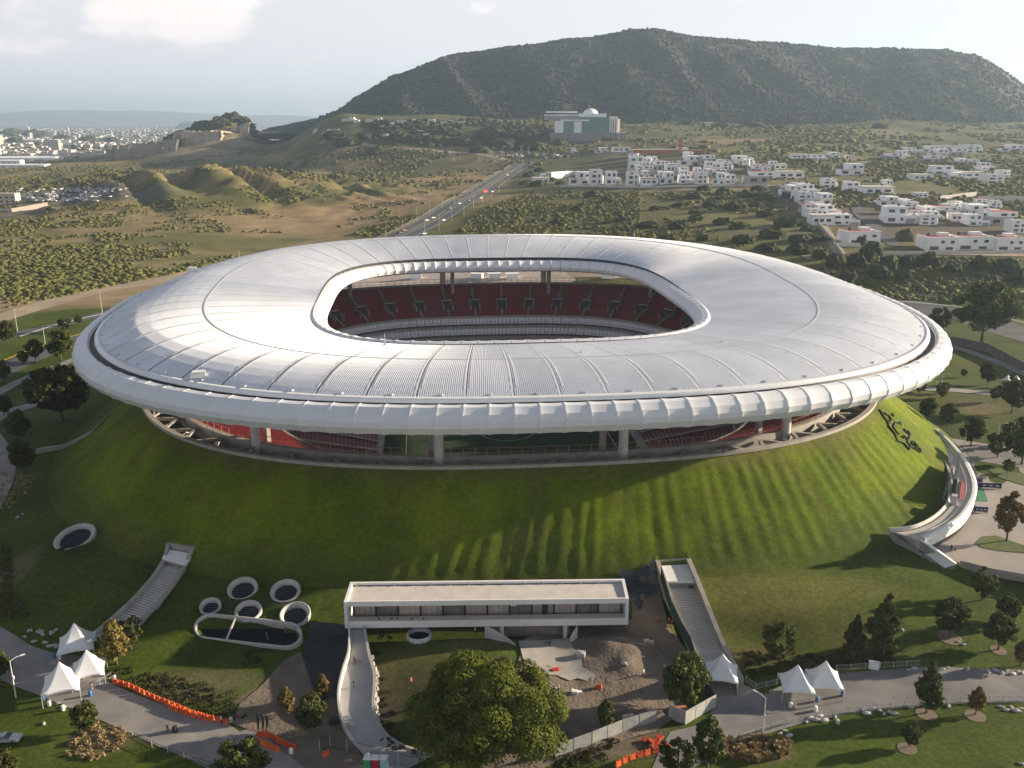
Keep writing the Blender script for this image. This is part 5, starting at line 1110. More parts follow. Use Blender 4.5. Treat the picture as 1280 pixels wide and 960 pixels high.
# ------------------------------------------------------------------ terrace building set in the foot of the berm
def terrace():
    yf, yb, z0, z1, z2 = 158.6, 165.0, 3.3, 5.2, 8.5
    XL = PD(430, 760, yf).x; XR = PD(787, 760, yf).x
    t = thing('terrace_building', 'long low white-framed terrace building with an open balcony at the foot of the grass berm', 'building', (0, yf, 0)); o = Vector((0, yf, 0))
    def part(nm, m, f, parent=t):
        mb = MB(); f(mb); mb.v = [(a, b - yf, c) for a, b, c in mb.v]; return mb.obj(nm, m, parent)
    n = 24
    def xs_(k): return lerp(XL, XR, k)
    def bend(k): return 1.3 * k          # the right end reaches a little further back
    def slab(x0, x1, ya, yb_, za, zb, rise=0):
        def f(mb):
            for i in range(n):
                a, b = i / n, (i + 1) / n; A, B = lerp(x0, x1, a), lerp(x0, x1, b); ka, kb = (A - XL) / (XR - XL), (B - XL) / (XR - XL)
                vs = [(A, ya + bend(ka), za), (B, ya + bend(kb), za), (B, yb_ + bend(kb), za), (A, yb_ + bend(ka), za), (A, ya + bend(ka), zb), (B, ya + bend(kb), zb), (B, yb_ + bend(kb), zb + rise), (A, yb_ + bend(ka), zb + rise)]
                fs = [(3, 2, 1, 0), (4, 5, 6, 7), (0, 1, 5, 4), (2, 3, 7, 6)]
                if i == 0: fs.append((3, 0, 4, 7))
                if i == n - 1: fs.append((1, 2, 6, 5))
                mb.add(vs, fs)
        return f
    part('roof_slab', M_WCONC, slab(XL + .4, XR - .4, yf + .5, yb + .6, z2 - .45, z2, .1))
    part('roof_edge', M_WHITE, slab(XL, XR, yf + .15, yf + .48, z2 - .7, z2 + .35)); part('roof_edge', M_WHITE, slab(XL, XR, yb + .62, yb + 1.2, z2 - .2, z2 + .62))
    part('gutter', M_DARK, slab(XL + .2, XR - .2, yb + .3, yb + .61, z2 + .1, z2 + .13)); part('floor_slab', M_CONC, slab(XL + .4, XR - .4, yf + .45, yb + .6, z0, z0 + .5))
    part('parapet', M_WHITE, slab(XL, XR, yf - .1, yf + .44, z0 - .05, z0 + 1.35)); part('coping', M_WCONC, slab(XL + .2, XR - .2, yf - .05, yf + 1.7, z0 + 1.352, z0 + 1.42))
    for s, X in ((-1, XL), (1, XR)):
        def wall(mb):
            b = bend(0 if s < 0 else 1)
            vs = [(X, yf - .1 + b, z0 - .05), (X + s * -.6, yf - .1 + b, z0 - .05), (X + s * -.6, yb + 1.2 + b, z0 - .05), (X, yb + 1.2 + b, z0 - .05), (X, yf + b, z2 + .345), (X + s * -.6, yf + b, z2 + .345), (X - s * .6, yb + 1.2 + b, z2 + .6), (X, yb + 1.2 + b, z2 + .6)]
            mb.add(vs, [(3, 2, 1, 0), (4, 5, 6, 7), (0, 1, 5, 4), (1, 2, 6, 5), (2, 3, 7, 6), (3, 0, 4, 7)])
        part('end_wall', M_WHITE, wall)
    part('back_wall', M_CONC, slab(XL + 1, XR - 1, yf + 3.6, yf + 3.8, z0 + .5, z2 - .45))
    NB = 12; rr = random.Random(2)
    for i in range(NB):
        a, b = XL + 1.2 + (XR - XL - 2.4) * i / NB, XL + 1.2 + (XR - XL - 2.4) * (i + 1) / NB; k = bend((a - XL) / (XR - XL))
        w_ = part('window', M_PANELBG if i % 3 != 1 else M_GLASSB, lambda mb: mb.box(((a + b) / 2, yf + 3.45 + k, (z0 + z2) / 2 + .05), (b - a - .25, .12, z2 - z0 - 1.1)))
        for q in range(1, 4): part('mullion', M_CONC, lambda mb: mb.box((lerp(a, b, q / 4), yf + 3.36 + k, (z0 + z2) / 2), (.1, .08, z2 - z0 - 1.0)), w_)
        part('column', M_DARK, lambda mb: mb.box((a, yf + 3.1 + k, (z0 + z2) / 2), (.28, .28, z2 - z0 - .9)))
    part('wall_unit', M_WHITE, lambda mb: mb.box((PD(642, 757, yf).x, yf + 3.2, z2 - 1.35), (1.2, .5, 1.6))); part('doorway', M_DARK, lambda mb: mb.box((PD(682, 757, yf).x, yf + 3.4, z0 + 1.9), (1.1, .4, 2.2)))
    for i in range(15): part('roof_bracket', M_STEEL, lambda mb: mb.box((lerp(XL + 1.5, XR - 1.5, i / 14), yb + .55 + bend(i / 14), z2 + .3), (.35, .5, .35)))
    for i, px in enumerate((473, 489, 496, 514, 529)):
        x = PD(px, 775, yf).x; part('planter', M_DARK, lambda mb: mb.box((x, yf + .8, z0 + 1.55), (.28 + .12 * (i % 2), .28, .2)))
    # lower storey, glazed
    XA, XB = PD(608, 790, yf + 1).x, PD(712, 790, yf + 1).x
    part('lower_glazing', M_GLASSB, lambda mb: mb.box(((XA + XB) / 2, yf + 2.4, 1.65), (XB - XA, .2, 3.3)))
    for i in range(13): part('mullion', M_CONC, lambda mb: mb.box((lerp(XA, XB, i / 12), yf + 2.25, 1.65), (.12, .12, 3.3)))
    for px in (627, 707): x = PD(px, 790, yf).x; part('lower_column', M_WCONC, lambda mb: mb.tube([(x, yf + .9, 0), (x, yf + .9, z0)], .42, 12))
    # retaining walls curling out from under the slab
    for l, nm in (([(606, 783, 3.2), (620, 790, 2.8), (636, 800, 1.6), (650, 812, .6)], 'retaining_wall'), ([(722, 783, 3.2), (716, 792, 2.4), (712, 800, 1.2)], 'retaining_wall')):
        pts = smooth_line([P(a, b, c) for a, b, c in l], 5); mb = MB()
        for p, q in zip(pts, pts[1:]): mb.add([(p.x, p.y, -.5), (q.x, q.y, -.5), (q.x, q.y + .5, -.5), (p.x, p.y + .5, -.5), (p.x, p.y, p.z), (q.x, q.y, q.z), (q.x, q.y + .5, q.z), (p.x, p.y + .5, p.z)], [(4, 5, 6, 7), (0, 1, 5, 4), (2, 3, 7, 6), (3, 2, 1, 0)])
        tag(mb.obj(nm, M_WCONC), 'low curved %s retaining wall under the terrace building' % ('left' if l[0][0] < 650 else 'right'), 'wall')
M_GLASSB = mat('bronze_glass', (.30, .25, .22), .25, .4, .3, spec=.7); M_PANELBG = mat('tinted_panel', (.66, .55, .48), .4, .3, .35, spec=.6)
# ------------------------------------------------------------------ stairways cut into the slope
def stairway(L, Rr, label, steps, mouth=.25):
    """L, Rr: left and right edge lines in world coordinates from the top down (tops of the side walls)"""
    t = thing('stairway', label, 'stairway', tuple((L[-1] + Rr[-1]) / 2)); o = t.location.copy()
    def part(mb, nm, m, parent=t, smooth=False): mb.v = [tuple(Vector(v) - o) for v in mb.v]; return mb.obj(nm, m, parent, smooth)
    def at(line, k):
        x = k * (len(line) - 1); i = min(int(x), len(line) - 2); return line[i].lerp(line[i + 1], x - i)
    zb = o.z - .1; zt = L[0].z - 2.6
    def floor(k): return lerp(zt, zb, ss(0, 1, max(0, (k - mouth) / (1 - mouth))) * .35 + .65 * max(0, (k - mouth) / (1 - mouth)))
    for nm, line, sgn in (('side_wall', L, 1), ('side_wall', Rr, -1)):
        mb = MB(); rows = []
        for i in range(25):
            k = i / 24; a, b = at(L, k), at(Rr, k); u = (b - a); u.z = 0; u.normalize(); p = at(line, k); q = p + u * sgn * .95; f = floor(k) - .3
            top = p.z + .35
            rows.append([(p.x, p.y, f - 1), (p.x, p.y, top), (q.x, q.y, top), (q.x, q.y, f - 1)])
        mb.grid(rows); a = rows[-1]; mb.add(a, [(0, 1, 2, 3)]); a = rows[0]; mb.add(a, [(0, 1, 2, 3)]); part(mb, nm, M_CONC)
    a, b = L[0], Rr[0]; u = (b - a); u.z = 0; u.normalize(); back = Vector((-u.y, u.x, 0)); back = back if back.y > 0 else -back
    mb = MB(); mb.add([a - back * .0 + Vector((0, 0, -4)), b + Vector((0, 0, -4)), b + Vector((0, 0, .35)), a + Vector((0, 0, .35)), a + back * .8 + Vector((0, 0, -4)), b + back * .8 + Vector((0, 0, -4)), b + back * .8 + Vector((0, 0, .35)), a + back * .8 + Vector((0, 0, .35))], [(0, 1, 2, 3), (3, 2, 6, 7), (4, 7, 6, 5), (0, 3, 7, 4), (1, 5, 6, 2)]); part(mb, 'head_wall', M_CONC)
    # canopy slab over the mouth, portal wall below it
    k0, k1 = .03, mouth * .72
    c = [at(L, k0), at(Rr, k0), at(Rr, k1), at(L, k1)]; mb = MB()
    for dz, i0 in ((-.9, 0), (-.5, 4)): mb.v += [(p.x, p.y, p.z + dz if i < 2 else c[0].z + dz - .5) for i, p in enumerate(c)]
    mb.f = [(3, 2, 1, 0), (4, 5, 6, 7), (2, 3, 7, 6), (0, 1, 5, 4), (1, 2, 6, 5), (3, 0, 4, 7)]; mb.m = [0] * 6; part(mb, 'canopy', M_WHITE)
    p, q = at(L, k1), at(Rr, k1); d = (q - p).normalized(); p = p + d * .95; q = q - d * .95; mb = MB(); zz = c[0].z - 1.4; mb.add([(p.x, p.y, zt - .6), (q.x, q.y, zt - .6), (q.x, q.y, zz), (p.x, p.y, zz)], [(0, 1, 2, 3)])
    mb.beam(Vector((p.x, p.y - .1, zz - .2)), Vector((q.x, q.y - .1, zz - .2)), .25, .4); part(mb, 'portal_wall', M_CONCD)
    p2, q2 = p.lerp(q, .8), p.lerp(q, .97); mb = MB(); mb.add([(p2.x, p2.y - .12, zt), (q2.x, q2.y - .12, zt), (q2.x, q2.y - .12, zz - .4), (p2.x, p2.y - .12, zz - .4)], [(0, 1, 2, 3)]); part(mb, 'door', M_DARK)
    # steps with landings
    prev = mouth * .7; n = steps
    for i in range(n):
        ka = mouth * .7 + (1 - mouth * .7) * i / n; kb = mouth * .7 + (1 - mouth * .7) * (i + 1) / n; z = floor(kb); land = i % (n // 3) == n // 3 - 1
        a, b, c_, d_ = at(L, ka), at(Rr, ka), at(Rr, kb), at(L, kb); mb = MB()
        for dz in (-1.2, 0): mb.v += [(v.x, v.y, z + dz) for v in (d_, c_, b, a)]
        u = (b - a).normalized() * .9
        for j in (0, 3, 4, 7): mb.v[j] = tuple(Vector(mb.v[j]) + u)
        for j in (1, 2, 5, 6): mb.v[j] = tuple(Vector(mb.v[j]) - u)
        mb.f = [(4, 5, 6, 7), (0, 1, 5, 4), (1, 2, 6, 5), (3, 0, 4, 7)]; mb.m = [0] * 4; part(mb, 'step', M_WCONC)
        e = MB(); e.beam(Vector(mb.v[4]) + Vector((0, 0, .012 + o.z * 0)), Vector(mb.v[5]) + Vector((0, 0, .012)), .14, .03); e.obj('step_edge', M_CONCD, t)
    return t
STL = [G(208, 682, .2), G(204, 700, .2), G(190, 722, .2), G(170, 745, .2), G(146, 768, .2), G(116, 794, .3)]
STR = [G(243, 688, .2), G(234, 708, .2), G(219, 733, .2), G(200, 757, .2), G(178, 779, .2), G(150, 806, .3)]
RTL = [P(819, 702, 6.6), P(826, 722, 6.0), P(838, 752, 4.8), P(850, 780, 3.2), P(862, 806, 1.8), P(874, 833, .9)]
RTR = [P(863, 699, 6.6), P(873, 722, 6.0), P(887, 757, 4.8), P(898, 785, 3.4), P(910, 812, 2.0), P(930, 850, .8)]
def add_cuts():
    for L, Rr in ((STL, STR), (RTL, RTR)):
        poly = []
        for p, q in zip(L, Rr): u = (q - p).normalized() * 0.6; poly.append((p + u))
        for p, q in reversed(list(zip(L, Rr))): u = (q - p).normalized() * 0.6; poly.append((q - u))
        CUTS.append(([(v.x, v.y) for v in poly], 4.5))
    c, ax, ay = PIT; CUTS.append(([(c.x + (ax - .8) * math.copysign(abs(math.cos(a)) ** .6, math.cos(a)), c.y - 5 * (math.cos(a)) * .2 + (ay - .8) * math.sin(a)) for a in [i * math.pi / 12 for i in range(24)]], 3.5))
    XL, XR = PD(432, 760, 159).x, PD(785, 760, 159).x; CUTS.append(([(XL, 158.8), (XR, 160), (XR, 168.5), (XL, 167.5)], 2.5))
    for (px, py, rx, ry, *_x) in WELLS + [(94.5, 677, 22, 15)]:
        g = G(px, py); k = pxm(g); r = rx / k * .70; CUTS.append(([(g.x + r * math.cos(a * .5236), g.y + r * math.sin(a * .5236)) for a in range(12)], 3))
PIT = (P(310, 789, 1.8), 10.6, 3.0)
WELLS = [(263, 760, 13.5, 10, 'smallest round light well, leftmost of the five in the lawn'), (303.5, 738, 19, 15, 'upper left round light well of the five in the lawn'), (310.5, 766, 17, 13, 'round light well in the middle, just above the slot-shaped pit'), (357, 741, 19, 15.5, 'upper right round light well of the five in the lawn'), (369, 770, 19.5, 14.5, 'rightmost light well, touching the end of the slot-shaped pit')]
def well(name, g, r, label, tilt=(0, 0, 0), sx=1.0, hgt=.9, group=None):
    t = thing(name, label, 'light well', tuple(g), 0, group); t.rotation_euler = tilt; t.scale = (sx, 1, 1); n = 48; mb = MB()
    prof_ = [(1.0, -2.6), (1.02, hgt * .6), (.99, hgt), (.94, hgt), (.76, -.25), (.74, -1.2)]
    mb.grid([[(r * q * math.cos(2 * math.pi * i / n), r * q * math.sin(2 * math.pi * i / n), z) for i in range(n)] for q, z in prof_], closed=True); mb.obj('rim', M_RIM, t, True)
    mb = MB(); mb.add([(r * .74 * math.cos(2 * math.pi * i / n), r * .74 * math.sin(2 * math.pi * i / n), -.75) for i in range(n)], [tuple(range(n))]); mb.obj('glass', M_WELLG, t)
    m_ = max(4, int(r * 2 * .74 / .5))
    for i in range(m_):
        x = -r * .72 + 2 * r * .72 * (i + .5) / m_; l = math.sqrt(max(0, (r * .735) ** 2 - x * x)); mb = MB(); mb.box((0, x, -.55), (2 * l, .07, .12)); mb.obj('slat', M_SLAT, t)
    return t
M_RIM = mat('rim_concrete', (.47, .45, .43), .8, .2, .5)
M_WELLG = mat('well_glass', (.007, .012, .016), .6, .3, 1, spec=.2); M_SLAT = mat('slat_metal', (.10, .13, .16), .4, .2, 2)
def pit():
    c, ax, ay = PIT; t = thing('sunken_court', 'long slot-shaped sunken court with a pale rounded rim in the left lawn', 'sunken court', tuple(c)); n = 72; t.location.z = T(c.x, c.y) + .5; t.rotation_euler = (rad(18), 0, 0)
    def ov(k, a, dz): # rounded bar, leaning with the slope
        ca, sa = math.cos(a), math.sin(a); x = (ax - ay) * (1 if ca > 0 else -1) * min(1, abs(ca) * 6) + ay * ca * k if abs(ca) > .001 else 0
        y = ay * sa * k; return (x, y - x * .14, dz - .02 * y)
    A = [2 * math.pi * (i + .5) / n for i in range(n)]
    mb = MB(); mb.grid([[ov(k, a, z) for a in A] for k, z in ((1.08, -3), (1.09, .3), (1.06, .42), (.97, .42), (.93, .2), (.93, -3))], closed=True); mb.obj('rim', M_RIM, t, True)
    mb = MB(); mb.add([ov(.93, a, -1.5) for a in A], [tuple(range(n))]); mb.obj('court_floor', M_WELLG, t)
    for i in range(9): x = -ax + 1.6 + (2 * ax - 3.2) * i / 8; mb = MB(); mb.box((x, 2.4 - x * .14, -.7), (.09, .1, 1.6)); mb.obj('glazing_bar', M_SLAT, t)
    mb = MB(); mb.beam((-3.6, -2.9 + .5, .2), (-3.2, 2.9 + .4, .2), .3, .2); mb.obj('bridge', M_WCONC, t); mb = MB(); mb.tube([(3.9, -1, -2), (3.9, -1, .8)], .08, 6); mb.obj('post', M_STEEL, t)
# ------------------------------------------------------------------ curved ramp beside the terrace
def curved_ramp():
    Lx = [(437, 783), (438, 800), (437, 822), (430, 845), (425, 868), (425, 888), (431, 908), (446, 930), (470, 950), (500, 966)]
    Rx = [(453, 783), (456, 800), (460, 822), (466, 845), (466, 868), (465, 888), (470, 904), (482, 920), (505, 934), (540, 945)]
    zs = [3.0, 2.6, 2.1, 1.6, 1.2, .9, .6, .4, .25, .15]
    l = smooth_line([P(a, b, z) for (a, b), z in zip(Lx, zs)], 6); r = smooth_line([P(a, b, z) for (a, b), z in zip(Rx, zs)], 6)
    t = thing('curved_ramp', 'pale concrete ramp curving in an S down from the left end of the terrace building', 'ramp', tuple(l[-1])); o = t.location.copy()
    mb = MB(); mb.grid([[tuple(a.lerp(b, q / 4) - o) for q in range(5)] for a, b in zip(l, r)]); mb.grid([[tuple(a - o - Vector((0, 0, 0))), tuple(a - o - Vector((0, 0, 3)))] for a in l]); mb.grid([[tuple(a - o), tuple(a - o - Vector((0, 0, 3)))] for a in r]); mb.obj('deck', M_PAVEL, t)
    def wall(line, other, h, nm, m, th=.35):
        mb = MB(); rows = []
        for i, (a, b) in enumerate(zip(line, other)):
            u = (a - b); u.z = 0; u.normalize(); hh = h(i / (len(line) - 1)); rows.append([tuple(a - o + Vector((0, 0, -1.5))), tuple(a - o + Vector((0, 0, hh))), tuple(a - o + u * th + Vector((0, 0, hh))), tuple(a - o + u * th + Vector((0, 0, -1.5)))])
        mb.grid(rows); mb.obj(nm, m, t)
    wall(l, r, lambda k: 1.5 - 1.1 * ss(.45, .8, k), 'parapet', M_WCONC); wall(r, l, lambda k: .9 - .7 * ss(.5, .8, k), 'rubble_edge', M_ROCK, .5)
    rr = random.Random(3)
    for i in range(10, 38):
        p = r[i] + Vector((rr.uniform(.3, .9), 0, 0)); mb = MB(); mb.box(tuple(p - o + Vector((0, 0, .1))), (rr.uniform(.3, .8), rr.uniform(.3, .6), rr.uniform(.4, 1.0)), rr.uniform(0, 3), taper=.7); mb.obj('rock', M_ROCK, t)
M_PAVEL = mat('ramp_paving', (.38, .38, .38), .85, .12, .3)
# ------------------------------------------------------------------ tents, barriers, fences, lamps, street furniture
def tent(px, py, wpx, label, rz=.25, side=False, h=2.5, z=None, walls=0):
    g = P(px, py, z) if z is not None else G(px, py); k = pxm(g); a = wpx / k / 2 / 1.18; t = thing('tent', label, 'tent', tuple(g), rz, 'white pavilion tents'); n = 10; rows = []
    H_ = a * 1.25
    for j in range(n + 1):
        q = j / n; s = a * ((1 - q) ** 1.0 * .96 + .04); zz = h + H_ * (q ** 1.75 * .72 + q * .28); ring = []
        for c in range(4):
            c0, c1 = ((-1, -1), (1, -1), (1, 1), (-1, 1))[c], ((1, -1), (1, 1), (-1, 1), (-1, -1))[c]
            for i in range(6):
                u = i / 6; bul = 1 - .09 * math.sin(math.pi * u) * (1 - q); ring.append((lerp(c0[0], c1[0], u) * s * bul, lerp(c0[1], c1[1], u) * s * bul, zz + .12 * math.sin(math.pi * u) * (1 - q)))
        rows.append(ring)
    mb = MB(); mb.grid(rows, closed=True); mb.f = [f for f in mb.f]; mb.grid([[(v[0], v[1], v[2] - .32) for v in rows[0]], rows[0]], closed=True); mb.obj('canopy', M_TENT, t, True)
    mb = MB(); mb.tube([(0, 0, h + H_ - .3), (0, 0, h + H_ + .25)], [.1, .03], 6); mb.obj('finial', M_WHITE, t)
    for sx, sy in ((-1, -1), (1, -1), (1, 1), (-1, 1)): mb = MB(); mb.tube([(sx * a * .97, sy * a * .97, -.2), (sx * a * .97, sy * a * .97, h)], .07, 6); mb.obj('pole', M_STEEL, t)
    for w_ in range(walls):
        x0, y0, x1, y1 = ((-1, 1, 1, 1), (-1, -1, -1, 1), (1, -1, 1, 1))[w_]; mb = MB(); m_ = 14
        mb.grid([[(lerp(x0, x1, i / m_) * a * .96 + .05 * math.sin(i * 2), lerp(y0, y1, i / m_) * a * .96 + .05 * math.cos(i * 2.3), zz) for i in range(m_ + 1)] for zz in (0, h)]); mb.obj('side_curtain', M_TENT, t)
    return t
def barrel(px, py, m, label, s=1.0):
    g = G(px, py); mb = MB(); r = .34 * s; mb.tube([(0, 0, 0), (0, 0, .1), (0, 0, .35), (0, 0, .7), (0, 0, .95), (0, 0, 1.0)], [r * .92, r, r * .96, r, r * .92, r * .6], 14); o = mb.obj('barrel', m, None, True); o.location = g; tag(o, label, 'barrel')
def barrier_row(pts, label, step=1.15, m=None):
    ln = smooth_line([G(*p) for p in pts], 24); acc = 0; last = ln[0]; spots = []
    for p in ln:
        if (p - last).length >= step: spots.append((p.copy(), math.atan2(p.y - last.y, p.x - last.x))); last = p
    for p, a in spots:
        o = link('barrier', BARM, None, (p.x, p.y, TB(p.x, p.y) + .05)); o.rotation_euler = (R.uniform(-.04, .04), 0, a + R.uniform(-.12, .12)); tag(o, label % (ORD + ['twenty-' + w_ for w_ in ORD])[spots.index((p, a))], 'barrier', label.split(',')[0])
def barrier_mesh():
    mb = MB(); mb.box((0, 0, .12), (1.1, .5, .24), taper=.9); mb.box((0, 0, .5), (1.06, .28, .52), taper=.9)
    mb.box((-.34, 0, .86), (.26, .2, .22)); mb.box((.34, 0, .86), (.26, .2, .22)); mb.box((0, 0, .84), (.3, .16, .12)); return mb.mesh('barrier', M_ORANGE)
def fence(pts, h, label, m, name='site_fence', panel=2.5, z=None, mesh_=False, cat='fence'):
    ln = [G(*p) if len(p) == 2 else P(*p) for p in pts]; t = thing(name, label, cat, tuple(ln[0])); o = t.location.copy()
    for a, b in zip(ln, ln[1:]):
        L = (b - a).length; n = max(1, int(L / panel))
        for i in range(n):
            p, q = a.lerp(b, i / n), a.lerp(b, (i + 1) / n); p.z = max(p.z, TB(p.x, p.y)) if len(pts[0]) == 2 else p.z; q.z = max(q.z, TB(q.x, q.y)) if len(pts[0]) == 2 else q.z
            p, q = p - o, q - o; u = (q - p).normalized()
            if mesh_:
                mb = MB(); mb.beam(p + u * .05 + Vector((0, 0, h)), q - u * .05 + Vector((0, 0, h)), .05); mb.beam(p + u * .05 + Vector((0, 0, .15)), q - u * .05 + Vector((0, 0, .15)), .05)
                for k in range(1, 9): s_ = p.lerp(q, k / 9); mb.beam(s_ + Vector((0, 0, .15)), s_ + Vector((0, 0, h)), .03)
                mb.obj('fence_panel', m, t)
            else:
                mb = MB(); mb.beam(p + u * .04 + Vector((0, 0, h / 2)), q - u * .04 + Vector((0, 0, h / 2 + R.uniform(-.06, .06))), .06, h); mb.obj('fence_panel', m, t)
            mb = MB(); mb.beam(p + Vector((0, 0, -.3)), p + Vector((0, 0, h + .12)), .1); mb.obj('post', M_STEEL if m is not M_GREENNET else M_DARK, t)
    return t
def lamp(px, py, hpx, label, arm=(0, 1), double=False, group=None):
    g = G(px, py); k = pxm(g); dep = math.atan2(CAMZ - g.z, math.hypot(g.x, g.y)); H_ = hpx / k / math.cos(dep); t = thing('lamp_post', label, 'lamp post', tuple(g), 0, group)
    mb = MB(); mb.tube([(0, 0, 0), (0, 0, H_ * .5), (0, 0, H_)], [.14, .11, .07], 8); mb.obj('pole', M_POLE, t); d = Vector((arm[0], arm[1], 0)).normalized()
    mb = MB(); mb.tube([(0, 0, H_ - .1), d * .9 + Vector((0, 0, H_ + .25)), d * 2.0 + Vector((0, 0, H_ + .3))], .06, 6); mb.obj('arm', M_POLE, t); mb = MB(); mb.box(tuple(d * 2.1 + Vector((0, 0, H_ + .27))), (.8, .3, .12), math.atan2(d.y, d.x)); mb.obj('lamp_head', M_POLE, t)
    if H_ < 9: mb = MB(); mb.box((.12, 0, H_ * .55), (.3, .25, .6)); mb.obj('control_box', M_WHITE, t)
    return t
M_POLE = mat('pale_pole_paint', (.62, .60, .56), .5, .1, 2)
def rocks():
    rm = []
    for s in range(4):
        bv, bf = icos(2); v = bv.copy()
        for i in range(len(v)): v[i] *= 1 + .4 * NZ(Vector(v[i]) * 1.3 + Vector((s * 7, 0, 0)))
        v *= np.array([.75, .5, .34]); rm.append(np_mesh('boulder', v, bf, M_ROCK))
    def cl(pts, label, grp, s=(.45, .9)):
        pts = sorted(pts)
        for i, (px, py) in enumerate(pts): k = R.uniform(*s); place('boulder', rm[i % 4], G(px, py, .12), (k * 1.2, k, k), label + ', %s from the left' % ORD[i], 'boulder', grp)
    r2 = random.Random(4)
    cl([(r2.uniform(28, 75), r2.uniform(786, 812)) for _ in range(18)], 'pale boulder on the grass above the left tents', 'boulders on the grass above the left tents')
    cl([(1008, 903), (1013, 898), (1020, 900), (1025, 896), (1030, 901), (1044, 897), (1047, 903), (1078, 888), (1083, 892), (1091, 887), (1099, 888), (1105, 893), (1112, 890), (1117, 892), (975, 917), (981, 914), (986, 920), (965, 930)], 'pale boulder on the near side of the right road', 'boulders along the near side of the right road')
    cl([(1136, 838), (1143, 836), (1177, 837), (1184, 835), (1228, 838), (1235, 840), (1244, 838), (1252, 841), (1258, 839), (1266, 843), (1273, 840), (1278, 842), (1160, 836), (1210, 837)], 'pale boulder on the far side of the road at right', 'boulders along the far side of the right road')
    cl([(1138, 884), (1186, 883), (1252, 884), (1258, 888), (1264, 885), (1270, 889), (1276, 886), (1276, 955), (1198, 803), (1204, 806), (1269, 782), (1128, 788)], 'lone pale boulder at the lower right', 'scattered boulders at lower right')
    cl([(22, 647), (28, 643), (55, 905), (72, 880), (80, 884), (1170, 478), (1175, 486)], 'single pale rock on the grass left of the stadium', 'rocks left of the stadium', (.5, 1.0))
    cl([(666, 805), (690, 815), (700, 818), (655, 830), (708, 812), (722, 818), (800, 808), (830, 813), (693, 862), (720, 868), (715, 862), (780, 830)], 'lump of rubble on the building site', 'rubble on the building site', (.4, .9))
def banner(px, py, wpx, hm, label, z=4.0, rz=0.0, m=None, text=True):
    g = P(px, py, z); k = pxm(g); W = wpx / k; t = thing('banner', label, 'banner', tuple(g), rz); mb = MB(); mb.box((0, 0, hm / 2 + .1), (W, .12, hm)); mb.obj('panel', m or M_NAVY, t)
    for i in range(3):
        mb = MB(); x = (i - 1) * W * .3
        for q in range(5): mb.box((x + (q - 2) * W * .035, -.075, hm * .55), (W * .022, .02, hm * (.16 + .08 * (q % 2))))
        mb.obj('lettering', M_WHITE, t)
    for s in (-1, 1): mb = MB(); mb.box((s * W * .45, 0, .05), (.1, .8, .1)); mb.obj('foot', M_DARK, t)
# ------------------------------------------------------------------ people
def skin_person(name, pose, vest, trousers, hat):
    V, E, r = [], [], []
    def v(p, q, par=None):
        V.append(p); r.append(q)
        if par is not None: E.append((par, len(V) - 1))
        return len(V) - 1
    pel = v((0, 0, .95), .15); ch = v((0, .0, 1.25), .16, pel); sh = v((0, 0, 1.42), .13, ch); nk = v((0, .0, 1.52), .06, sh); hd = v((0, -.01, 1.63), .095, nk); v((0, -.01, 1.72), .07, hd)
    st = .16 if pose == 'walk' else .02
    for s in (-1, 1):
        hp = v((s * .10, 0, .88), .105, pel); kn = v((s * .11, -s * st * .5, .50), .07, hp); an = v((s * .11, s * st * .6, .09), .045, kn); v((s * .12, s * st * .6 - .15, .04), .04, an)
        s1 = v((s * .20, 0, 1.42), .07, sh); fw = .25 if pose == 'work' else s * st; el = v((s * .26, fw * .3, 1.16), .045, s1); wr = v((s * .26, -.08 - fw * .9 if pose == 'work' else -fw * .8, .95 if pose != 'work' else 1.08), .03, el); pm = v((V[wr][0], V[wr][1] - .01, V[wr][2] - .07), .034, wr)
        for q in range(4): f1 = v((V[pm][0] + .004 * s, V[pm][1] + (q - 1.5) * .022, V[pm][2] - .055), .009, pm); v((V[f1][0] - s * .012, V[f1][1], V[f1][2] - (.03, .045, .042, .032)[q]), .008, f1)
        f1 = v((V[pm][0] - s * .01, V[pm][1] - .05, V[pm][2] + .005), .01, pm); v((V[f1][0] - s * .01, V[f1][1] - .018, V[f1][2] - .035), .009, f1)
    me = bpy.data.meshes.new('body'); me.from_pydata(V, E, []); o = bpy.data.objects.new('tmp', me); COL.objects.link(o); m = o.modifiers.new('s', 'SKIN')
    for i, q in enumerate(r): me.skin_vertices[0].data[i].radius = (q, q * (.8 if i < 3 else 1))
    me.skin_vertices[0].data[0].use_root = True; o.modifiers.new('u', 'SUBSURF').levels = 1; bpy.context.view_layer.update()
    dg = bpy.context.evaluated_depsgraph_get(); em = bpy.data.meshes.new_from_object(o.evaluated_get(dg)); bpy.data.objects.remove(o)
    for k in (vest, trousers, M_SKIN, hat): em.materials.append(k)
    for p in em.polygons:
        z = p.center.z; x = abs(p.center.x); p.use_smooth = True
        p.material_index = 3 if z > 1.68 else 2 if z > 1.50 or (x > .2 and z < 1.06) else 0 if z > .93 else 1
    return em
M_SKIN = mat('skin', (.42, .26, .18), .6, .1, 5); M_VEST = mat('orange_vest', (.75, .16, .04), .8, .1, 5); M_JEAN = mat('dark_trousers', (.03, .035, .05), .9, .2, 5); M_HAIR = mat('dark_hair', (.02, .015, .012), .8, .2, 8); M_HELM = mat('white_helmet', (.8, .8, .78), .4, .05, 5); M_SHIRT = mat('white_shirt', (.7, .7, .7), .8, .1, 5); M_BLACK = mat('black_cloth', (.02, .02, .022), .9, .2, 5)
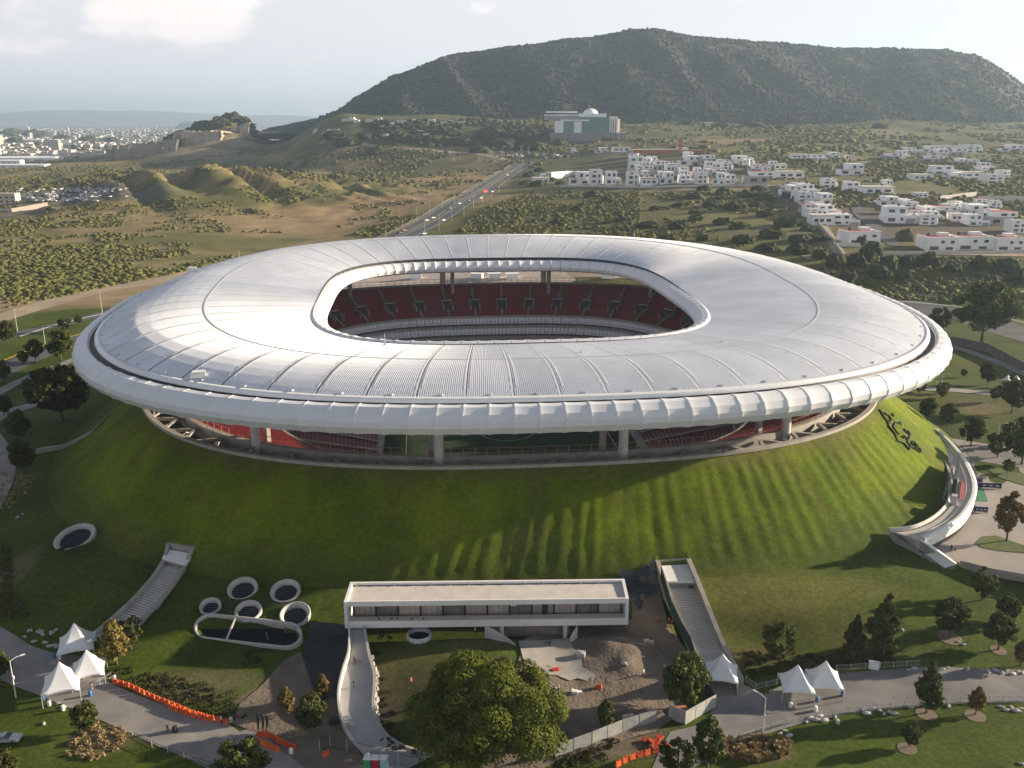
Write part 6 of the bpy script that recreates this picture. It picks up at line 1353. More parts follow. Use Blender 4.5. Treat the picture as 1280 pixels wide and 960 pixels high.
def people():
    a = skin_person('a', 'stand', M_SHIRT, M_JEAN, M_HAIR); b = skin_person('b', 'walk', M_BLACK, M_JEAN, M_HAIR); c = skin_person('c', 'work', M_VEST, M_JEAN, M_HELM)
    for px, py, me, lab, z in ((1188.5, 689, b, 'dark-clothed person on the raised plaza, left one of a pair', 4.05), (1194, 689, a, 'person in a white shirt walking on the raised plaza, right of a pair', 4.05), (822, 779, c, 'worker in orange vest high on the site, left of two by the green netting', None), (836, 781, c, 'worker in orange vest beside the stair wall, touching the green netting', None),
                               (840, 784, c, 'worker in an orange vest crouched close to the stair wall', None), (820, 823, b, 'person in black standing in the middle of the earth works', None), (804, 846, a, 'person in pale shirt on the earth slope of the building site', None), (687, 810, b, 'person in dark clothes on the concrete floor of the site', None), (443, 829, b, 'person with a bicycle near the top of the curved ramp', 'r'), (442, 860, b, 'person in the middle of the curved ramp', 'r'),
                               (210, 915, b, 'person in dark clothes crossing the left plaza', None), (277, 905, a, 'person in white beside the end of the orange barriers', None), (594, 793, a, 'person on the mound under the terrace building', None), (514, 857, c, 'person on the slope left of the great tree', None), (960, 868, b, 'dark dressed person seated near the twin tents', None), (698, 865, a, 'worker bending over rubble beside the great tree', None)):
        g = G(px, py) if z is None else P(px, py, z) if z != 'r' else P(px, py, 1.9 if py < 840 else 1.25); o = link('person', me, None, tuple(g)); o.rotation_euler = (0, 0, R.uniform(0, 6.28)); tag(o, lab, 'person')
    # bicycle on the ramp
    g = P(446, 830, 1.85); t = thing('bicycle', 'bicycle wheeled beside a person on the curved ramp', 'bicycle', tuple(g), .4)
    for x in (-.5, .5): mb = MB(); mb.tube([(x + .33 * math.cos(i * .524), 0, .35 + .33 * math.sin(i * .524)) for i in range(13)], .025, 5); mb.obj('wheel', M_TYRE, t)
    mb = MB(); [mb.beam(*q, .04) for q in (((-.5, 0, .35), (-.15, 0, .85)), ((-.5, 0, .35), (0, 0, .33)), ((0, 0, .33), (-.15, 0, .9)), ((0, 0, .33), (.38, 0, .85)), ((-.15, 0, .82), (.38, 0, .85)), ((.38, 0, .95), (.5, 0, .35)))]; mb.obj('frame', M_DARK, t); mb = MB(); mb.box((-.17, 0, .93), (.25, .12, .06)); mb.obj('saddle', M_TYRE, t); mb = MB(); mb.beam((.36, -.25, 1.0), (.36, .25, 1.0), .03); mb.obj('handlebar', M_STEEL, t)
def car_proto(pickup=False):
    t = {}
    def sec(l, w_): return l
    mb = MB(); L = 2.2 if not pickup else 2.6; W = .88
    prof_ = [(-L, .45), (-L, .85), (-L + .2, .95), (-1.3, .98), (.9, .95), (L - .25, .82), (L, .65), (L, .4)] if not pickup else [(-L, .5), (-L, 1.0), (-.5, 1.0), (1.1, 1.0), (L - .2, .92), (L, .7), (L, .45)]
    n = len(prof_); vs = [(x, -W, z) for x, z in prof_] + [(x, W, z) for x, z in prof_]; mb.add(vs, [tuple(range(n)), tuple(range(2 * n - 1, n - 1, -1))] + [(i, n + i, n + (i + 1) % n, (i + 1) % n) for i in range(n)]); b = mb.mesh('body', M_CAR)
    g = MB(); x0, x1 = (-1.5, .9) if not pickup else (-.5, 1.15); g.add([(x0, -W + .06, .97), (x1, -W + .06, .95), (x1, W - .06, .95), (x0, W - .06, .97), (x0 + .35, -W + .22, 1.42), (x1 - .75, -W + .22, 1.42), (x1 - .75, W - .22, 1.42), (x0 + .35, W - .22, 1.42)], [(0, 1, 5, 4), (1, 2, 6, 5), (2, 3, 7, 6), (3, 0, 4, 7), (4, 5, 6, 7)]); gl = g.mesh('glazing', M_GLASS)
    r = MB(); r.box(((x0 + x1) / 2 - .2, 0, 1.44), ((x1 - x0) - 1.1, 1.3, .05)); rf = r.mesh('roof', M_CAR); w_ = MB(); w_.tube([(0, -.1, 0), (0, .1, 0)], .34, 14); wh = w_.mesh('wheel', M_TYRE)
    h = MB(); h.box((0, 0, 0), (.06, .3, .14)); hl = h.mesh('headlight', M_SEAM); return b, gl, rf, wh, hl, L
def cars():
    C1, C2 = car_proto(), car_proto(True)
    def car(g, rz, label, pick=False, m=None, s=1.0, group=None, name='car'):
        b, gl, rf, wh, hl, L = C2 if pick else C1; t = thing(name, label, 'pickup truck' if pick else 'car', tuple(g), rz, group); t.scale = (s, s, s)
        ob = link('body', b, t); link('glazing', gl, t); rf_ = link('roof', rf, t)
        if m: 
            for q in (ob, rf_): q.material_slots[0].link = 'OBJECT'; q.material_slots[0].material = m
        for x in (-L * .62, L * .62):
            for y in (-.82, .82): link('wheel', wh, t, (x, y, .34))
        for y in (-.6, .6): link('headlight', hl, t, (L + .01, y, .66))
    car(G(6, 927), .05, 'silver pickup truck parked on the grass at the lower left edge', True, M_STEEL, name='pickup_truck')
    hw = [G(*p) for p in [(500, 296), (560, 264), (610, 234), (640, 214), (655, 205)]]
    for i, (px, py, m, lab) in enumerate(((530, 294, M_WHITE, 'white car nearest the roof on the right carriageway of the highway'), (533, 277, M_WHITE, 'white van-like car in the left lane of the highway near the roof'), (541, 274, M_WHITE, 'white car just beyond the white van on the highway'), (554, 277, M_WHITE, 'silver car on the right carriageway of the highway'), (562, 262, M_CAR, 'grey car on the left carriageway of the highway'), (574, 256, M_WHITE, 'white car in the middle of the highway'), (586, 252, M_CAR, 'dark car before the red truck on the highway'), (500, 293, M_DARK, 'dark car at the left edge of the highway near the roof'), (505, 290, M_PINK, 'dark red car at the left edge of the highway near the roof'), (615, 241, M_WHITE, 'white car on the right carriageway beyond the red truck'), (627, 236, M_CAR, 'silver car far along the right carriageway'), (634, 220, M_WHITE, 'white car close to the end of the highway'), (601, 249, M_WHITE, 'white car beside the median behind the red truck'))):
        g = G(px, py, .6); car(g, 1.05, lab, False, m, 1.25)
    g = G(606, 242, .6); t = thing('red_truck', 'red truck on the left carriageway of the highway', 'truck', tuple(g), 1.05)
    mb = MB(); mb.box((-1, 0, 2.0), (7.5, 2.5, 2.6)); mb.obj('cargo_box', M_REDCAR, t); mb = MB(); mb.box((4, 0, 1.5), (2.2, 2.3, 2.0)); mb.obj('cab', M_REDCAR, t); mb = MB(); mb.box((5.12, 0, 1.9), (.05, 2.0, .8)); mb.obj('windscreen', M_GLASS, t)
    for x in (-3.5, -2, 3.8):
        for y in (-1.1, 1.1): mb = MB(); mb.tube([(x, y - .15, .5), (x, y + .15, .5)], .5, 12); mb.obj('wheel', M_TYRE, t)
    # lamps along the highway
    n = 0
    for a in ([(483, 306), (503, 287), (521, 277), (537, 269), (553, 261), (568, 255), (590, 243)], [(531, 295), (549, 288), (565, 277), (580, 270), (592, 260), (603, 254), (614, 248), (624, 241)]):
        for i, (px, py) in enumerate(a): lamp(px, py, 22 - (296 - py) * .16, 'tall lamp post on the %s side of the highway, %s from the roof' % (('left', 'right')[n], ORD[i]), (1, .3), group='lamp posts along the highway')
        n += 1
    rr = random.Random(17)
    for px, py in [(rr.uniform(560, 665), rr.uniform(192, 202)) for _ in range(26)]: lamp(px, py, 11, 'distant lamp post around the junction at the end of the highway', (1, 0), group='lamp posts around the junction')
    for px, py in [(rr.uniform(620, 700), rr.uniform(190, 198)) for _ in range(45)]:
        car_o = link('parked_car', FARCAR, None, tuple(G(px, py, .2))); car_o.rotation_euler = (0, 0, rr.uniform(0, 3)); car_o.scale = (1.5,) * 3; tag(car_o, 'car parked at the junction below the mountain', 'car', 'cars parked at the junction')
def right_wing():
    """curving white canopy wall that hugs the right flank of the berm, with the plaza behind it"""
    IN = [(1155, 537), (1168, 553), (1180, 573), (1188, 595), (1190, 615), (1184, 632), (1168, 648), (1143, 660), (1113, 664)]
    OUT = [(1172, 538), (1190, 555), (1206, 575), (1216, 595), (1219, 612), (1214, 630), (1201, 648), (1180, 662), (1154, 675)]
    zi = [8.2, 8.2, 8.1, 8.0, 7.8, 7.6, 7.3, 7.0, 6.6]; zo = [8.4, 8.4, 8.4, 8.4, 8.3, 8.2, 8.0, 7.7, 7.3]
    a = smooth_line([P(x, y, z) for (x, y), z in zip(IN, zi)], 8); b = smooth_line([P(x, y, z) for (x, y), z in zip(OUT, zo)], 8)
    t = thing('entrance_canopy', 'curving white concrete canopy deck hugging the right foot of the berm', 'canopy', (a[-1].x, a[-1].y, 0)); o = t.location.copy()
    def q(v, dz=0, k=0): return tuple(Vector(v) - o + Vector((0, 0, dz)))
    N_ = len(a)
    mb = MB(); mb.grid([[q(p.lerp(r_, k / 5)) for k in range(6)] for p, r_ in zip(a, b)]); mb.obj('deck', M_WCONC, t)
    mb = MB(); rows = []
    for p, r_ in zip(a, b): u = (r_ - p); u.z = 0; u.normalize(); rows.append([q(r_ - u * .9, .02), q(r_ - u * .8, .5), q(r_, .55), q(r_ + u * .5, .1), q(r_ + u * .3, -2.2), q(r_ - u * 2.2, -3.2)])
    for i in range(0, N_ - 1, 4):
        j = min(i + 4, N_ - 1); m2 = MB(); m2.grid([[tuple(c) for c in row] for row in rows[i:j + 1]]); m2.obj('fascia_panel', M_WHITE, t, False)
    mb = MB(); mb.grid([[q(p.lerp(r_, .0), -.0), q(p.lerp(r_, -.04), .7), q(p.lerp(r_, -.09), .7), q(p.lerp(r_, -.12), -3)] for p, r_ in zip(a, b)]); mb.obj('kerb_wall', M_WCONC, t)
    mb = MB(); mb.grid([[q(p.lerp(r_, .10), .02), q(p.lerp(r_, .10), .06), q(p.lerp(r_, .16), .06), q(p.lerp(r_, .16), .02)] for p, r_ in zip(a, b)]); mb.obj('drain', M_DARK, t)
    mb = MB(); mb.grid([[q(p.lerp(r_, .60), .02), q(p.lerp(r_, .60), .3), q(p.lerp(r_, .63), .3), q(p.lerp(r_, .63), .02)] for p, r_ in zip(a, b)]); mb.obj('ridge', M_WCONC, t)
    # back curtain down to the ground on the outer side
    mb = MB(); mb.grid([[q(r_, -3.0), (r_.x - o.x - .5, r_.y - o.y, 3.5)] for p, r_ in zip(a, b)]); mb.obj('soffit_wall', M_DARK, t)
    # triangular panelled end
    A, B, Cc, D = P(1113, 664, 6.5), P(1150, 674, 7.3), G(1194, 711, 1.0), G(1182, 712, .1); print('WING', [tuple(round(c, 1) for c in v) for v in (A, B, Cc, D)], G(1113, 664), G(1150, 681)); E_ = P(1163, 679, 7.0); F2 = P(1207, 708, 3.9)
    n1, n2 = 7, 3
    for j in range(n2):
        for i in range(n1):
            def s(u, v): lo = G(1113 + 68 * u, 665 + 46 * u, .12) if u > .02 else A; return lo.lerp(B.lerp(Cc, u), v)
            g_ = .02; c = [s((i + g_) / n1, (j + g_) / n2), s((i + 1 - g_) / n1, (j + g_) / n2), s((i + 1 - g_) / n1, (j + 1 - g_) / n2), s((i + g_) / n1, (j + 1 - g_) / n2)]; nn = (c[1] - c[0]).cross(c[3] - c[0]).normalized(); nn = nn if nn.y < 0 else -nn
            m2 = MB(); m2.add([q(v) for v in c] + [q(v + nn * .12) for v in c], [(4, 5, 6, 7), (0, 1, 5, 4), (1, 2, 6, 5), (2, 3, 7, 6), (3, 0, 4, 7)]); m2.obj('end_panel', M_WHITE, t)
    mb = MB(); mb.grid([[q(G(1113 + 68 * u / 8, 665 + 46 * u / 8, .02)) for u in range(9)], [q(B.lerp(Cc, u / 8)) for u in range(9)]]); w0 = [A, D, Cc]; mb.grid([[q(v, -.1), (v.x - o.x, v.y - o.y + .6, -1)] for v in w0]); mb.grid([[q(B, -.1), (B.x - o.x + .3, B.y - o.y + .3, 3.2)], [q(Cc, -.1), (Cc.x - o.x + .3, Cc.y - o.y + .3, 1.5)]]); mb.obj('end_frame', M_CONC, t)
    mb = MB(); mb.beam(B - o + Vector((0, 0, .15)), Cc - o + Vector((0, 0, .15)), .7, .4); mb.obj('edge_beam', M_WHITE, t)
    # big board seen edge-on, with scaffolding
    g = P(1189, 632, 7.6); h = P(1196, 590, 8.0); d = (h - g); L = d.length; rz = math.atan2(d.y, d.x); t2 = thing('stage_board', 'dark green advertising board on scaffolding, seen almost edge-on, standing on the curving canopy', 'billboard', tuple(g), rz)
    mb = MB(); mb.box((L * .6, 0, 3.1), (L * .8, .8, 4.2)); mb.obj('board', M_GREENNET, t2); mb = MB(); mb.box((L * .6, -.46, 3.2), (L * .6, .1, 2.0)); mb.obj('poster', M_NAVY, t2); mb = MB(); mb.box((L * .45, -1.5, .8), (L * .5, .1, 1.1)); mb.obj('lower_banner', M_REDCAR, t2)
    for i in range(6):
        x = L * (.12 + .17 * i); m2 = MB(); m2.beam((x, 1.0, 0), (x, 1.0, 5.4), .12); m2.beam((x, 2.2, 0), (x, 1.0, 4.6), .1); m2.beam((x, .5, .1), (x, 2, .1), .1); m2.obj('scaffold_frame', M_STEEL, t2)
    mb = MB(); mb.box((L * .05, -.4, 1.2), (1.8, 1.3, 2.4)); mb.obj('equipment_case', M_STEEL, t2)
    # plaza deck
    z = 4.0; pz = [(1160, 530), (1190, 548), (1240, 556), (1330, 566), (1330, 735), (1280, 722), (1240, 715), (1203, 705), (1170, 690), (1150, 600)]
    poly = [tuple(P(a_, b_, z)[:2]) for a_, b_ in pz]; mb = MB(); mb.prism(poly, z - 1.1, z + .03); tag(mb.obj('raised_plaza', M_PAVEW), kind='structure')
    mb = MB(); l = [P(x, y, z + .1) for x, y in ((1200, 704), (1240, 714), (1280, 721), (1330, 733))]
    for p, r_ in zip(l, l[1:]): mb.beam(p + Vector((0, 0, .35)), r_ + Vector((0, 0, .35)), .4, .8)
    tag(mb.obj('deck_edge', M_CONC), 'low concrete parapet on the front edge of the raised plaza', 'parapet')
    def flat(nm, pts, m, dz): return tag(drape(nm, [tuple(P(a_, b_, z)[:2]) for a_, b_ in pts], m, dz, 2, zf=lambda x, y: z, px=False), kind='structure')
    flat('lawn_island', [(1219, 680), (1228, 671), (1245, 670), (1262, 676), (1285, 684), (1310, 694), (1285, 692), (1250, 689), (1228, 685)], M_BERMF, .15); flat('lawn_island', [(1235, 588), (1248, 586), (1268, 590), (1300, 600), (1300, 612), (1270, 604), (1248, 597)], M_BERMF, .15); flat('lawn_island', [(1262, 556), (1340, 562), (1340, 572), (1275, 566)], M_BERMF, .15)
    flat('walkway', [(1200, 556), (1340, 575), (1340, 590), (1270, 584), (1215, 575)], M_PAVED, .08)
    flat('green_carpet', [(1216, 611), (1229, 611), (1235, 627), (1212, 626)], M_CARPET, .12)
    banner(1221, 609, 12, 2.4, 'tall dark blue panel beside the green carpet on the plaza', 4.1); banner(1238, 610, 26, 1.3, 'upper long navy advertising banner on the plaza, right of the tall panel', 4.1, -.12); banner(1212, 638, 12, 1.3, 'short navy banner partly behind the white canopy edge', 4.1, -.1); banner(1226, 640, 16, 1.3, 'lower long navy advertising banner on the plaza', 4.1, -.12)
    lamp(1205, 560, 22, 'slim white post at the start of the plaza walkway', (0, 1))
M_PAVEW = mat('plaza_paving', (.36, .31, .27), .85, .25, .09, bump=.1, bscale=5, col2=(.25, .235, .225)); M_BERMF = mat('island_grass', (.08, .11, .02), .95, .3, .6, bump=.4); M_CARPET = mat('green_carpet', (.03, .16, .09), .9, .15, 1)
def foreground():
    global BARM, FARCAR
    BARM = barrier_mesh(); FARCAR = car_far()
    terrace()
    stairway(STL, STR, 'curved stairway cut into the left slope, with concrete side walls and a canopy', 33, .3)
    stairway(RTL, RTR, 'straight stairway in the slope right of the terrace building, ending under a tent', 39, .3)
    for px, py, rx, ry, lab in WELLS: g = G(px, py, .35); well('light_well', g, rx / pxm(g) / 1.03, lab, (rad(20), 0, 0), hgt=.4, group='round light wells in the lawn')
    g = G(94.5, 677, 1.1); t = well('light_well', g, 3.1, 'large oval slatted light well alone on the left slope of the berm', (rad(30), rad(-14), rad(38)), 1.5, .4)
    g = G(524, 798, .1); t = thing('oculus', 'round bright metal oculus on the mound under the terrace building', 'oculus', tuple(g)); n = 28; mb = MB(); mb.grid([[(r_ * math.cos(2 * math.pi * i / n), r_ * math.sin(2 * math.pi * i / n), z_) for i in range(n)] for r_, z_ in ((2.3, -.3), (2.35, 1.1), (2.25, 1.1), (2.1, -.2))], closed=True); mb.obj('metal_ring', M_STEEL, t, True); mb = MB(); mb.add([(2.15 * math.cos(i * .2618), 2.15 * math.sin(i * .2618), .1) for i in range(24)], [tuple(range(24))]); mb.obj('glass', M_WELLG, t)
    for i in range(14): a_ = i * 2 * math.pi / 14; mb = MB(); mb.beam((2.4 * math.cos(a_), 2.4 * math.sin(a_), 0), (2.3 * math.cos(a_), 2.3 * math.sin(a_), 1.15), .14); mb.obj('rib', M_SEAM, t)
    pit(); curved_ramp(); right_wing(); rocks()
    # low curved wall far left
    l = [G(*p) for p in ((45, 568), (70, 563), (95, 553), (115, 541), (130, 527), (138, 517))]; l = smooth_line(l, 5); mb = MB(); n = len(l)
    rows = []
    for i, p in enumerate(l): w_ = 2.6 * (1 - i / n) + .3; z_ = TB(p.x, p.y); rows.append([(p.x, p.y, z_ - .4), (p.x, p.y, z_ + 1.2 * (1 - i / n) + .2), (p.x - .2, p.y + w_ * .5, z_ + 1.2 * (1 - i / n) + .2), (p.x - .25, p.y + w_ * .55, z_ + .3), (p.x - .3, p.y + w_, z_ + .3), (p.x - .3, p.y + w_, z_ - .5)])
    mb.grid(rows); tag(mb.obj('curved_wall', M_CONC), 'thin curved concrete wall tapering up the grass at the left flank of the berm', 'wall')
    # retaining wall right of the road
    l = [(1170, 428), (1200, 432), (1235, 440), (1262, 455), (1300, 476)]; w_ = fence(l, 3.6, 'brown retaining wall below the road embankment right of the stadium', mat('retaining_wall', (.13, .11, .10), .9, .3, .4), 'retaining_wall', 6, cat='wall')
    # tents
    tent(98, 818, 50, 'white peaked tent at the foot of the left stairway, furthest back of three', .35, walls=2); tent(113, 850, 46, 'middle white peaked tent on the left plaza, joined to the one before it', .35); tent(80, 868, 52, 'front white peaked tent on the left plaza, nearest the lamp post', .35)
    tent(901, 855, 47, 'white peaked tent with curtains over the foot of the right stairway', -.2, walls=3); tent(994, 869, 47, 'left one of the twin white tents on the right road', -.12); tent(1029, 864, 47, 'right one of the twin white tents on the right road', -.12)
    tent(1268, 489, 22, 'distant white tent at the right edge, nearest the big dark tree', .3); tent(1258, 484, 14, 'distant smaller white tent behind another at the right edge', .3)
    for px, py, m, lab in ((79, 888, M_WHITE, 'white barrel at the front leg of the front left tent'), (113, 870, M_BLUE, 'blue barrel between the two joined left tents'), (143, 850, M_STEEL, 'grey barrel beside the end of the orange barriers'), (62, 882, M_WHITE, 'white weight standing before the front left tent'), (68, 822, M_BLUE, 'blue barrel behind the rear left tent'), (54, 875, M_BLUE, 'blue barrel left of the front left tent'),
                           (988, 884, M_WHITE, 'cream barrel at the front leg of the left twin tent'), (1021, 877, M_BLUE, 'blue barrel between the twin tents'), (1053, 870, M_BLUE, 'blue barrel right of the twin tents'), (1019, 889, M_WHITE, 'small white post-like barrel before the twin tents'), (364, 942, M_WHITE, 'white barrel right of the lower orange barriers'), (289, 903, M_STEEL, 'grey bin at the end of the long barrier row')):
        barrel(px, py, m, lab)
    barrier_row([(137, 854), (160, 859), (190, 873), (215, 883), (245, 895), (284, 905)], 'orange barrier of the long left plaza row, %s from the left', 1.16); barrier_row([(208, 884), (232, 893), (260, 901)], 'orange barrier of the short doubled row in front, %s from the left', 1.16)
    barrier_row([(317, 922), (335, 921), (352, 930), (368, 937)], 'orange barrier of the upper line by the flagpoles, %s from the left', .95); barrier_row([(322, 928), (340, 936), (352, 941)], 'orange barrier of the lower line by the flagpoles, %s from the left', 1.0)
    barrier_row([(765, 962), (785, 951), (806, 944), (824, 940)], 'orange barrier of the row below the grey hoarding, %s from the left', 1.35); barrier_row([(742, 860), (750, 862)], 'orange barrier standing alone on the building site, %s from the left', .9); barrier_row([(400, 948), (410, 944)], 'orange barrier inside the fenced toilet corner, %s from the left', 1.0)
    fence([(694, 948), (740, 932), (778, 916), (820, 903)], 2.6, 'long grey-green site hoarding below the building site', M_FENCEG, 'hoarding'); fence([(836, 898), (855, 905), (856, 906), (894, 884)], 2.6, 'cornered grey hoarding beside the site gate', M_FENCEG, 'hoarding'); fence([(894, 884), (885, 868), (878, 850)], 2.2, 'dark fence running from the hoarding corner up to the tent', M_DARK, 'site_fence')
    fence([(826, 724, 6.2), (838, 765, 4.2), (850, 792, 2.6), (862, 812, 1.6), (868, 832, .5)], 2.8, 'dark green netting fence along the left side of the right stairway', M_GREENNET, 'netting_fence')
    fence([(400, 940), (413, 934), (455, 945), (520, 962)], 2.2, 'dark mesh fence around the corner with the portable toilets', M_DARK, 'mesh_fence', mesh_=True)
    fence([(895, 938), (945, 918), (1000, 902), (1060, 891), (1130, 883), (1200, 878), (1290, 876)], 1.1, 'low steel crowd railing along the near side of the right road', M_STEEL, 'crowd_railing', 2.4, mesh_=True); fence([(1045, 838), (1100, 835), (1150, 832)], 1.1, 'low steel crowd railing on the far side of the right road', M_STEEL, 'crowd_railing', 2.4, mesh_=True)
    fence([(166, 921), (190, 934), (230, 948), (265, 960)], 1.0, 'thin post fence at the lower edge of the left plaza', M_DARK, 'post_fence', 3, mesh_=True); fence([(115, 862), (125, 856), (140, 847)], 1.1, 'grey crowd barrier between the left tents and the orange row', M_STEEL, 'crowd_railing', 2, mesh_=True); fence([(932, 852), (945, 862), (970, 856), (985, 850)], 1.1, 'steel crowd barrier between the stair tent and the twin tents', M_STEEL, 'crowd_railing', 2, mesh_=True)
    for i, (px, m, lab) in enumerate(((460, mat('green_plastic', (.05, .35, .14), .5, .1, 2), 'green portable toilet'), (470, mat('crimson_plastic', (.45, .02, .06), .5, .1, 2), 'crimson portable toilet between the green and the pale one'), (480.5, mat('aqua_plastic', (.35, .55, .60), .5, .1, 2), 'pale blue portable toilet'))):
        g = P(px, 962, .1); t = thing('portable_toilet', lab + ' at the bottom edge', 'portable toilet', tuple(g), -.1); mb = MB(); mb.box((0, 0, 1.1), (1.1, 1.1, 2.2)); mb.obj('cabin', m, t); mb = MB(); mb.box((0, 0, 2.26), (1.2, 1.2, .12)); mb.box((0, 0, 2.36), (.9, .9, .1)); mb.obj('roof', M_WHITE, t); mb = MB(); mb.box((0, -.56, 1.05), (.8, .04, 1.9)); mb.obj('door', m, t)
    lamp(20, 872, 45, 'white lamp post at the edge of the left plaza', (1.0, 1.0)); lamp(953, 922, 46, 'pale lamp post with angled arm at the right road junction', (-1, 1.2)); lamp(128, 392, 29, 'tall street lamp just left of the roof edge', (-1, .3)); lamp(22, 415, 30, 'tall street lamp on the dirt verge at far left', (-1, .3)); lamp(57, 434, 26, 'thin lamp post on the street median', (1, .3)); lamp(1262, 660, 50, 'thin grey pole at the right edge of the plaza', (0, 1)) if False else None
    lamp(1245, 560, 30, 'slender lamp post in the park near the plaza road', (1, 0)); lamp(1274, 233, 22, 'thin pole on the open plot at the right of the estate', (1, 0)); lamp(1176, 490, 22, 'thin lamp beside the park path', (1, 0))
    for px in (323, 329, 334): g = G(px, 918); mb = MB(); mb.tube([(0, 0, 0), (0, 0, 4.0)], [.07, .05], 8); t = thing('flagpole', '%s of three short black furled flagpoles beside the orange barriers' % {323: 'left', 329: 'middle', 334: 'right'}[px], 'flagpole', tuple(g)); mb.obj('pole', M_DARK, t); mb = MB(); mb.tube([(.06, 0, 1.2), (.14, 0, 2.4), (.08, 0, 3.9)], [.1, .2, .06], 8); mb.obj('furled_flag', M_TYRE, t)
    # site furniture
    def small(name, px, py, boxes, m, lab, cat, z=0):
        g = G(px, py); t = thing(name, lab, cat, tuple(g), R.uniform(-.4, .4))
        for nm, c, d in boxes: mb = MB(); mb.box(c, d); mb.obj(nm, m, t)
    small('water_tank', 726, 822, [('tank', (0, 0, .6), (1.6, 1.3, 1.2)), ('lid', (0, 0, 1.25), (.7, .7, .12))], M_STEEL, 'pale square tank on the edge of the concrete floor', 'tank'); small('wheelbarrow', 694, 840, [('tray', (0, 0, .5), (1.2, .8, .4)), ('handle', (1.0, .3, .55), (1, .06, .06)), ('handle', (1.0, -.3, .55), (1, .06, .06)), ('wheel', (-.6, 0, .2), (.4, .12, .4))], M_REDCAR, 'red wheelbarrow on the concrete floor', 'wheelbarrow')
    small('generator', 750, 920, [('housing', (0, 0, .7), (2.2, 1.0, .9)), ('skid', (0, 0, .12), (2.5, 1.1, .2)), ('exhaust', (.8, 0, 1.3), (.15, .15, .5))], M_HGREY, 'small grey generator behind the hoarding', 'generator'); small('cabinet', 854, 901, [('case', (0, 0, .8), (.7, .6, 1.5)), ('lid', (0, 0, 1.6), (.8, .7, .1))], M_WHITE, 'white cabinet before the hoarding corner', 'cabinet'); small('cabinet', 1092, 836, [('case', (0, 0, .7), (1.8, .7, 1.4)), ('lid', (0, 0, 1.45), (1.9, .8, .1))], M_GRAYSEAT, 'pale double cabinet beside the far railing of the right road', 'cabinet')
    small('pallet_stack', 850, 890, [('plank', (0, 0, .15), (3, 1.6, .1)), ('plank', (.2, 0, .35), (2.6, 1.6, .1)), ('plank', (-.1, .1, .55), (2.8, 1.5, .1)), ('plank', (0, 0, .75), (2.4, 1.4, .1))], M_PINK, 'reddish stack of boards inside the hoarding corner', 'boards'); small('debris_bag', 718, 868, [('bag', (0, 0, .4), (1.0, .8, .8)), ('bag', (.9, .3, .25), (.8, .6, .5)), ('sheet', (-.9, .2, .1), (1.4, .9, .12))], M_WHITE, 'white debris bags on the bare ground beside the great tree', 'bags')
    small('site_sign', 784, 911, [('board', (0, 0, 2.2), (1.8, .08, 1.2)), ('post', (-.7, .1, 1), (.1, .1, 2)), ('post', (.7, .1, 1), (.1, .1, 2))], M_SIGNP, 'pink-white notice board on the grey hoarding', 'sign'); small('black_bin', 219, 915, [('body', (0, 0, .5), (.6, .6, 1.0)), ('lid', (0, 0, 1.05), (.66, .66, .08))], M_TYRE, 'black bin standing alone on the left plaza', 'bin'); small('compressor', 418, 905, [('body', (0, 0, .6), (1.6, 1, 1.0)), ('drawbar', (1.2, 0, .3), (1.0, .1, .1))], M_DARK, 'dark machine on the earth left of the curved ramp', 'machine')
    small('debris_bag', 808, 0 + 804, [('bag', (0, 0, .35), (1.2, .9, .7)), ('bag', (.9, -.3, .25), (.9, .7, .5))], M_CREAM, 'cream rubble bags on the upper site', 'bags'); small('box_kite', 278, 912, [('case', (0, 0, .5), (1.0, .7, .9)), ('lid', (0, 0, 1.0), (1.1, .8, .1))], M_STEEL, 'grey case at the end of the long barrier row', 'case') if False else None
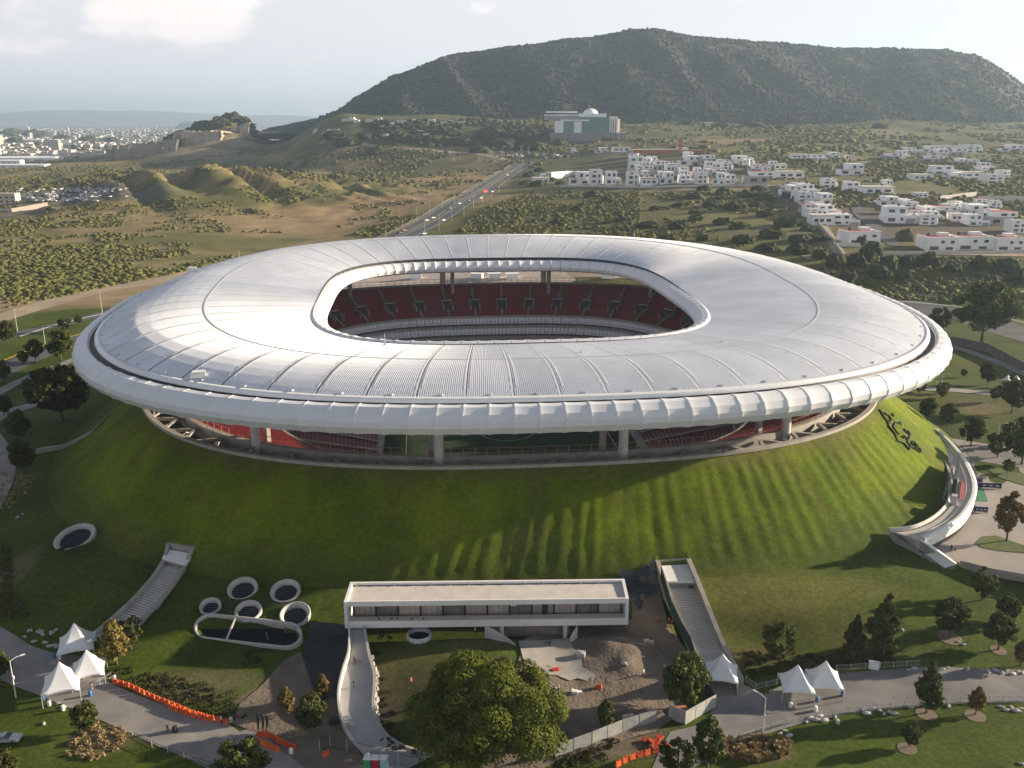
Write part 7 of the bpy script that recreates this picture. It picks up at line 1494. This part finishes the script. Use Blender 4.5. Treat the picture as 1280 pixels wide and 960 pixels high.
    # fallen barriers by the hoarding
    for i, px in enumerate((455, 520, 596, 618, 640, 760)): small('kiosk', px, 348, [('wall', (0, 0, 1.5), (7, 4, 3)), ('roof', (0, 0, 3.1), (7.6, 4.6, .2))], M_HWHITE, 'white kiosk seen through the far roof gap, %s from the left' % ORD[i], 'kiosk')
    for i, (px, py) in enumerate(((806, 925), (812, 929), (818, 927), (825, 931), (831, 934), (815, 934), (822, 925))):
        g = G(px, py); o = link('barrier', BARM, None, (g.x, g.y, g.z + .35)); o.rotation_euler = (1.4, R.uniform(-.3, .3), R.uniform(0, 3)); tag(o, 'red barrier tumbled in the heap below the grey hoarding', 'barrier', 'tumbled barriers below the hoarding')
    people(); cars()
    # low rings of bare soil round lawn trees
    for px, py, w_ in ((1187, 797, 15), (1158, 893, 13), (1219, 895, 13), (1134, 936, 12), (1248, 813, 10)):
        g = G(px, py); r = w_ / pxm(g); tag(drape('tree_ring', [(g.x + r * math.cos(a_ * .45), g.y + r * math.sin(a_ * .45)) for a_ in range(14)], M_SOIL, .06, 1.0, px=False), kind='structure')
M_SIGNP = mat('pink_notice', (.65, .45, .45), .7, .1, 3); M_SOIL = mat('bare_soil', (.20, .15, .11), .95, .3, 1)
# ------------------------------------------------------------------ haze
def haze():
    mb = MB(); mb.box((0, 12000, 265), (62000, 31000, 590)); m = bpy.data.materials.new('haze'); m.use_nodes = True; t = m.node_tree; t.nodes.clear(); o = N(t, 'ShaderNodeOutputMaterial'); v = N(t, 'ShaderNodeVolumePrincipled')
    v.inputs['Color'].default_value = (.58, .78, 1.0, 1); v.inputs['Density'].default_value = HAZE; v.inputs['Anisotropy'].default_value = .35; t.links.new(v.outputs[0], o.inputs['Volume']); h = mb.obj('haze', m); tag(h, 'thin evening haze over the whole landscape', 'haze', kind='stuff')
HAZE = 0.00008
import time
_t = time.time()
def tick(n):
    global _t; print('T', n, round(time.time() - _t, 1)); _t = time.time()
add_cuts(); build_ground(); tick('ground'); mountain(); quarry(); berm(); tick('mount'); stadium(); tick('stadium'); roads(); emblem(); tick('roads'); init_trees(); trees(); tick('trees'); houses(); tick('houses'); foreground(); tick('fg'); far_left(); tick('farleft'); vegetation(); tick('veg'); haze()
